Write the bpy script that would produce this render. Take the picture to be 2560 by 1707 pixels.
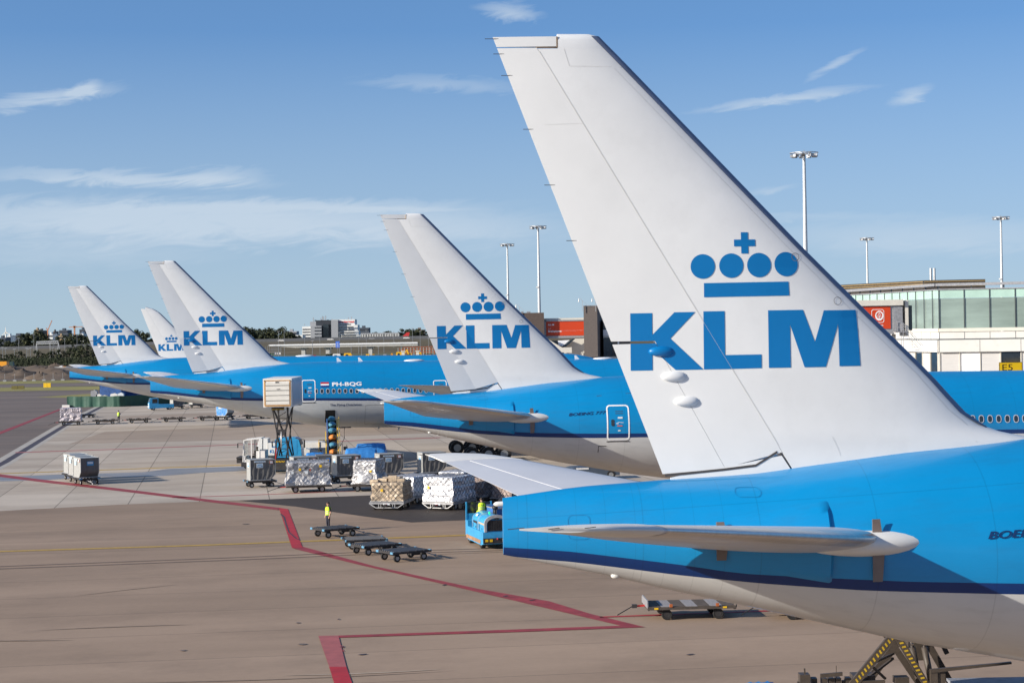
import bpy, bmesh, math, random
from mathutils import Vector, Matrix
R = math.radians
PI = math.pi
scene = bpy.context.scene
for o in list(bpy.data.objects): bpy.data.objects.remove(o)
COL = scene.collection

# ------------------------------------------------------------------ camera
H = 11.8; FPX = 4800.0; ROLL = R(.95); PITCH = math.atan(24.5/FPX)
cam_d = bpy.data.cameras.new('camera'); cam = bpy.data.objects.new('camera', cam_d); COL.objects.link(cam)
cam_d.sensor_width = 36.0; cam_d.lens = FPX/2560*36.0
cam_d.clip_start = .5; cam_d.clip_end = 12000
cam.matrix_world = Matrix.Translation((0, 0, H)) @ Matrix.Rotation(PI/2-PITCH, 4, 'X') @ Matrix.Rotation(-ROLL, 4, 'Z')
scene.camera = cam

# ------------------------------------------------------------------ sun and sky
SUN_EL = R(20.5); SUN_AZ = R(24)           # light travels towards (cos az, sin az)
ldir = Vector((math.cos(SUN_AZ)*math.cos(SUN_EL), math.sin(SUN_AZ)*math.cos(SUN_EL), -math.sin(SUN_EL)))
sd = bpy.data.lights.new('sun', 'SUN'); sd.energy = 5.0; sd.angle = R(.5); sd.color = (1.0, .925, .81)
sun = bpy.data.objects.new('sun', sd); COL.objects.link(sun)
sun.rotation_euler = ldir.to_track_quat('-Z', 'Y').to_euler(); sun.location = (-60, -30, 60)
scene.view_settings.view_transform = 'Standard'; scene.view_settings.look = 'None'
scene.view_settings.exposure = 0.58; scene.view_settings.gamma = 1

world = bpy.data.worlds.new('World'); scene.world = world; world.use_nodes = True
wt = world.node_tree; wt.nodes.clear()
def N(t, kind, **kw):
    n = t.nodes.new(kind)
    for k, v in kw.items():
        if k == 'ins':
            for i, x in v.items(): n.inputs[i].default_value = x
        else: setattr(n, k, v)
    return n
def mth(t, op, a, b=None, c=None):
    n = t.nodes.new('ShaderNodeMath'); n.operation = op
    for i, x in enumerate((a, b, c)):
        if x is None: continue
        if isinstance(x, (int, float)): n.inputs[i].default_value = x
        else: t.links.new(x, n.inputs[i])
    return n.outputs[0]
def build_world():
    t = wt; L = t.links.new
    out = N(t, 'ShaderNodeOutputWorld'); bg = N(t, 'ShaderNodeBackground'); bg.inputs[1].default_value = .122
    sky = N(t, 'ShaderNodeTexSky', sky_type='NISHITA', sun_disc=False, sun_elevation=SUN_EL, altitude=0, air_density=1.0, dust_density=1.3, ozone_density=2.8)
    # direction to the sun, measured the way the sky texture does
    sky.sun_rotation = math.atan2(-ldir.x, -ldir.y)
    tc = N(t, 'ShaderNodeTexCoord'); sep = N(t, 'ShaderNodeSeparateXYZ'); L(tc.outputs['Generated'], sep.inputs[0])
    x, y, z = sep.outputs
    zz = mth(t, 'ADD', mth(t, 'MULTIPLY', z, 1.8), .16)
    cb = N(t, 'ShaderNodeCombineXYZ'); L(x, cb.inputs[0]); L(y, cb.inputs[1]); L(zz, cb.inputs[2])
    nv = N(t, 'ShaderNodeVectorMath', operation='NORMALIZE'); L(cb.outputs[0], nv.inputs[0]); L(nv.outputs[0], sky.inputs[0])
    az = mth(t, 'ARCTAN2', x, y); el = mth(t, 'ARCSINE', z)
    tot = None
    nc = N(t, 'ShaderNodeCombineXYZ'); L(mth(t, 'MULTIPLY', az, 26), nc.inputs[0]); L(mth(t, 'MULTIPLY_ADD', az, -14.0, mth(t, 'MULTIPLY', el, 120)), nc.inputs[1]); nc.inputs[2].default_value = 3.7
    no = N(t, 'ShaderNodeTexNoise', ins={2: 1.0, 3: 6.0, 4: .62, 8: 1.6}); L(nc.outputs[0], no.inputs[0])
    # azimuth, elevation (radians), half length, half height, tilt, density, noise stretch
    clouds = [(150,266,215,24,9,.75),(238,244,58,24,22,.8),(330,456,430,26,-1,.75),(560,446,150,26,2,.5),(480,560,1050,75,0,1.15),(180,640,500,46,0,.4),(700,520,700,22,1,.4),(1285,38,105,26,-6,.6),(1960,258,270,17,7,.7),
              (2090,175,95,13,28,.55),(2270,254,70,20,20,.55),(1120,215,260,22,-2,.35),(1930,478,80,12,10,.35),(2300,600,500,60,0,.6),(1150,590,420,60,0,.35),(1000,525,300,10,0,.35),(1900,545,500,16,0,.28)]
    for (px, py, a, b, tl, dens) in clouds:
        ca = (px-1280)/FPX; ce = (829-.0166*(px-1280)-py)/FPX
        du = mth(t, 'SUBTRACT', az, ca); dv = mth(t, 'SUBTRACT', el, ce)
        c, s = math.cos(R(tl-.95)), math.sin(R(tl-.95))
        u = mth(t, 'MULTIPLY_ADD', du, c, mth(t, 'MULTIPLY', dv, s)); v = mth(t, 'MULTIPLY_ADD', du, -s, mth(t, 'MULTIPLY', dv, c))
        wob = mth(t, 'MULTIPLY', mth(t, 'SUBTRACT', no.outputs[0], .5), 2.6)
        soft = b > 40
        if soft: wob = mth(t, 'MULTIPLY', wob, .45)
        r2 = mth(t, 'ADD', mth(t, 'POWER', mth(t, 'ABSOLUTE', mth(t, 'DIVIDE', u, a/FPX)), 2.0), mth(t, 'POWER', mth(t, 'ABSOLUTE', mth(t, 'ADD', mth(t, 'DIVIDE', v, b/FPX), wob)), 2.0))
        m = mth(t, 'MAXIMUM', mth(t, 'SUBTRACT', 1.0, r2), 0.0)
        m = mth(t, 'MULTIPLY', mth(t, 'MULTIPLY', mth(t, 'POWER', m, 1.5), dens), mth(t, 'MULTIPLY_ADD', no.outputs[0], .5 if soft else 1.5, .45 if soft else .1))
        tot = m if tot is None else mth(t, 'ADD', tot, m)
    tot = mth(t, 'MINIMUM', tot, .75)
    veil = mth(t, 'MINIMUM', mth(t, 'MAXIMUM', mth(t, 'MULTIPLY_ADD', el, -5.4, .84), 0.0), .78)
    hs = N(t, 'ShaderNodeHueSaturation', ins={1: 1.16, 2: 1.03}); L(sky.outputs[0], hs.inputs['Color'])
    tn = N(t, 'ShaderNodeVectorMath', operation='MULTIPLY'); L(hs.outputs[0], tn.inputs[0]); tn.inputs[1].default_value = (1.18, 1.13, 1.12)
    m0 = N(t, 'ShaderNodeMix', data_type='RGBA'); L(veil, m0.inputs[0]); L(tn.outputs[0], m0.inputs[6]); m0.inputs[7].default_value = (2.45, 3.05, 3.4, 1)
    mx = N(t, 'ShaderNodeMix', data_type='RGBA'); L(tot, mx.inputs[0]); L(m0.outputs[2], mx.inputs[6]); mx.inputs[7].default_value = (3.3, 3.85, 4.45, 1)
    L(mx.outputs[2], bg.inputs[0]); L(bg.outputs[0], out.inputs[0])
build_world()

# ------------------------------------------------------------------ helpers
def pxray(px, py):
    x = px-1280; y = py-853.5; c, s = math.cos(ROLL), math.sin(ROLL)
    d = Vector((x*c-y*s, FPX, -(x*s+y*c)))
    c, s = math.cos(-PITCH), math.sin(-PITCH)
    return Vector((d.x, d.y*c-d.z*s, d.y*s+d.z*c))
def at(px, py, h=0.0):                      # photo pixel -> world point at height h
    d = pxray(px, py); t = (h-H)/d.z
    return Vector((0, 0, H)) + d*t
def atY(px, py, Y):                         # photo pixel -> world point at distance Y
    d = pxray(px, py); return Vector((0, 0, H)) + d*(Y/d.y)

MATS = {}
def mat(name, col, rough=.55, metal=0.0, var=.08, scale=2.0, bump=0.0, bscale=30.0, spec=.5, stretch=(1, 1, 1), emit=None, alpha=None, coat=0.0, dirt=0.0):
    if name in MATS: return MATS[name]
    m = bpy.data.materials.new(name); m.use_nodes = True; t = m.node_tree; p = t.nodes['Principled BSDF']; L = t.links.new
    p.inputs['Roughness'].default_value = rough; p.inputs['Metallic'].default_value = metal
    p.inputs['Specular IOR Level'].default_value = spec; p.inputs['Coat Weight'].default_value = coat
    tc = N(t, 'ShaderNodeTexCoord'); mp = N(t, 'ShaderNodeMapping'); mp.inputs['Scale'].default_value = stretch; L(tc.outputs['Object'], mp.inputs[0])
    no = N(t, 'ShaderNodeTexNoise', ins={2: scale, 3: 5.0, 4: .6}); L(mp.outputs[0], no.inputs[0])
    mr = N(t, 'ShaderNodeMapRange', ins={1: .3, 2: .7, 3: 0.0, 4: 1.0}); L(no.outputs[0], mr.inputs[0])
    mx = N(t, 'ShaderNodeMix', data_type='RGBA'); L(mr.outputs[0], mx.inputs[0])
    mx.inputs[6].default_value = [min(1, c*(1-var)) for c in col]+[1]; mx.inputs[7].default_value = [min(1, c*(1+var)) for c in col]+[1]
    colout = mx.outputs[2]
    if dirt:
        n2 = N(t, 'ShaderNodeTexNoise', ins={2: scale*2.7, 3: 6.0, 4: .7}); L(mp.outputs[0], n2.inputs[0])
        m2 = N(t, 'ShaderNodeMapRange', ins={1: .52, 2: .75, 3: 0.0, 4: dirt}); L(n2.outputs[0], m2.inputs[0])
        mx2 = N(t, 'ShaderNodeMix', data_type='RGBA'); L(m2.outputs[0], mx2.inputs[0]); L(colout, mx2.inputs[6]); mx2.inputs[7].default_value = (.09, .065, .045, 1); colout = mx2.outputs[2]
    L(colout, p.inputs['Base Color'])
    if bump:
        nb = N(t, 'ShaderNodeTexNoise', ins={2: bscale, 3: 4.0, 4: .6}); L(mp.outputs[0], nb.inputs[0])
        bn = N(t, 'ShaderNodeBump', ins={0: bump, 1: .05}); L(nb.outputs[0], bn.inputs['Height']); L(bn.outputs[0], p.inputs['Normal'])
    if emit: p.inputs['Emission Color'].default_value = (*emit[:3], 1); p.inputs['Emission Strength'].default_value = emit[3]
    MATS[name] = m; return m

WHITE = mat('fin_white_paint', (.695, .70, .695), .32, var=.05, scale=.45, bump=.12, bscale=.9, dirt=.05, coat=.3)
RUDW = mat('rudder_white_paint', (.68, .685, .68), .36, var=.04, scale=.6, coat=.2)
LETTER = mat('logo_blue_paint', (.0, .15, .40), .35, var=.02)
LEGREY = mat('leading_edge_grey', (.16, .19, .27), .38, metal=.2, var=.1)
METAL = mat('polished_leading_edge', (.62, .60, .58), .32, metal=.75, var=.08, stretch=(1, 4, 1))
STAB = mat('stabilizer_grey_paint', (.52, .53, .56), .42, var=.04, scale=.8, coat=.1)
FAIR = mat('fairing_pale_paint', (.66, .65, .62), .38, var=.04)
BLACK = mat('black_rubber', (.012, .012, .013), .75, var=.3, scale=8)
DARK = mat('dark_steel', (.035, .032, .032), .6, metal=.2, var=.3, scale=5)
DBROWN = mat('dirty_steel', (.075, .06, .05), .65, metal=.15, var=.35, scale=4)
GREYM = mat('galvanised_steel', (.33, .33, .34), .5, metal=.4, var=.2, scale=5)
ALU = mat('worn_aluminium', (.50, .50, .50), .45, metal=.5, var=.15, scale=4, dirt=.3)
GLASS = mat('dark_glass', (.02, .026, .032), .12, var=.2, spec=.8)
VEST = mat('hi_vis_yellow', (.55, .78, .02), .7, var=.12, scale=9, emit=None)
SKIN = mat('skin', (.45, .25, .17), .6, var=.06)
HAIR = mat('dark_hair', (.02, .014, .01), .8)
CLOTH = mat('black_cloth', (.015, .015, .02), .9, var=.3, scale=6)
TROUS = mat('navy_trousers', (.018, .02, .035), .9, var=.3, scale=6)
YEL = mat('safety_yellow', (.75, .46, .01), .5, var=.12, scale=5)
REDP = mat('red_paint', (.45, .02, .015), .5, var=.15)
TUGB = mat('tug_blue_paint', (.03, .30, .58), .38, var=.12, scale=3, coat=.3, dirt=.15)
RUST = mat('rusty_blue_steel', (.28, .16, .09), .7, var=.35, scale=4)
WPAINT = mat('white_vehicle_paint', (.72, .70, .66), .4, var=.05, scale=2, dirt=.12)
SILV = mat('container_frame', (.42, .42, .40), .45, metal=.35, var=.12, scale=5, dirt=.2)
CANVAS = mat('grey_canvas', (.12, .115, .11), .8, var=.18, scale=1.6, bump=.5, bscale=2.6, stretch=(2.2, 2.2, .45))
PLATE = mat('label_white', (.62, .66, .68), .6, var=.08, scale=10)
PLATEB = mat('label_blue', (.05, .26, .48), .6)
PLATER = mat('label_red', (.6, .12, .06), .6)
TARP = mat('blue_tarpaulin', (.035, .20, .52), .5, var=.15, scale=2, bump=1.0, bscale=2.5)
DEEPBLUE = mat('deep_blue_paint', (.03, .12, .34), .6, var=.15)
CONC = mat('pale_concrete', (.45, .44, .41), .8, var=.1, scale=.8)
WALLW = mat('terminal_white_panel', (.60, .585, .55), .5, var=.05, scale=.4, dirt=.1)
ORANGE = mat('ad_orange', (.52, .045, .006), .5, var=.02)
BARK = mat('bark', (.06, .045, .035), .9, var=.3, scale=4)

def tag(o, label=None, cat=None, group=None, kind=None):
    if label: o['label'] = label
    if cat: o['category'] = cat
    if group: o['group'] = group
    if kind: o['kind'] = kind
    return o
def empty(name, loc=(0, 0, 0), rz=0.0):
    o = bpy.data.objects.new(name, None); COL.objects.link(o); o.location = loc; o.rotation_euler = (0, 0, rz); o.empty_display_size = .3
    return o
def children(o): return [c for c in KIDS.get(o.name, [])]
KIDS = {}
def copy_tree(o, parent=None, skip=()):
    c = o.copy(); COL.objects.link(c)
    if parent: c.parent = parent; KIDS.setdefault(parent.name, []).append(c)
    for ch in children(o):
        if ch.name.split('.')[0] in skip: continue
        copy_tree(ch, c, skip)
    return c
def kid(o, name): return [c for c in children(o) if c.name.split('.')[0] == name]

class MB:
    def __init__(s): s.v = []; s.f = []; s.m = []
    def add(s, vs, fs, mi=0):
        n = len(s.v); s.v += [tuple(v) for v in vs]; s.f += [tuple(n+i for i in f) for f in fs]; s.m += [mi]*len(fs); return s
    def box(s, c, d, rz=0.0, mi=0, M=None):
        x, y, z = d[0]/2, d[1]/2, d[2]/2
        vs = [Vector((a*x, b*y, e*z)) for a in (-1, 1) for b in (-1, 1) for e in (-1, 1)]
        if rz: q = Matrix.Rotation(rz, 3, 'Z'); vs = [q @ v for v in vs]
        if M is not None: vs = [M @ v for v in vs]
        vs = [v+Vector(c) for v in vs]
        return s.add(vs, [(0, 1, 3, 2), (4, 6, 7, 5), (0, 4, 5, 1), (2, 3, 7, 6), (0, 2, 6, 4), (1, 5, 7, 3)], mi)
    def box2(s, lo, hi, mi=0):
        return s.box([(a+b)/2 for a, b in zip(lo, hi)], [b-a for a, b in zip(lo, hi)], mi=mi)
    def bar(s, p, q, w, h=None, mi=0):
        h = h or w; p = Vector(p); q = Vector(q); d = (q-p).normalized()
        up = Vector((0, 0, 1)) if abs(d.z) < .95 else Vector((0, 1, 0))
        a = d.cross(up).normalized(); b = a.cross(d).normalized()
        vs = [e+a*(i*w/2)+b*(j*h/2) for e in (p, q) for i in (-1, 1) for j in (-1, 1)]
        return s.add(vs, [(0, 1, 3, 2), (4, 6, 7, 5), (0, 4, 5, 1), (2, 3, 7, 6), (0, 2, 6, 4), (1, 5, 7, 3)], mi)
    def tube(s, pts, r, n=8, mi=0, cap=True):
        pts = [Vector(p) for p in pts]; rs = r if isinstance(r, (list, tuple)) else [r]*len(pts)
        rings = []
        for i, p in enumerate(pts):
            d = (pts[min(i+1, len(pts)-1)]-pts[max(i-1, 0)]).normalized()
            up = Vector((0, 0, 1)) if abs(d.z) < .9 else Vector((0, 1, 0))
            a = d.cross(up).normalized(); b = a.cross(d).normalized()
            rings.append([p+(a*math.cos(2*PI*k/n)+b*math.sin(2*PI*k/n))*rs[i] for k in range(n)])
        return s.loft(rings, mi, cap, cap)
    def loft(s, rings, mi=0, c0=True, c1=True, closed=True):
        n = len(rings[0]); vs = [v for r in rings for v in r]; fs = []
        for i in range(len(rings)-1):
            for k in range(n if closed else n-1):
                a, b = i*n+k, i*n+(k+1) % n
                fs.append((a, b, b+n, a+n))
        if c0: fs.append(tuple(range(n-1, -1, -1)))
        if c1: fs.append(tuple((len(rings)-1)*n+k for k in range(n)))
        return s.add(vs, fs, mi)
    def prism(s, poly, axis, a, b, mi=0):      # poly of 2-D points, extruded along axis from a to b
        def P(u, v, w): return {'x': (w, u, v), 'y': (u, w, v), 'z': (u, v, w)}[axis]
        n = len(poly); vs = [P(u, v, a) for u, v in poly]+[P(u, v, b) for u, v in poly]
        return s.add(vs, [tuple(range(n)), tuple(range(2*n-1, n-1, -1))]+[(k, k+n, (k+1) % n+n, (k+1) % n) for k in range(n)], mi)
    def ball(s, c, r, nu=10, nv=7, mi=0):
        r = r if isinstance(r, (tuple, list)) else (r, r, r)
        rings = []
        for j in range(1, nv):
            a = PI*j/nv; rings.append([Vector((c[0]+r[0]*math.sin(a)*math.cos(2*PI*k/nu), c[1]+r[1]*math.sin(a)*math.sin(2*PI*k/nu), c[2]-r[2]*math.cos(a))) for k in range(nu)])
        return s.loft(rings, mi)
    def build(s, name, mats, parent=None, smooth=None, fix=True, doubles=0):
        me = bpy.data.meshes.new(name); me.from_pydata(s.v, [], s.f)
        if not isinstance(mats, (list, tuple)): mats = [mats]
        for m in mats: me.materials.append(m)
        me.polygons.foreach_set('material_index', s.m)
        if fix or doubles:
            bm = bmesh.new(); bm.from_mesh(me)
            if doubles: bmesh.ops.remove_doubles(bm, verts=bm.verts, dist=doubles)
            if fix: bmesh.ops.recalc_face_normals(bm, faces=bm.faces)
            bm.to_mesh(me); bm.free()
        if smooth:
            me.shade_smooth()
            if smooth is not True: me.set_sharp_from_angle(angle=R(smooth))
        me.update()
        o = bpy.data.objects.new(name, me); COL.objects.link(o)
        if parent: o.parent = parent; KIDS.setdefault(parent.name, []).append(o)
        return o

_tc = {}
def text2d(body, w, h, shear=0.0, bold=0.0):
    k = (body, shear, bold)
    if k not in _tc:
        cu = bpy.data.curves.new('t', 'FONT'); cu.body = body; cu.size = 1; cu.shear = shear; cu.offset = bold; cu.resolution_u = 3
        ob = bpy.data.objects.new('t', cu); COL.objects.link(ob)
        bpy.context.view_layer.update(); dg = bpy.context.evaluated_depsgraph_get()
        me = ob.evaluated_get(dg).to_mesh()
        vs = [(v.co.x, v.co.y) for v in me.vertices]; fs = [tuple(p.vertices) for p in me.polygons]
        ob.evaluated_get(dg).to_mesh_clear(); bpy.data.objects.remove(ob); bpy.data.curves.remove(cu)
        x0 = min(v[0] for v in vs); x1 = max(v[0] for v in vs); y0 = min(v[1] for v in vs); y1 = max(v[1] for v in vs)
        _tc[k] = ([((v[0]-x0)/(x1-x0), (v[1]-y0)/(y1-y0)) for v in vs], fs)
    vs, fs = _tc[k]
    return [(a*w, b*h) for a, b in vs], fs
def lerp_tab(tab, x):
    if x <= tab[0][0]: return tab[0][1]
    for (a, b), (c, d) in zip(tab, tab[1:]):
        if x <= c: return b+(d-b)*(x-a)/(c-a)
    return tab[-1][1]
def clip_half(poly, a, b, c):
    out = []
    for i, p in enumerate(poly):
        q = poly[(i+1) % len(poly)]; dp = a*p[0]+b*p[1]+c; dq = a*q[0]+b*q[1]+c
        if dp >= 0: out.append(p)
        if (dp >= 0) != (dq >= 0):
            t = dp/(dp-dq); out.append((p[0]+(q[0]-p[0])*t, p[1]+(q[1]-p[1])*t))
    return out
def halfs(poly):                            # half planes of a convex polygon (any winding)
    ar = sum(p[0]*q[1]-q[0]*p[1] for p, q in zip(poly, poly[1:]+poly[:1])); sg = 1 if ar > 0 else -1
    hs = []
    for p, q in zip(poly, poly[1:]+poly[:1]):
        dx, dz = q[0]-p[0], q[1]-p[1]; hs.append((-dz*sg, dx*sg, (dz*p[0]-dx*p[1])*sg))
    return hs

# ------------------------------------------------------------------ airliners
def fuselage_paint(name, col, rough, seams=True, coat=.35):
    m = mat(name, col, rough, var=.035, scale=.35, coat=coat)
    t = m.node_tree; L = t.links.new; p = t.nodes['Principled BSDF']
    src = p.inputs['Base Color'].links[0].from_socket
    tc = N(t, 'ShaderNodeTexCoord'); sp = N(t, 'ShaderNodeSeparateXYZ'); L(tc.outputs['Object'], sp.inputs[0])
    x, y, z = sp.outputs
    a = mth(t, 'LESS_THAN', mth(t, 'ABSOLUTE', mth(t, 'SUBTRACT', mth(t, 'FRACT', mth(t, 'MULTIPLY', x, 1/.66)), .5)), .012)
    a = mth(t, 'MULTIPLY', a, mth(t, 'LESS_THAN', x, 5.1))
    b = mth(t, 'LESS_THAN', mth(t, 'ABSOLUTE', mth(t, 'SUBTRACT', mth(t, 'FRACT', mth(t, 'MULTIPLY_ADD', x, 1/2.6, .29)), .5)), .0055)
    c = mth(t, 'LESS_THAN', mth(t, 'ABSOLUTE', mth(t, 'SUBTRACT', z, mth(t, 'MULTIPLY_ADD', x, .058, 7.45))), .010)
    c = mth(t, 'MULTIPLY', c, mth(t, 'LESS_THAN', x, 12.0))
    s = mth(t, 'MINIMUM', mth(t, 'ADD', mth(t, 'ADD', mth(t, 'MULTIPLY', a, .22), mth(t, 'MULTIPLY', b, .24)), mth(t, 'MULTIPLY', c, .25)), .4)
    # long smears of grime running along the body
    mp = N(t, 'ShaderNodeMapping'); mp.inputs['Scale'].default_value = (.35, 2.2, 2.2); L(tc.outputs['Object'], mp.inputs[0])
    no = N(t, 'ShaderNodeTexNoise', ins={2: 1.6, 3: 6.0, 4: .65}); L(mp.outputs[0], no.inputs[0])
    g = N(t, 'ShaderNodeMapRange', ins={1: .5, 2: .8, 3: 0.0, 4: .22}); L(no.outputs[0], g.inputs[0])
    mx = N(t, 'ShaderNodeMix', data_type='RGBA'); L(mth(t, 'ADD', s, g.outputs[0]), mx.inputs[0]); L(src, mx.inputs[6]); mx.inputs[7].default_value = [c_*.42 for c_ in col]+[1]
    L(mx.outputs[2], p.inputs['Base Color'])
    r = N(t, 'ShaderNodeMapRange', ins={1: .3, 2: .7, 3: rough-.06, 4: rough+.10}); L(no.outputs[0], r.inputs[0]); L(r.outputs[0], p.inputs['Roughness'])
    bn = N(t, 'ShaderNodeBump', ins={0: .25, 1: .03}); n2 = N(t, 'ShaderNodeTexNoise', ins={2: .9, 3: 2.0}); L(tc.outputs['Object'], n2.inputs[0]); L(n2.outputs[0], bn.inputs['Height']); L(bn.outputs[0], p.inputs['Normal'])
    return m
SKYB = fuselage_paint('fuselage_sky_blue', (.0, .205, .46), .34)
NAVY = fuselage_paint('fuselage_navy_stripe', (.0, .025, .125), .42, coat=.05)
BELLY = fuselage_paint('fuselage_belly_grey', (.53, .535, .53), .38)

TOP = [(0, 7.94), (1.8, 8.16), (4, 8.27), (6, 8.38), (7.1, 8.54), (9.5, 8.83), (12.66, 9.05), (15, 9.13), (18, 9.14), (30, 9.02), (52, 8.85), (80, 8.75)]
BOT = [(0, 6.62), (.75, 6.44), (2.7, 6.0), (4, 5.65), (5.15, 5.38), (6.6, 5.03), (7.7, 4.75), (9.4, 4.32), (10.5, 4.09), (12.6, 3.68), (14, 3.42), (16.5, 3.04), (19, 2.93), (24, 2.86), (30, 2.80), (52, 2.68), (80, 2.6)]
RY = [(0, .10), (.5, .24), (1.5, .50), (3, .88), (5, 1.38), (7, 1.86), (9, 2.28), (11, 2.62), (13, 2.87), (15, 3.01), (18, 3.09), (80, 3.1)]
ST = [(0, 6.80), (1.5, 6.70), (4, 6.38), (5.3, 6.17), (7, 6.08), (9, 5.98), (12, 5.90), (15, 5.87), (21, 5.74), (40, 5.55), (80, 5.2)]
SB = [(0, 6.60), (.8, 6.50), (1.5, 6.45), (4, 6.12), (5.8, 5.93), (8, 5.77), (11.7, 5.65), (15, 5.64), (21, 5.50), (40, 5.30), (80, 4.95)]
def smt(tab, x, w=.35): return (lerp_tab(tab, x-w)+2*lerp_tab(tab, x)+lerp_tab(tab, x+w))/4 if x > .4 else lerp_tab(tab, x)
def fus(x, Ln):
    t, b, r = smt(TOP, x), smt(BOT, x), smt(RY, x)
    zc = (t+b)/2; rz = (t-b)/2
    if x > Ln-10:
        u = (x-(Ln-10))/10; k = max(.02, 1-u**2.3)**.55; zc -= .9*u*u; rz *= k; r *= k
    return zc, rz, r
def side_y(x, z, Ln=100):
    zc, rz, r = fus(x, Ln); return r*math.sqrt(max(.0004, 1-((z-zc)/rz)**2))

LE777 = [(8.0, 13.9), (8.98, 13.3), (9.03, 12.9), (9.08, 12.66), (9.2, 12.1), (9.34, 11.66), (9.52, 11.39), (9.76, 11.13), (10.64, 10.34), (12.06, 8.89), (13.72, 7.22), (15.8, 5.22), (18.05, 3.05), (18.63, 2.48), (18.8, 2.30)]
def fin_profile(u, c):
    u = min(max(u, 0), 1); return c*5*.105*(.2969*math.sqrt(u)-.126*u-.3516*u*u+.2843*u**3-.1036*u**4)+.004
class Fin777:
    ztop = 18.66
    @staticmethod
    def le(z): return lerp_tab(LE777, z)
    @staticmethod
    def te(z): return .376*(18.64-z)-.05
    @staticmethod
    def hinge(z): return .94+.593*(18.43-z)
    @staticmethod
    def tabh(z): return 3.65+.54*(11.5-z)
class Fin787(Fin777):
    ztop = 16.9
    @staticmethod
    def le(z): return lerp_tab([(8, 11.3), (8.8, 10.4), (9.6, 9.3), (13.5, 5.6), (15.6, 3.6), (16.2, 2.9), (16.6, 2.1), (16.95, .9)], z)
    @staticmethod
    def te(z): return .37*(16.9-z)
    @staticmethod
    def hinge(z): return .9+.55*(16.7-z)
    @staticmethod
    def tabh(z): return 3.2+.5*(10-z)
def fin_half(F, x, z):
    xl = F.le(z); xt = F.te(z); c = min(xl-xt, 2.6+(F.ztop-z)*.62)
    return fin_profile((xl-x)/(xl-xt), c)
def slab(mb, rows, half, place, nu=14, mi=0, ease=False):
    rings = []
    for (xa, wa), (xb, wb) in rows:
        near = []; far = []
        for i in range(nu+1):
            u = i/nu; u = math.sin(u*PI/2) if ease else u
            x = xa+(xb-xa)*u; w = wa+(wb-wa)*u; h = max(.004, half(x, w))
            near.append(place(x, w, -h)); far.append(place(x, w, h))
        rings.append(near+far[::-1])
    return mb.loft(rings, mi)

def logo_pieces():
    P = [[(3.07, 10.84), (3.58, 10.84), (3.58, 12.18), (3.07, 12.18)], [(3.58, 11.67), (4.10, 12.19), (4.59, 12.19), (4.0, 11.58), (3.58, 11.33)], [(3.58, 11.33), (4.0, 11.58), (4.77, 10.84), (4.12, 10.84)],
         [(4.78, 10.84), (5.28, 10.84), (5.28, 12.2), (4.78, 12.2)], [(5.28, 10.84), (6.14, 10.85), (6.14, 11.17), (5.28, 11.17)],
         [(6.31, 10.85), (6.83, 10.85), (6.83, 12.2), (6.31, 12.2)], [(6.83, 12.2), (7.15, 12.2), (7.42, 11.44), (7.42, 10.85), (7.16, 10.85), (6.83, 11.86)],
         [(7.42, 11.44), (7.66, 12.18), (8.0, 12.18), (8.0, 11.86), (7.67, 10.85), (7.42, 10.85)], [(8.0, 10.86), (8.51, 10.86), (8.47, 12.18), (8.0, 12.18)],
         [(4.80, 12.53), (6.83, 12.54), (6.82, 12.87), (4.80, 12.86)],
         [(5.70, 13.54), (5.87, 13.54), (5.87, 14.04), (5.70, 14.04)], [(5.53, 13.71), (5.70, 13.71), (5.70, 13.87), (5.53, 13.87)], [(5.87, 13.71), (6.04, 13.71), (6.04, 13.87), (5.87, 13.87)]]
    for cx, cz in ((4.78, 13.25), (5.455, 13.26), (6.12, 13.265), (6.78, 13.28)):
        P.append([(cx+.288*math.cos(2*PI*k/28), cz+.288*math.sin(2*PI*k/28)) for k in range(28)])
    return P
def fin_decal(F, pieces, region, name, parent, material, cell=.3, off=.008):
    mb = MB()
    for poly in pieces:
        x0 = min(p[0] for p in poly); x1 = max(p[0] for p in poly); z0 = min(p[1] for p in poly); z1 = max(p[1] for p in poly)
        hs = halfs(poly)
        for i in range(math.floor(x0/cell), math.ceil(x1/cell)):
            for j in range(math.floor(z0/cell), math.ceil(z1/cell)):
                q = [(i*cell, j*cell), ((i+1)*cell, j*cell), ((i+1)*cell, (j+1)*cell), (i*cell, (j+1)*cell)]
                for h in hs+region:
                    q = clip_half(q, *h)
                    if len(q) < 3: break
                if len(q) < 3: continue
                mb.add([(x, -fin_half(F, x, z)-off, z) for x, z in q], [tuple(range(len(q)))])
    if mb.v: return mb.build(name, material, parent, fix=False, smooth=True)

def side_patch(mb, quads, Ln, off, mi=0):       # quads of (x,z) points laid on the near side of the body
    for q in quads: mb.add([(x, -side_y(x, z, Ln)-off, z) for x, z in q], [tuple(range(len(q)))], mi)
def rrect(x0, x1, z0, z1, r, n=5):
    pts = []
    for cx, cz, a0 in ((x1-r, z1-r, 0), (x0+r, z1-r, 90), (x0+r, z0+r, 180), (x1-r, z0+r, 270)):
        pts += [(cx+r*math.cos(R(a0+90*k/n)), cz+r*math.sin(R(a0+90*k/n))) for k in range(n+1)]
    out = []
    for p, q in zip(pts, pts[1:]+pts[:1]):
        out.append(p); d = math.hypot(q[0]-p[0], q[1]-p[1])
        for k in range(1, int(d/.25)+1): out.append((p[0]+(q[0]-p[0])*k/(int(d/.25)+1), p[1]+(q[1]-p[1])*k/(int(d/.25)+1)))
    return out
def ringband(a, b): return [(a[i], a[(i+1) % len(a)], b[(i+1) % len(b)], b[i]) for i in range(len(a))]
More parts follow.
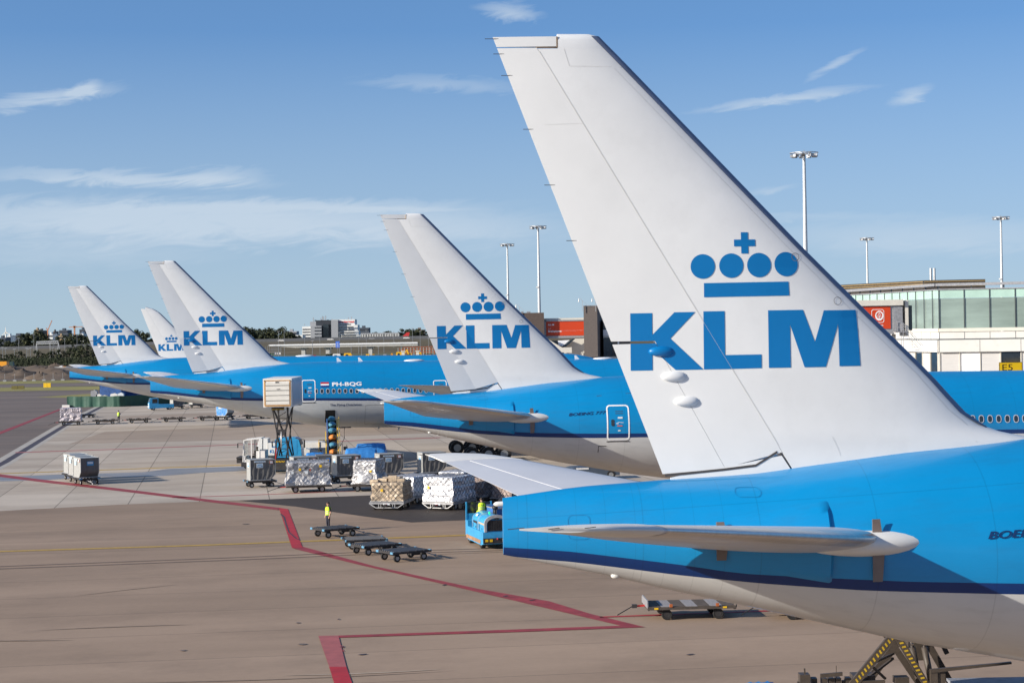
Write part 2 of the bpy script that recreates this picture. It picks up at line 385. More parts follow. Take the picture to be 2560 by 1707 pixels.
def scaled(pts, k, cx, cz, kz=None): return [(cx+(x-cx)*k, cz+(z-cz)*(kz or k)) for x, z in pts]

DOORW = mat('door_outline_white', (.78, .78, .78), .5)
WINR = mat('window_surround', (.55, .56, .58), .4, metal=.3)
NAVYT = mat('navy_lettering', (.0, .02, .09), .5)
PANEL = mat('panel_seam_blue', (.0, .175, .40), .5)
GAPD = mat('panel_gap', (.05, .045, .045), .7)
FLAGR = mat('flag_red', (.45, .01, .015), .5); FLAGB = mat('flag_blue', (.01, .03, .2), .5)
TYRE = mat('tyre_rubber', (.014, .013, .013), .85, var=.3, scale=6); RIM = mat('wheel_rim', (.38, .38, .37), .45, metal=.5)
def wheel(mbt, mbr, c, r, w, axis='y', rim=.55):
    ax = Vector((0, 1, 0)) if axis == 'y' else Vector((1, 0, 0)); c = Vector(c)
    prof = [(-w/2, r*.80), (-w/2, r*.93), (-w*.3, r), (w*.3, r), (w/2, r*.93), (w/2, r*.80)]
    u = Vector((0, 0, 1)); v = ax.cross(u); n = 18
    rings = [[c+ax*o+(u*math.cos(2*PI*k/n)+v*math.sin(2*PI*k/n))*rr for k in range(n)] for o, rr in [(-w/2*.8, r*rim)]+prof+[(w/2*.8, r*rim)]]
    mbt.loft(rings, 0, True, True)
    for sg in (-1, 1):
        rr = [[c+ax*sg*(w*.41+o)+(u*math.cos(2*PI*k/n)+v*math.sin(2*PI*k/n))*q for k in range(n)] for o, q in ((0, r*rim*.98), (w*.03, r*rim*.8), (-w*.05, r*rim*.6), (w*.02, r*.12))]
        mbr.loft(rr, 0, True, True)

def airliner(P, hdg, Ln, label, kind='777', rud=0.0, tab=0.0, zoff=0.0, opt=()):
    root = empty('airliner', (P[0], P[1], 0), R(hdg)); tag(root, label, 'airplane', 'blue and white airliners parked side by side')
    body = empty('x'); bpy.data.objects.remove(body)
    F = Fin777 if kind == '777' else Fin787
    up = Matrix.Translation((0, 0, zoff)) if kind == '777' else Matrix.Identity(4)
    def put(o, M=None):
        o.matrix_local = (up @ M) if M is not None else up; return o
    # fuselage: rows of faces follow the paint lines
    mb = MB(); xs = [0, .25, .5]+[.5+.5*i for i in range(1, 40)]+[20.5+2*i for i in range(int((Ln-31)/2))]
    xs = [x for x in xs if x < Ln-10.5]+[Ln-10+10*(1-math.cos(PI/2*k/12)**1) if False else Ln-10+10*math.sin(PI/2*k/12) for k in range(13)]
    dz = 0 if kind == '777' else -.9
    rings = []; segs = None
    for x in xs:
        zc, rz, ry = fus(x, Ln); zt, zb = smt(ST, x), smt(SB, x)
        if x > Ln-10: zt = zt-.35*((x-Ln+10)/10)**2; zb = zb-.35*((x-Ln+10)/10)**2
        f = lambda z: math.acos(max(-.9995, min(.9995, (z-zc)/rz)))
        pt, pb = f(zt), f(zb); pb = max(pb, pt+.004)
        phis = [pt*k/16 for k in range(16)]+[pt, (pt+pb)/2]+[pb+(PI-pb)*k/10 for k in range(11)]
        ring = [(x, -ry*math.sin(a), zc+rz*math.cos(a)+dz) for a in phis]+[(x, ry*math.sin(a), zc+rz*math.cos(a)+dz) for a in phis[-2:0:-1]]
        rings.append(ring)
    n = len(rings[0]); mb.loft(rings)
    half = 28
    ms = []
    for i in range(len(rings)-1):
        for k in range(n):
            kk = k if k < half else n-1-k
            ms.append(0 if kk < 16 else (1 if kk < 18 else 2))
    mb.m = ms+[0, 0]
    put(mb.build('fuselage', [SKYB, NAVY, BELLY], root, smooth=40))
    # fin
    z0 = 8.2 if kind == '777' else 7.5
    zs = [z0+(9.9-z0)*k/10 for k in range(10)]+[9.9+(F.ztop-.3-9.9)*k/14 for k in range(15)]
    pl = lambda x, w, s: (x, s, w)
    mb = MB(); slab(mb, [((F.hinge(z)+.004, z), (F.le(z), z)) for z in zs], lambda x, z: fin_half(F, x, z), pl, 22, ease=True)
    if kind == '777': slab(mb, [((4.0, 8.0), (7.1, 8.0)), ((3.98, 8.31), (6.6, 8.78))], lambda x, z: fin_half(F, x, max(z, 8.3)), pl, 10)
    capx = 1.46 if kind == '777' else .9
    zt = F.ztop
    slab(mb, [((capx, z), (F.le(z)-d, z)) for z, d in ((zt-.3, .0), (zt-.1, .0), (zt, .04), (zt+.05, .2))], lambda x, z: fin_half(F, x, min(z, zt))*(1 if z < zt-.05 else (.75 if z < zt+.02 else .3)), pl, 22, ease=True)
    fin = put(mb.build('vertical_stabilizer', WHITE, root, smooth=40, doubles=.0))
    # grey erosion strip along the leading edge
    mb = MB()
    rings = []
    for z in [9.3+(zt-9.3)*k/24 for k in range(25)]:
        xl = F.le(z); wd = .20 if z > 9.6 else .1; rr = []
        for k in range(9):
            u = abs(k-4)/4; x = xl-wd*(u**1.6); h = fin_half(F, x, z)+.006; rr.append((x+(.006 if k == 4 else 0), (-h if k < 4 else h) if k != 4 else 0, z))
        rings.append(rr)
    mb.loft(rings, c0=False, c1=False, closed=False); put(mb.build('fin_leading_edge', LEGREY, root, smooth=50, fix=False))
    # rudder
    A = Vector((F.hinge(18.4), 0, 18.4)); B = Vector((F.hinge(8.8), 0, 8.8)); ax = (B-A).normalized()
    MR = Matrix.Translation(A) @ Matrix.Rotation(R(rud), 4, ax) @ Matrix.Translation(-A)
    mb = MB(); hf = lambda x, z: fin_half(F, x, z)
    if kind == '777':
        slab(mb, [((F.te(z), z), (F.hinge(z)-.004, z)) for z in [11.53+(18.38-11.53)*k/16 for k in range(17)]], hf, pl, 14)
        slab(mb, [((F.te(z), z), (1.42, z)) for z in (18.41, 18.55, 18.64)], lambda x, z: fin_half(F, x, min(z, 18.6)), pl, 10)
        slab(mb, [((F.tabh(za)+.004, za), (F.hinge(zb)-.004, zb)) for za, zb in [(8.52+(11.53-8.52)*k/8, 8.86+(11.53-8.86)*k/8) for k in range(9)]], hf, pl, 10)
    else:
        slab(mb, [((F.te(z), z), (F.hinge(z)-.01, z)) for z in [8.3+(16.6-8.3)*k/16 for k in range(17)]], hf, pl, 14)
    rd = put(mb.build('rudder', RUDW, root, smooth=40), MR)
    if kind == '777':
        A2 = Vector((F.tabh(11.5), 0, 11.5)); B2 = Vector((F.tabh(8.5), 0, 8.5)); ax2 = (B2-A2).normalized()
        MT = Matrix.Translation(A2) @ Matrix.Rotation(R(tab), 4, ax2) @ Matrix.Translation(-A2)
        mb = MB(); slab(mb, [((F.te(za), za), (F.tabh(zb)-.004, zb)) for za, zb in [(8.40+(11.46-8.40)*k/8, 8.50+(11.47-8.50)*k/8) for k in range(9)]], hf, pl, 8)
        tb = mb.build('rudder_tab', RUDW, rd, smooth=40); tb.matrix_local = MT
        for (cx, cz) in ((3.81, 11.28), (4.1, 10.69), (4.39, 10.1)):
            mb = MB()
            for sg in (-1, 1): mb.ball((cx, sg*hf(cx, cz), cz), (.30, .10, .125), 14, 8)
            for i, v in enumerate(mb.v):
                if v[0] < cx: mb.v[i] = (cx-(cx-v[0])*1.1, v[1], v[2])
            mb.build('hinge_fairing', LETTER if cz > 11 else RUDW, rd, smooth=True)
        for z, ln in ((18.6, .2), (18.25, .14), (17.75, .15), (16.5, .13), (15.2, .14), (13.9, .13)):
            mb = MB(); mb.tube([(F.te(z)+.12, -.012, z), (F.te(z)-ln, 0, z)], .008, 5); mb.build('static_wick', GAPD, rd)
        mb = MB(); mb.bar((1.43, -.2, 18.38), (1.43, -.2, 18.38), .01) if False else None
        g = MB(); g.box2((1.425, -hf(1.44, 18.5)-.004, 18.39), (1.452, 0, 18.64)); g.box2((.95, -hf(1.0, 18.39)-.006, 18.385), (1.45, 0, 18.405))
        put(g.build('balance_gap', mat('gap_tan', (.30, .22, .15), .8), root))
        # hinge line, root gap and service rings
        g = MB()
        for za, zb in ((9.0, 18.3),):
            n_ = 40
            for k in range(n_):
                a = za+(zb-za)*k/n_; b = za+(zb-za)*(k+1)/n_
                q = [(F.hinge(a)-.007, a), (F.hinge(a)+.011, a), (F.hinge(b)+.011, b), (F.hinge(b)-.007, b)]
                g.add([(x, -hf(x, z)-.006, z) for x, z in q], [(0, 1, 2, 3)])
        put(g.build('hinge_gap', mat('seal_pale', (.60, .59, .56), .7), root, fix=False))
        g = MB()
        pts = [(3.85, 8.37), (5.25, 8.49), (5.98, 8.57), (6.49, 8.88)]
        for p, q in zip(pts, pts[1:]):
            for k in range(6):
                a = [p[i]+(q[i]-p[i])*k/6 for i in (0, 1)]; b = [p[i]+(q[i]-p[i])*(k+1)/6 for i in (0, 1)]
                g.add([(x, -fin_half(F, x, max(z, 8.4))-.012, z+dz_) for (x, z), dz_ in ((a, -.035), (b, -.035), (b, .02), (a, .02))], [(0, 1, 2, 3)])
        put(g.build('root_gap', GAPD, root, fix=False))
        for cx, cz in ((7.02, 13.45), (8.02, 12.40)):
            g = MB()
            for k in range(20):
                a, b = 2*PI*k/20, 2*PI*(k+1)/20
                q = [(cx+r_*math.cos(t_), cz+r_*math.sin(t_)) for r_, t_ in ((.085, a), (.085, b), (.098, b), (.098, a))]
                g.add([(x, -hf(x, z)-.0105, z) for x, z in q], [(0, 1, 2, 3)])
            put(g.build('marking_ring', mat('marking_grey', (.2, .2, .21), .6), root, fix=False))
        SEAM = mat('fin_seam', (.60, .60, .59), .6)
        def seam(pts, w=.008):
            g = MB()
            for p, q in zip(pts, pts[1:]):
                L_ = math.hypot(q[0]-p[0], q[1]-p[1]); n_ = max(1, int(L_/.3)); nx, nz = -(q[1]-p[1])/L_*w, (q[0]-p[0])/L_*w
                for k in range(n_):
                    a = [p[i]+(q[i]-p[i])*k/n_ for i in (0, 1)]; b = [p[i]+(q[i]-p[i])*(k+1)/n_ for i in (0, 1)]
                    g.add([(x, -hf(x, z)-.003, z) for x, z in ((a[0]-nx, a[1]-nz), (a[0]+nx, a[1]+nz), (b[0]+nx, b[1]+nz), (b[0]-nx, b[1]-nz))], [(0, 1, 2, 3)])
            put(g.build('panel_seam', SEAM, root, fix=False))
        seam([(1.6, 18.35), (1.72, 17.95), (2.95, 17.93)]); seam([(F.le(z)-.42, z) for z in (17.9, 15.8, 13.72, 12.06, 10.64, 9.76, 9.4)], .005)
        seam([(11.35, 9.5), (11.3, 9.0)]); seam([(F.hinge(16.6)-.9, 16.6), (F.hinge(16.6), 16.62)], .005); seam([(8.0, 8.75), (7.8, 9.2)], .004)
    # emblem and letters, split where the rudder begins
    P_ = logo_pieces()
    if kind != '777': P_ = [[(2.9+(x-3.07)*.80, 9.55+(z-10.84)*.84) for x, z in p] for p in P_]
    k_ = (F.hinge(8)-F.hinge(18))/10; h0 = F.hinge(0); t0 = F.tabh(0); tk = .54
    fin_reg = [(1, k_, -(h0+.004))]; rud_reg = [(-1, -k_, h0-.004)]
    parts = [('logo_letter', P_[0:3]), ('logo_letter', P_[3:5]), ('logo_letter', P_[5:9]), ('crown_bar', P_[9:10]), ('crown_cross', P_[10:13])]+[('crown_dot', [q]) for q in P_[13:]]
    for nm, pp in parts:
        o = fin_decal(F, pp, fin_reg, nm, root, LETTER)
        if o: put(o)
        if kind == '777':
            fin_decal(F, pp, rud_reg+[(0, 1, -11.53)], nm, rd, LETTER)
            fin_decal(F, pp, rud_reg+[(0, -1, 11.53), (1, tk, -(t0+.006))], nm, rd, LETTER)
            o = fin_decal(F, pp, [(0, -1, 11.47), (-1, -tk, t0-.006)], nm, rd, LETTER)
            if o: o.matrix_local = MT
        else: fin_decal(F, pp, rud_reg, nm, rd, LETTER)
    # horizontal stabilisers
    LEd = lambda d: lerp_tab([(0, 10.27), (9.6, 1.87), (10.3, 1.12), (10.65, .6), (10.77, .25)], d)
    TEd = lambda d: 2.7-.335*d-(.0 if d < 10.5 else .12*(d-10.5))
    zd = lambda d: 6.90+.153*(d-1.8)+(dz if kind != '777' else 0)
    def hh(x, d):
        c = LEd(d)-TEd(d); u = (LEd(d)-x)/max(c, .1)
        return fin_profile(u, c)*(.86 if d < 10.6 else .6)
    for sg in (-1, 1):
        pd = lambda x, d, s: (x, sg*d, zd(d)+.03*(LEd(d)-x)+s)
        el = lambda d: TEd(d)+(LEd(d)-TEd(d))*.27
        ds = [.9+(9.5-.9)*k/10 for k in range(11)]
        mb = MB(); slab(mb, [((el(d)+.02, d), (LEd(d)-.12*(d < 9.4), d)) for d in ds]+[((TEd(d), d), (LEd(d), d)) for d in (9.55, 9.9, 10.2, 10.45, 10.65, 10.77)], hh, pd, 16, ease=True)
        st = put(mb.build('horizontal_stabilizer', [STAB], root, smooth=40))
        mb = MB(); slab(mb, [((TEd(d), d), (el(d)-.02, d)) for d in [1.6+(9.48-1.6)*k/8 for k in range(9)]], hh, pd, 6)
        mb.build('elevator', STAB, st, smooth=40)
        mb = MB(); rings = []
        for d in [2.1+(9.5-2.1)*k/12 for k in range(13)]:
            rr = []
            for k in range(11):
                u = abs(k-5)/5; x = LEd(d)-.34*(u**2); h = hh(x, d)+.006; rr.append(pd(x+.006, d, 0 if k == 5 else (-h if k < 5 else h)))
            rings.append(rr)
        mb.loft(rings, c0=False, c1=False, closed=False); mb.build('leading_edge', METAL, st, smooth=60, fix=False)
        mb = MB(); slab(mb, [((TEd(d)-.02, d), (LEd(d)+.02, d)) for d in (9.62, 9.9, 10.2, 10.45, 10.65, 10.78)], lambda x, d: hh(x, d)*1.03+.012, pd, 16, ease=True)
        mb.build('stabilizer_tip', FAIR, st, smooth=50)
        mb = MB(); mb.ball((8.15, sg*2.0, 6.86+(dz if kind != '777' else 0)), (1.55, .42, .30), 18, 12); mb.build('root_fairing', FAIR, st, smooth=True)
        for x, d_, ln in ((.3, 10.80, .10), (-.35, 10.80, .10), (-.95, 10.6, .2)): mb = MB(); mb.tube([(x+.10, sg*d_, zd(10.77)+.05), (x-ln, sg*d_, zd(10.77)+.03)], .008, 5); mb.build('static_wick', GAPD, st)
        if kind == '777':
            for x0, za, zb in ((8.15, 6.0, 7.42), (4.72, 6.5, 7.38)):
                mb = MB(); yy = side_y(x0, 6.9)+.10
                mb.prism([(x0+.02, za), (x0+.24, za), (x0+.30, (za+zb)/2), (x0+.20, zb), (x0+.02, zb)], 'y', sg*yy-.012, sg*yy+.012)
                mb.build('seal_plate', mat('plate_taupe', (.17, .13, .11), .5, var=.15), st)
            for s_, zr in ((1, ((5.0, 7.42), (7.0, 7.78))), (-1, ((5.3, 6.40), (7.0, 5.98)))):
                mb = MB(); gx = [4.7+(7.26-4.7)*k/14 for k in range(15)]; gv = [k/10 for k in range(11)]; rings = []
                for x in gx+[7.36]:
                    xx = min(x, 7.26); zo = zr[0][1]+(zr[1][1]-zr[0][1])*(xx-4.7)/2.4; zi = zd(2)
                    rr = []
                    for v in gv:
                        z = zi+(zo-zi)*v; b = max(0, (xx-4.7)/2.56)*.08*(1-max(0, (v-.75)/.25)**2)
                        if x > 7.27: b = -.01
                        rr.append((x, sg*(side_y(xx, z)+.004+b), z))
                    rings.append(rr)
                mb.loft(rings, c0=False, c1=False, closed=False); put(mb.build('stabilizer_fairing', SKYB, root, smooth=45, fix=False))
    # wings
    dx = 0 if Ln < 66 else 7.6
    for sg in (-1, 1):
        rows = [(2.5, 29, 44), (10, 28.3, 37.2), (20, 24.3, 30.1), (28.5, 20.8, 24.3), (29.8, 20.1, 22.2), (30.4, 19.9, 20.7)]
        mb = MB()
        def wh(x, d):
            a = lerp_tab([(r_[0], r_[1]+dx) for r_ in rows], d); b = lerp_tab([(r_[0], r_[2]+dx) for r_ in rows], d)
            return fin_profile((b-x)/(b-a), b-a)*(1.0-.025*d)
        slab(mb, [((a+dx, d), (b+dx, d)) for d, a, b in rows], wh, lambda x, d, s: (x, sg*d, lerp_tab([(2.5, 4.25), (20, 6.55), (30.4, 7.62)], d)+s+(dz)), 16, ease=True)
        put(mb.build('wing', STAB, root, smooth=40))
    # landing gear
    gx = 30.4 if Ln < 66 else 35.5
    for sg in (-1, 1):
        mb = MB(); mb.tube([(gx, sg*5.5, .7), (gx, sg*5.2, 4.2)], .17, 10); mb.bar((gx-1.6, sg*5.5, .68), (gx+1.6, sg*5.5, .68), .2, .25); mb.bar((gx, sg*5.5, 1.4), (gx+1.8, sg*4.6, 3.6), .12)
        g = mb.build('main_gear', GREYM, root)
        for ox in (-1.45, 0, 1.45):
            for oy in (-.7, .7):
                a, b = MB(), MB(); wheel(a, b, (gx+ox, sg*5.5+oy, .67), .67, .45)
                w = a.build('wheel', TYRE, g, smooth=35); b.build('rim', RIM, w, smooth=30)
    mb = MB(); mb.tube([(Ln-6.3, 0, .5), (Ln-6.3, 0, 3.4)], .12, 8); g = mb.build('nose_gear', GREYM, root)
    for oy in (-.35, .35):
        a, b = MB(), MB(); wheel(a, b, (Ln-6.3, oy, .53), .53, .36); w = a.build('wheel', TYRE, g, smooth=35); b.build('rim', RIM, w, smooth=30)
    if kind != '777': return root
    # tail end light and small belly blister
    mb = MB(); mb.tube([(.1, 0, 7.80), (-.10, 0, 7.80), (-.17, 0, 7.80), (-.21, 0, 7.80)], [.062, .062, .05, .02], 12); put(mb.build('tail_light', FAIR, root, smooth=40))
    mb = MB(); mb.ball((2.6, -.25, 6.08), (.12, .06, .07)); put(mb.build('drain_mast', FAIR, root, smooth=True))
    # windows
    w0 = None; xs_ = [15.02+.533*k for k in range(int((Ln-28)/.533)) if not 25.6 < 15.02+.533*k < 27.3][:88]
    if 'plane2' in opt or 'plane1' in opt: xs_ = [x for x in xs_ if not 25.6 < x < 27.3]
    for x in xs_:
        z = 6.50-.0133*(x-15); c = [(math.cos(2*PI*k/16), math.sin(2*PI*k/16)) for k in range(16)]
        sup = lambda a, b: [(x+a*math.copysign(abs(u)**.8, u), z+b*math.copysign(abs(v)**.8, v)) for u, v in c]
        if w0 is None:
            mb = MB(); o_, i_ = sup(.165, .235), sup(.125, .19)
            side_patch(mb, ringband(o_, i_), Ln, .012); ww = put(mb.build('window', WINR, root, fix=False))
            mb = MB(); side_patch(mb, [i_], Ln, .010); mb.build('pane', GLASS, ww, fix=False)
            w0 = (ww, x, z, side_y(x, z))
        else:
            o = copy_tree(w0[0], root); put(o, Matrix.Translation((x-w0[1], -(side_y(x, z)-w0[3])-.004, z-w0[2])))
    def door(x0, x1, z0, z1, detail=True):
        mb = MB(); side_patch(mb, ringband(rrect(x0, x1, z0, z1, .2), rrect(x0+.075, x1-.075, z0+.075, z1-.075, .15)), Ln, .016)
        d = put(mb.build('door', DOORW, root, fix=False))
        if detail:
            cx = (x0+x1)/2; mb = MB(); side_patch(mb, [scaled(rrect(cx-.40, cx-.22, z0+.82, z0+1.2, .07), 1, cx, z0)], Ln, .014); mb.build('pane', GLASS, d, fix=False)
            mb = MB()
            side_patch(mb, [[(cx-.02, z1-.78), (cx+.26, z1-.78), (cx+.26, z1-.68), (cx-.02, z1-.68)], [(cx-.12, z1-1.08), (cx+.02, z1-1.08), (cx+.02, z1-1.03), (cx-.12, z1-1.03)], [(cx-.02, z0+.52), (cx+.12, z0+.52), (cx+.12, z0+.60), (cx-.02, z0+.60)]], Ln, .014)
            side_patch(mb, [[(cx-.05, z1-1.02+.03*k*(6-k)/5), (cx+.0, z1-1.0+.03*k*(6-k)/5), (cx+.3, z1-1.0), (cx+.3, z1-1.03)] for k in (1,)], Ln, .015)
            mb.build('door_placard', PLATE, d, fix=False)
            mb = MB(); side_patch(mb, [[(cx-.08, z1-1.22), (cx+.26, z1-1.22), (cx+.22, z1-1.16), (cx-.06, z1-1.16)]], Ln, .014); mb.build('door_handle', PLATER, d, fix=False)
            for q_ in ([(cx-.15, z1-.5), (cx+.3, z1-.5), (cx+.3, z1-.47), (cx-.15, z1-.47)], [(cx-.15, z1-.38), (cx+.3, z1-.38), (cx+.3, z1-.35), (cx-.15, z1-.35)], [(x0, z0-.10), (x1, z0-.10), (x1, z0-.04), (x0, z0-.04)]):
                mb = MB(); side_patch(mb, [q_], Ln, .013); mb.build('door_line', GAPD, d, fix=False)
    def lettering(name, body, x0, x1, z0, z1, material, shear=0, bold=0, rise=0.0):
        vs, fs = text2d(body, x1-x0, z1-z0, shear, bold); mb = MB()
        vv = []
        for a, b in vs:
            x = x0+a; z = z0+b+rise*a; vv.append((x, -side_y(x, z, Ln)-.022, z))
        mb.add(vv, fs); return put(mb.build(name, material, root, fix=False))
    def dark_rect(name, x0, x1, z0, z1, th=None, material=GAPD, off=.012, parent=None):
        mb = MB(); n = 8
        if th: side_patch(mb, ringband(rrect(x0, x1, z0, z1, .12), rrect(x0+th, x1-th, z0+th, z1-th, .1)), Ln, off)
        else:
            for k in range(n): side_patch(mb, [[(x0, z0+(z1-z0)*k/n), (x1, z0+(z1-z0)*k/n), (x1, z0+(z1-z0)*(k+1)/n), (x0, z0+(z1-z0)*(k+1)/n)]], Ln, off)
        return put(mb.build(name, material, root, fix=False))
    if 'boeing' in opt:
        dark_rect('access_panel', 1.45, 1.95, 6.98, 7.55, .012, PANEL)
        dark_rect('access_panel', 5.3, 5.9, 7.9, 8.12, .014, PANEL)
        bx0 = 10.75 if hdg < 7.5 else 10.35
        lettering('model_lettering', 'BOEING 777', bx0, bx0+2.15, 6.93, 7.1, NAVYT, .3, .012, .045)
        door(12.5, 13.8, 5.5, 7.52)
        mb = MB(); side_patch(mb, [[(12.05, 5.16), (12.5, 5.15), (12.5, 5.19), (12.05, 5.2)], [(12.05, 4.8), (12.09, 4.8), (12.09, 5.2), (12.05, 5.2)]], Ln, .012); put(mb.build('corner_mark', GAPD, root, fix=False))
        mb = MB(); side_patch(mb, [[(12.05, 8.02), (14.2, 8.16), (14.2, 8.18), (12.05, 8.04)]], Ln, .01); put(mb.build('panel_line', GAPD, root, fix=False))
    if 'plane3' in opt:
        door(13.73, 14.97, 5.52, 7.55); door(25.82, 27.08, 5.3, 7.28)
        lettering('registration', 'PH-BQG', 16.5, 19.2, 6.86, 7.28, DOORW, 0, .035)
        lettering('name_lettering', 'The Flying Dutchman', 16.27, 19.16, 5.03, 5.30, NAVYT, 0, .015)
        for k, m_ in enumerate((FLAGB, DOORW, FLAGR)):
            mb = MB(); side_patch(mb, [[(15.45, 6.86+.15*k), (16.2, 6.86+.15*k), (16.2, 7.01+.15*k), (15.45, 7.01+.15*k)]], Ln, .016); put(mb.build('flag_stripe', m_, root, fix=False))
        dark_rect('hold_shade_patch', 15.85, 16.75, 3.55, 4.72, material=mat('cargo_hold_shade', (.006, .006, .007), .9), off=.02)  # flat black patch: shade inside the open hold painted on the skin
        dark_rect('cargo_door_outline', 19.5, 21.9, 3.3, 5.15, .03, mat('seam_grey', (.30, .29, .27), .7))
        mb = MB()
        for x in (17.4, 19.4, 40.0):
            zc, rz, ry = fus(x, Ln); t = zc+rz
            mb.prism([(x-.22, t-.02), (x+.22, t-.02), (x-.12, t+.36), (x-.26, t+.36)], 'y', -.03, .03)
        put(mb.build('blade_antenna', DOORW, root))
        for cx in (24.4, 42.5):
            mb = MB(); mb.ball((cx, 0, fus(cx, Ln)[0]+fus(cx, Ln)[1]), (1.0, .55, .16), 18, 8); put(mb.build('antenna_dome', WHITE, root, smooth=True))
        mb = MB()
        for x, h in ((20.9, .2), (22.8, .35)): mb.prism([(x, 2.95), (x+.25, 2.95), (x+.05, 2.95-h), (x-.05, 2.95-h)], 'y', -.02, .02)
        put(mb.build('drain_mast', FAIR, root))
    if 'plane4' in opt:
        mb = MB(); mb.ball((30.5, 0, fus(30.5, Ln)[0]+fus(30.5, Ln)[1]), (1.25, .6, .18), 18, 8); put(mb.build('antenna_dome', WHITE, root, smooth=True))
    return root

airliner((-.282, 44.65), 7, 73.9, 'nearest of the parked airliners, its huge white tail fin filling the right half, straight rudder', opt=('boeing',))
airliner((-7.433, 110.6), 8, 73.9, 'second nearest airliner, its tail fin just left of the biggest one, rudder swung over', rud=-9, tab=-5, opt=('boeing',))
airliner((-33.32, 176.47), 9, 63.0, 'airliner with the catering box at its rear door and a small flag beside the registration', rud=-10, tab=-5, zoff=.15, opt=('plane3',))
airliner((-57.675, 250.0), 8.3, 73.9, 'airliner with the leftmost tail fin, its belly above the green screened fence', rud=-7, tab=-5, opt=('plane4',))
airliner((-61.9, 320.0), 8.5, 60.0, 'farthest airliner, only its smaller rounded tail fin showing between two larger fins', kind='787')

# ------------------------------------------------------------------ ground
GA = R(8.3)
def uv(u, v, z=0): return (u*math.cos(GA)-v*math.sin(GA), u*math.sin(GA)+v*math.cos(GA), z)
def pave(name, col, ju=None, jv=None, var=.12, dark=.25, patch=.0, pcol=None, rough=.8, wet=None):
    m = bpy.data.materials.new(name); m.use_nodes = True; t = m.node_tree; p = t.nodes['Principled BSDF']; L = t.links.new
    tc = N(t, 'ShaderNodeTexCoord'); mp = N(t, 'ShaderNodeMapping'); mp.inputs['Rotation'].default_value = (0, 0, -GA); L(tc.outputs['Object'], mp.inputs[0])
    sp = N(t, 'ShaderNodeSeparateXYZ'); L(mp.outputs[0], sp.inputs[0]); u, v, _ = sp.outputs
    def noise(scale, st, det=5, rgh=.6):
        q = N(t, 'ShaderNodeMapping'); q.inputs['Scale'].default_value = st; L(mp.outputs[0], q.inputs[0])
        n = N(t, 'ShaderNodeTexNoise', ins={2: scale, 3: det, 4: rgh}); L(q.outputs[0], n.inputs[0]); return n.outputs[0]
    big = noise(.05, (1, 1.6, 1)); streak = noise(.22, (.16, 1.3, 1), 6, .65); fine = noise(3.0, (1, 1, 1), 6, .7); blot = noise(.16, (1, 1.4, 1), 7, .68)
    f = mth(t, 'ADD', mth(t, 'MULTIPLY', mth(t, 'SUBTRACT', big, .5), 2.0), mth(t, 'ADD', mth(t, 'MULTIPLY', mth(t, 'SUBTRACT', streak, .5), 1.35), mth(t, 'MULTIPLY', mth(t, 'SUBTRACT', fine, .5), 1.1)))
    f = mth(t, 'ADD', mth(t, 'MULTIPLY', f, var), 1.0)
    if ju or jv:
        lines = None
        for c, sp_, w in ((u, ju, .04), (v, jv, .05)):
            if not sp_: continue
            d = mth(t, 'MULTIPLY', mth(t, 'ABSOLUTE', mth(t, 'SUBTRACT', mth(t, 'FRACT', mth(t, 'MULTIPLY', c, 1/sp_)), .5)), sp_)
            ln = mth(t, 'LESS_THAN', d, w); lines = ln if lines is None else mth(t, 'MAXIMUM', lines, ln)
            # each slab has its own tone
        ci = N(t, 'ShaderNodeCombineXYZ')
        if ju: L(mth(t, 'FLOOR', mth(t, 'ADD', mth(t, 'MULTIPLY', u, 1/ju), .5)), ci.inputs[0])
        if jv: L(mth(t, 'FLOOR', mth(t, 'ADD', mth(t, 'MULTIPLY', v, 1/jv), .5)), ci.inputs[1])
        wn = N(t, 'ShaderNodeTexWhiteNoise'); L(ci.outputs[0], wn.inputs[0])
        f = mth(t, 'MULTIPLY', f, mth(t, 'MULTIPLY_ADD', wn.outputs[0], .22, .89))
        f = mth(t, 'MULTIPLY', f, mth(t, 'MULTIPLY_ADD', lines, -dark, 1.0))
    bl = N(t, 'ShaderNodeMapRange', ins={1: .48, 2: .72, 3: 1.03, 4: .84}); L(blot, bl.inputs[0]); f = mth(t, 'MULTIPLY', f, bl.outputs[0])
    c1 = N(t, 'ShaderNodeMix', data_type='RGBA'); k = N(t, 'ShaderNodeMapRange', ins={1: .4, 2: .62, 3: 0.0, 4: 1.0}); L(noise(.09, (.35, 1.5, 1), 3, .5), k.inputs[0]); L(k.outputs[0], c1.inputs[0])
    c1.inputs[6].default_value = (*col, 1); c1.inputs[7].default_value = (*(pcol or col), 1)
    vm = N(t, 'ShaderNodeVectorMath', operation='SCALE'); L(c1.outputs[2], vm.inputs[0]); L(f, vm.inputs[3]); L(vm.outputs[0], p.inputs['Base Color'])
    p.inputs['Roughness'].default_value = rough; p.inputs['Specular IOR Level'].default_value = .3
    bn = N(t, 'ShaderNodeBump', ins={0: .3, 1: .02}); L(fine, bn.inputs['Height']); L(bn.outputs[0], p.inputs['Normal'])
    return m
def sheet(name, pts, z, material, kind='structure'):
    mb = MB(); mb.add([(p[0], p[1], z) for p in pts], [tuple(range(len(pts)))]); o = mb.build(name, material); 
    if o.data.polygons[0].normal.z < 0: o.data.flip_normals()
    if kind: o['kind'] = kind
    return o
def pxs(pts): return [at(*p) for p in pts]
M_APRON = pave('apron_concrete_brown', (.255, .182, .127), jv=6.2, ju=None, var=.19, dark=.30, pcol=(.295, .212, .15))
M_SLAB = pave('apron_concrete_pale', (.45, .385, .315), ju=5.0, jv=None, var=.18, dark=.55, pcol=(.36, .30, .24))
M_ASPH = pave('taxiway_asphalt', (.16, .125, .105), jv=7.5, var=.14, dark=.18, pcol=(.135, .108, .092))
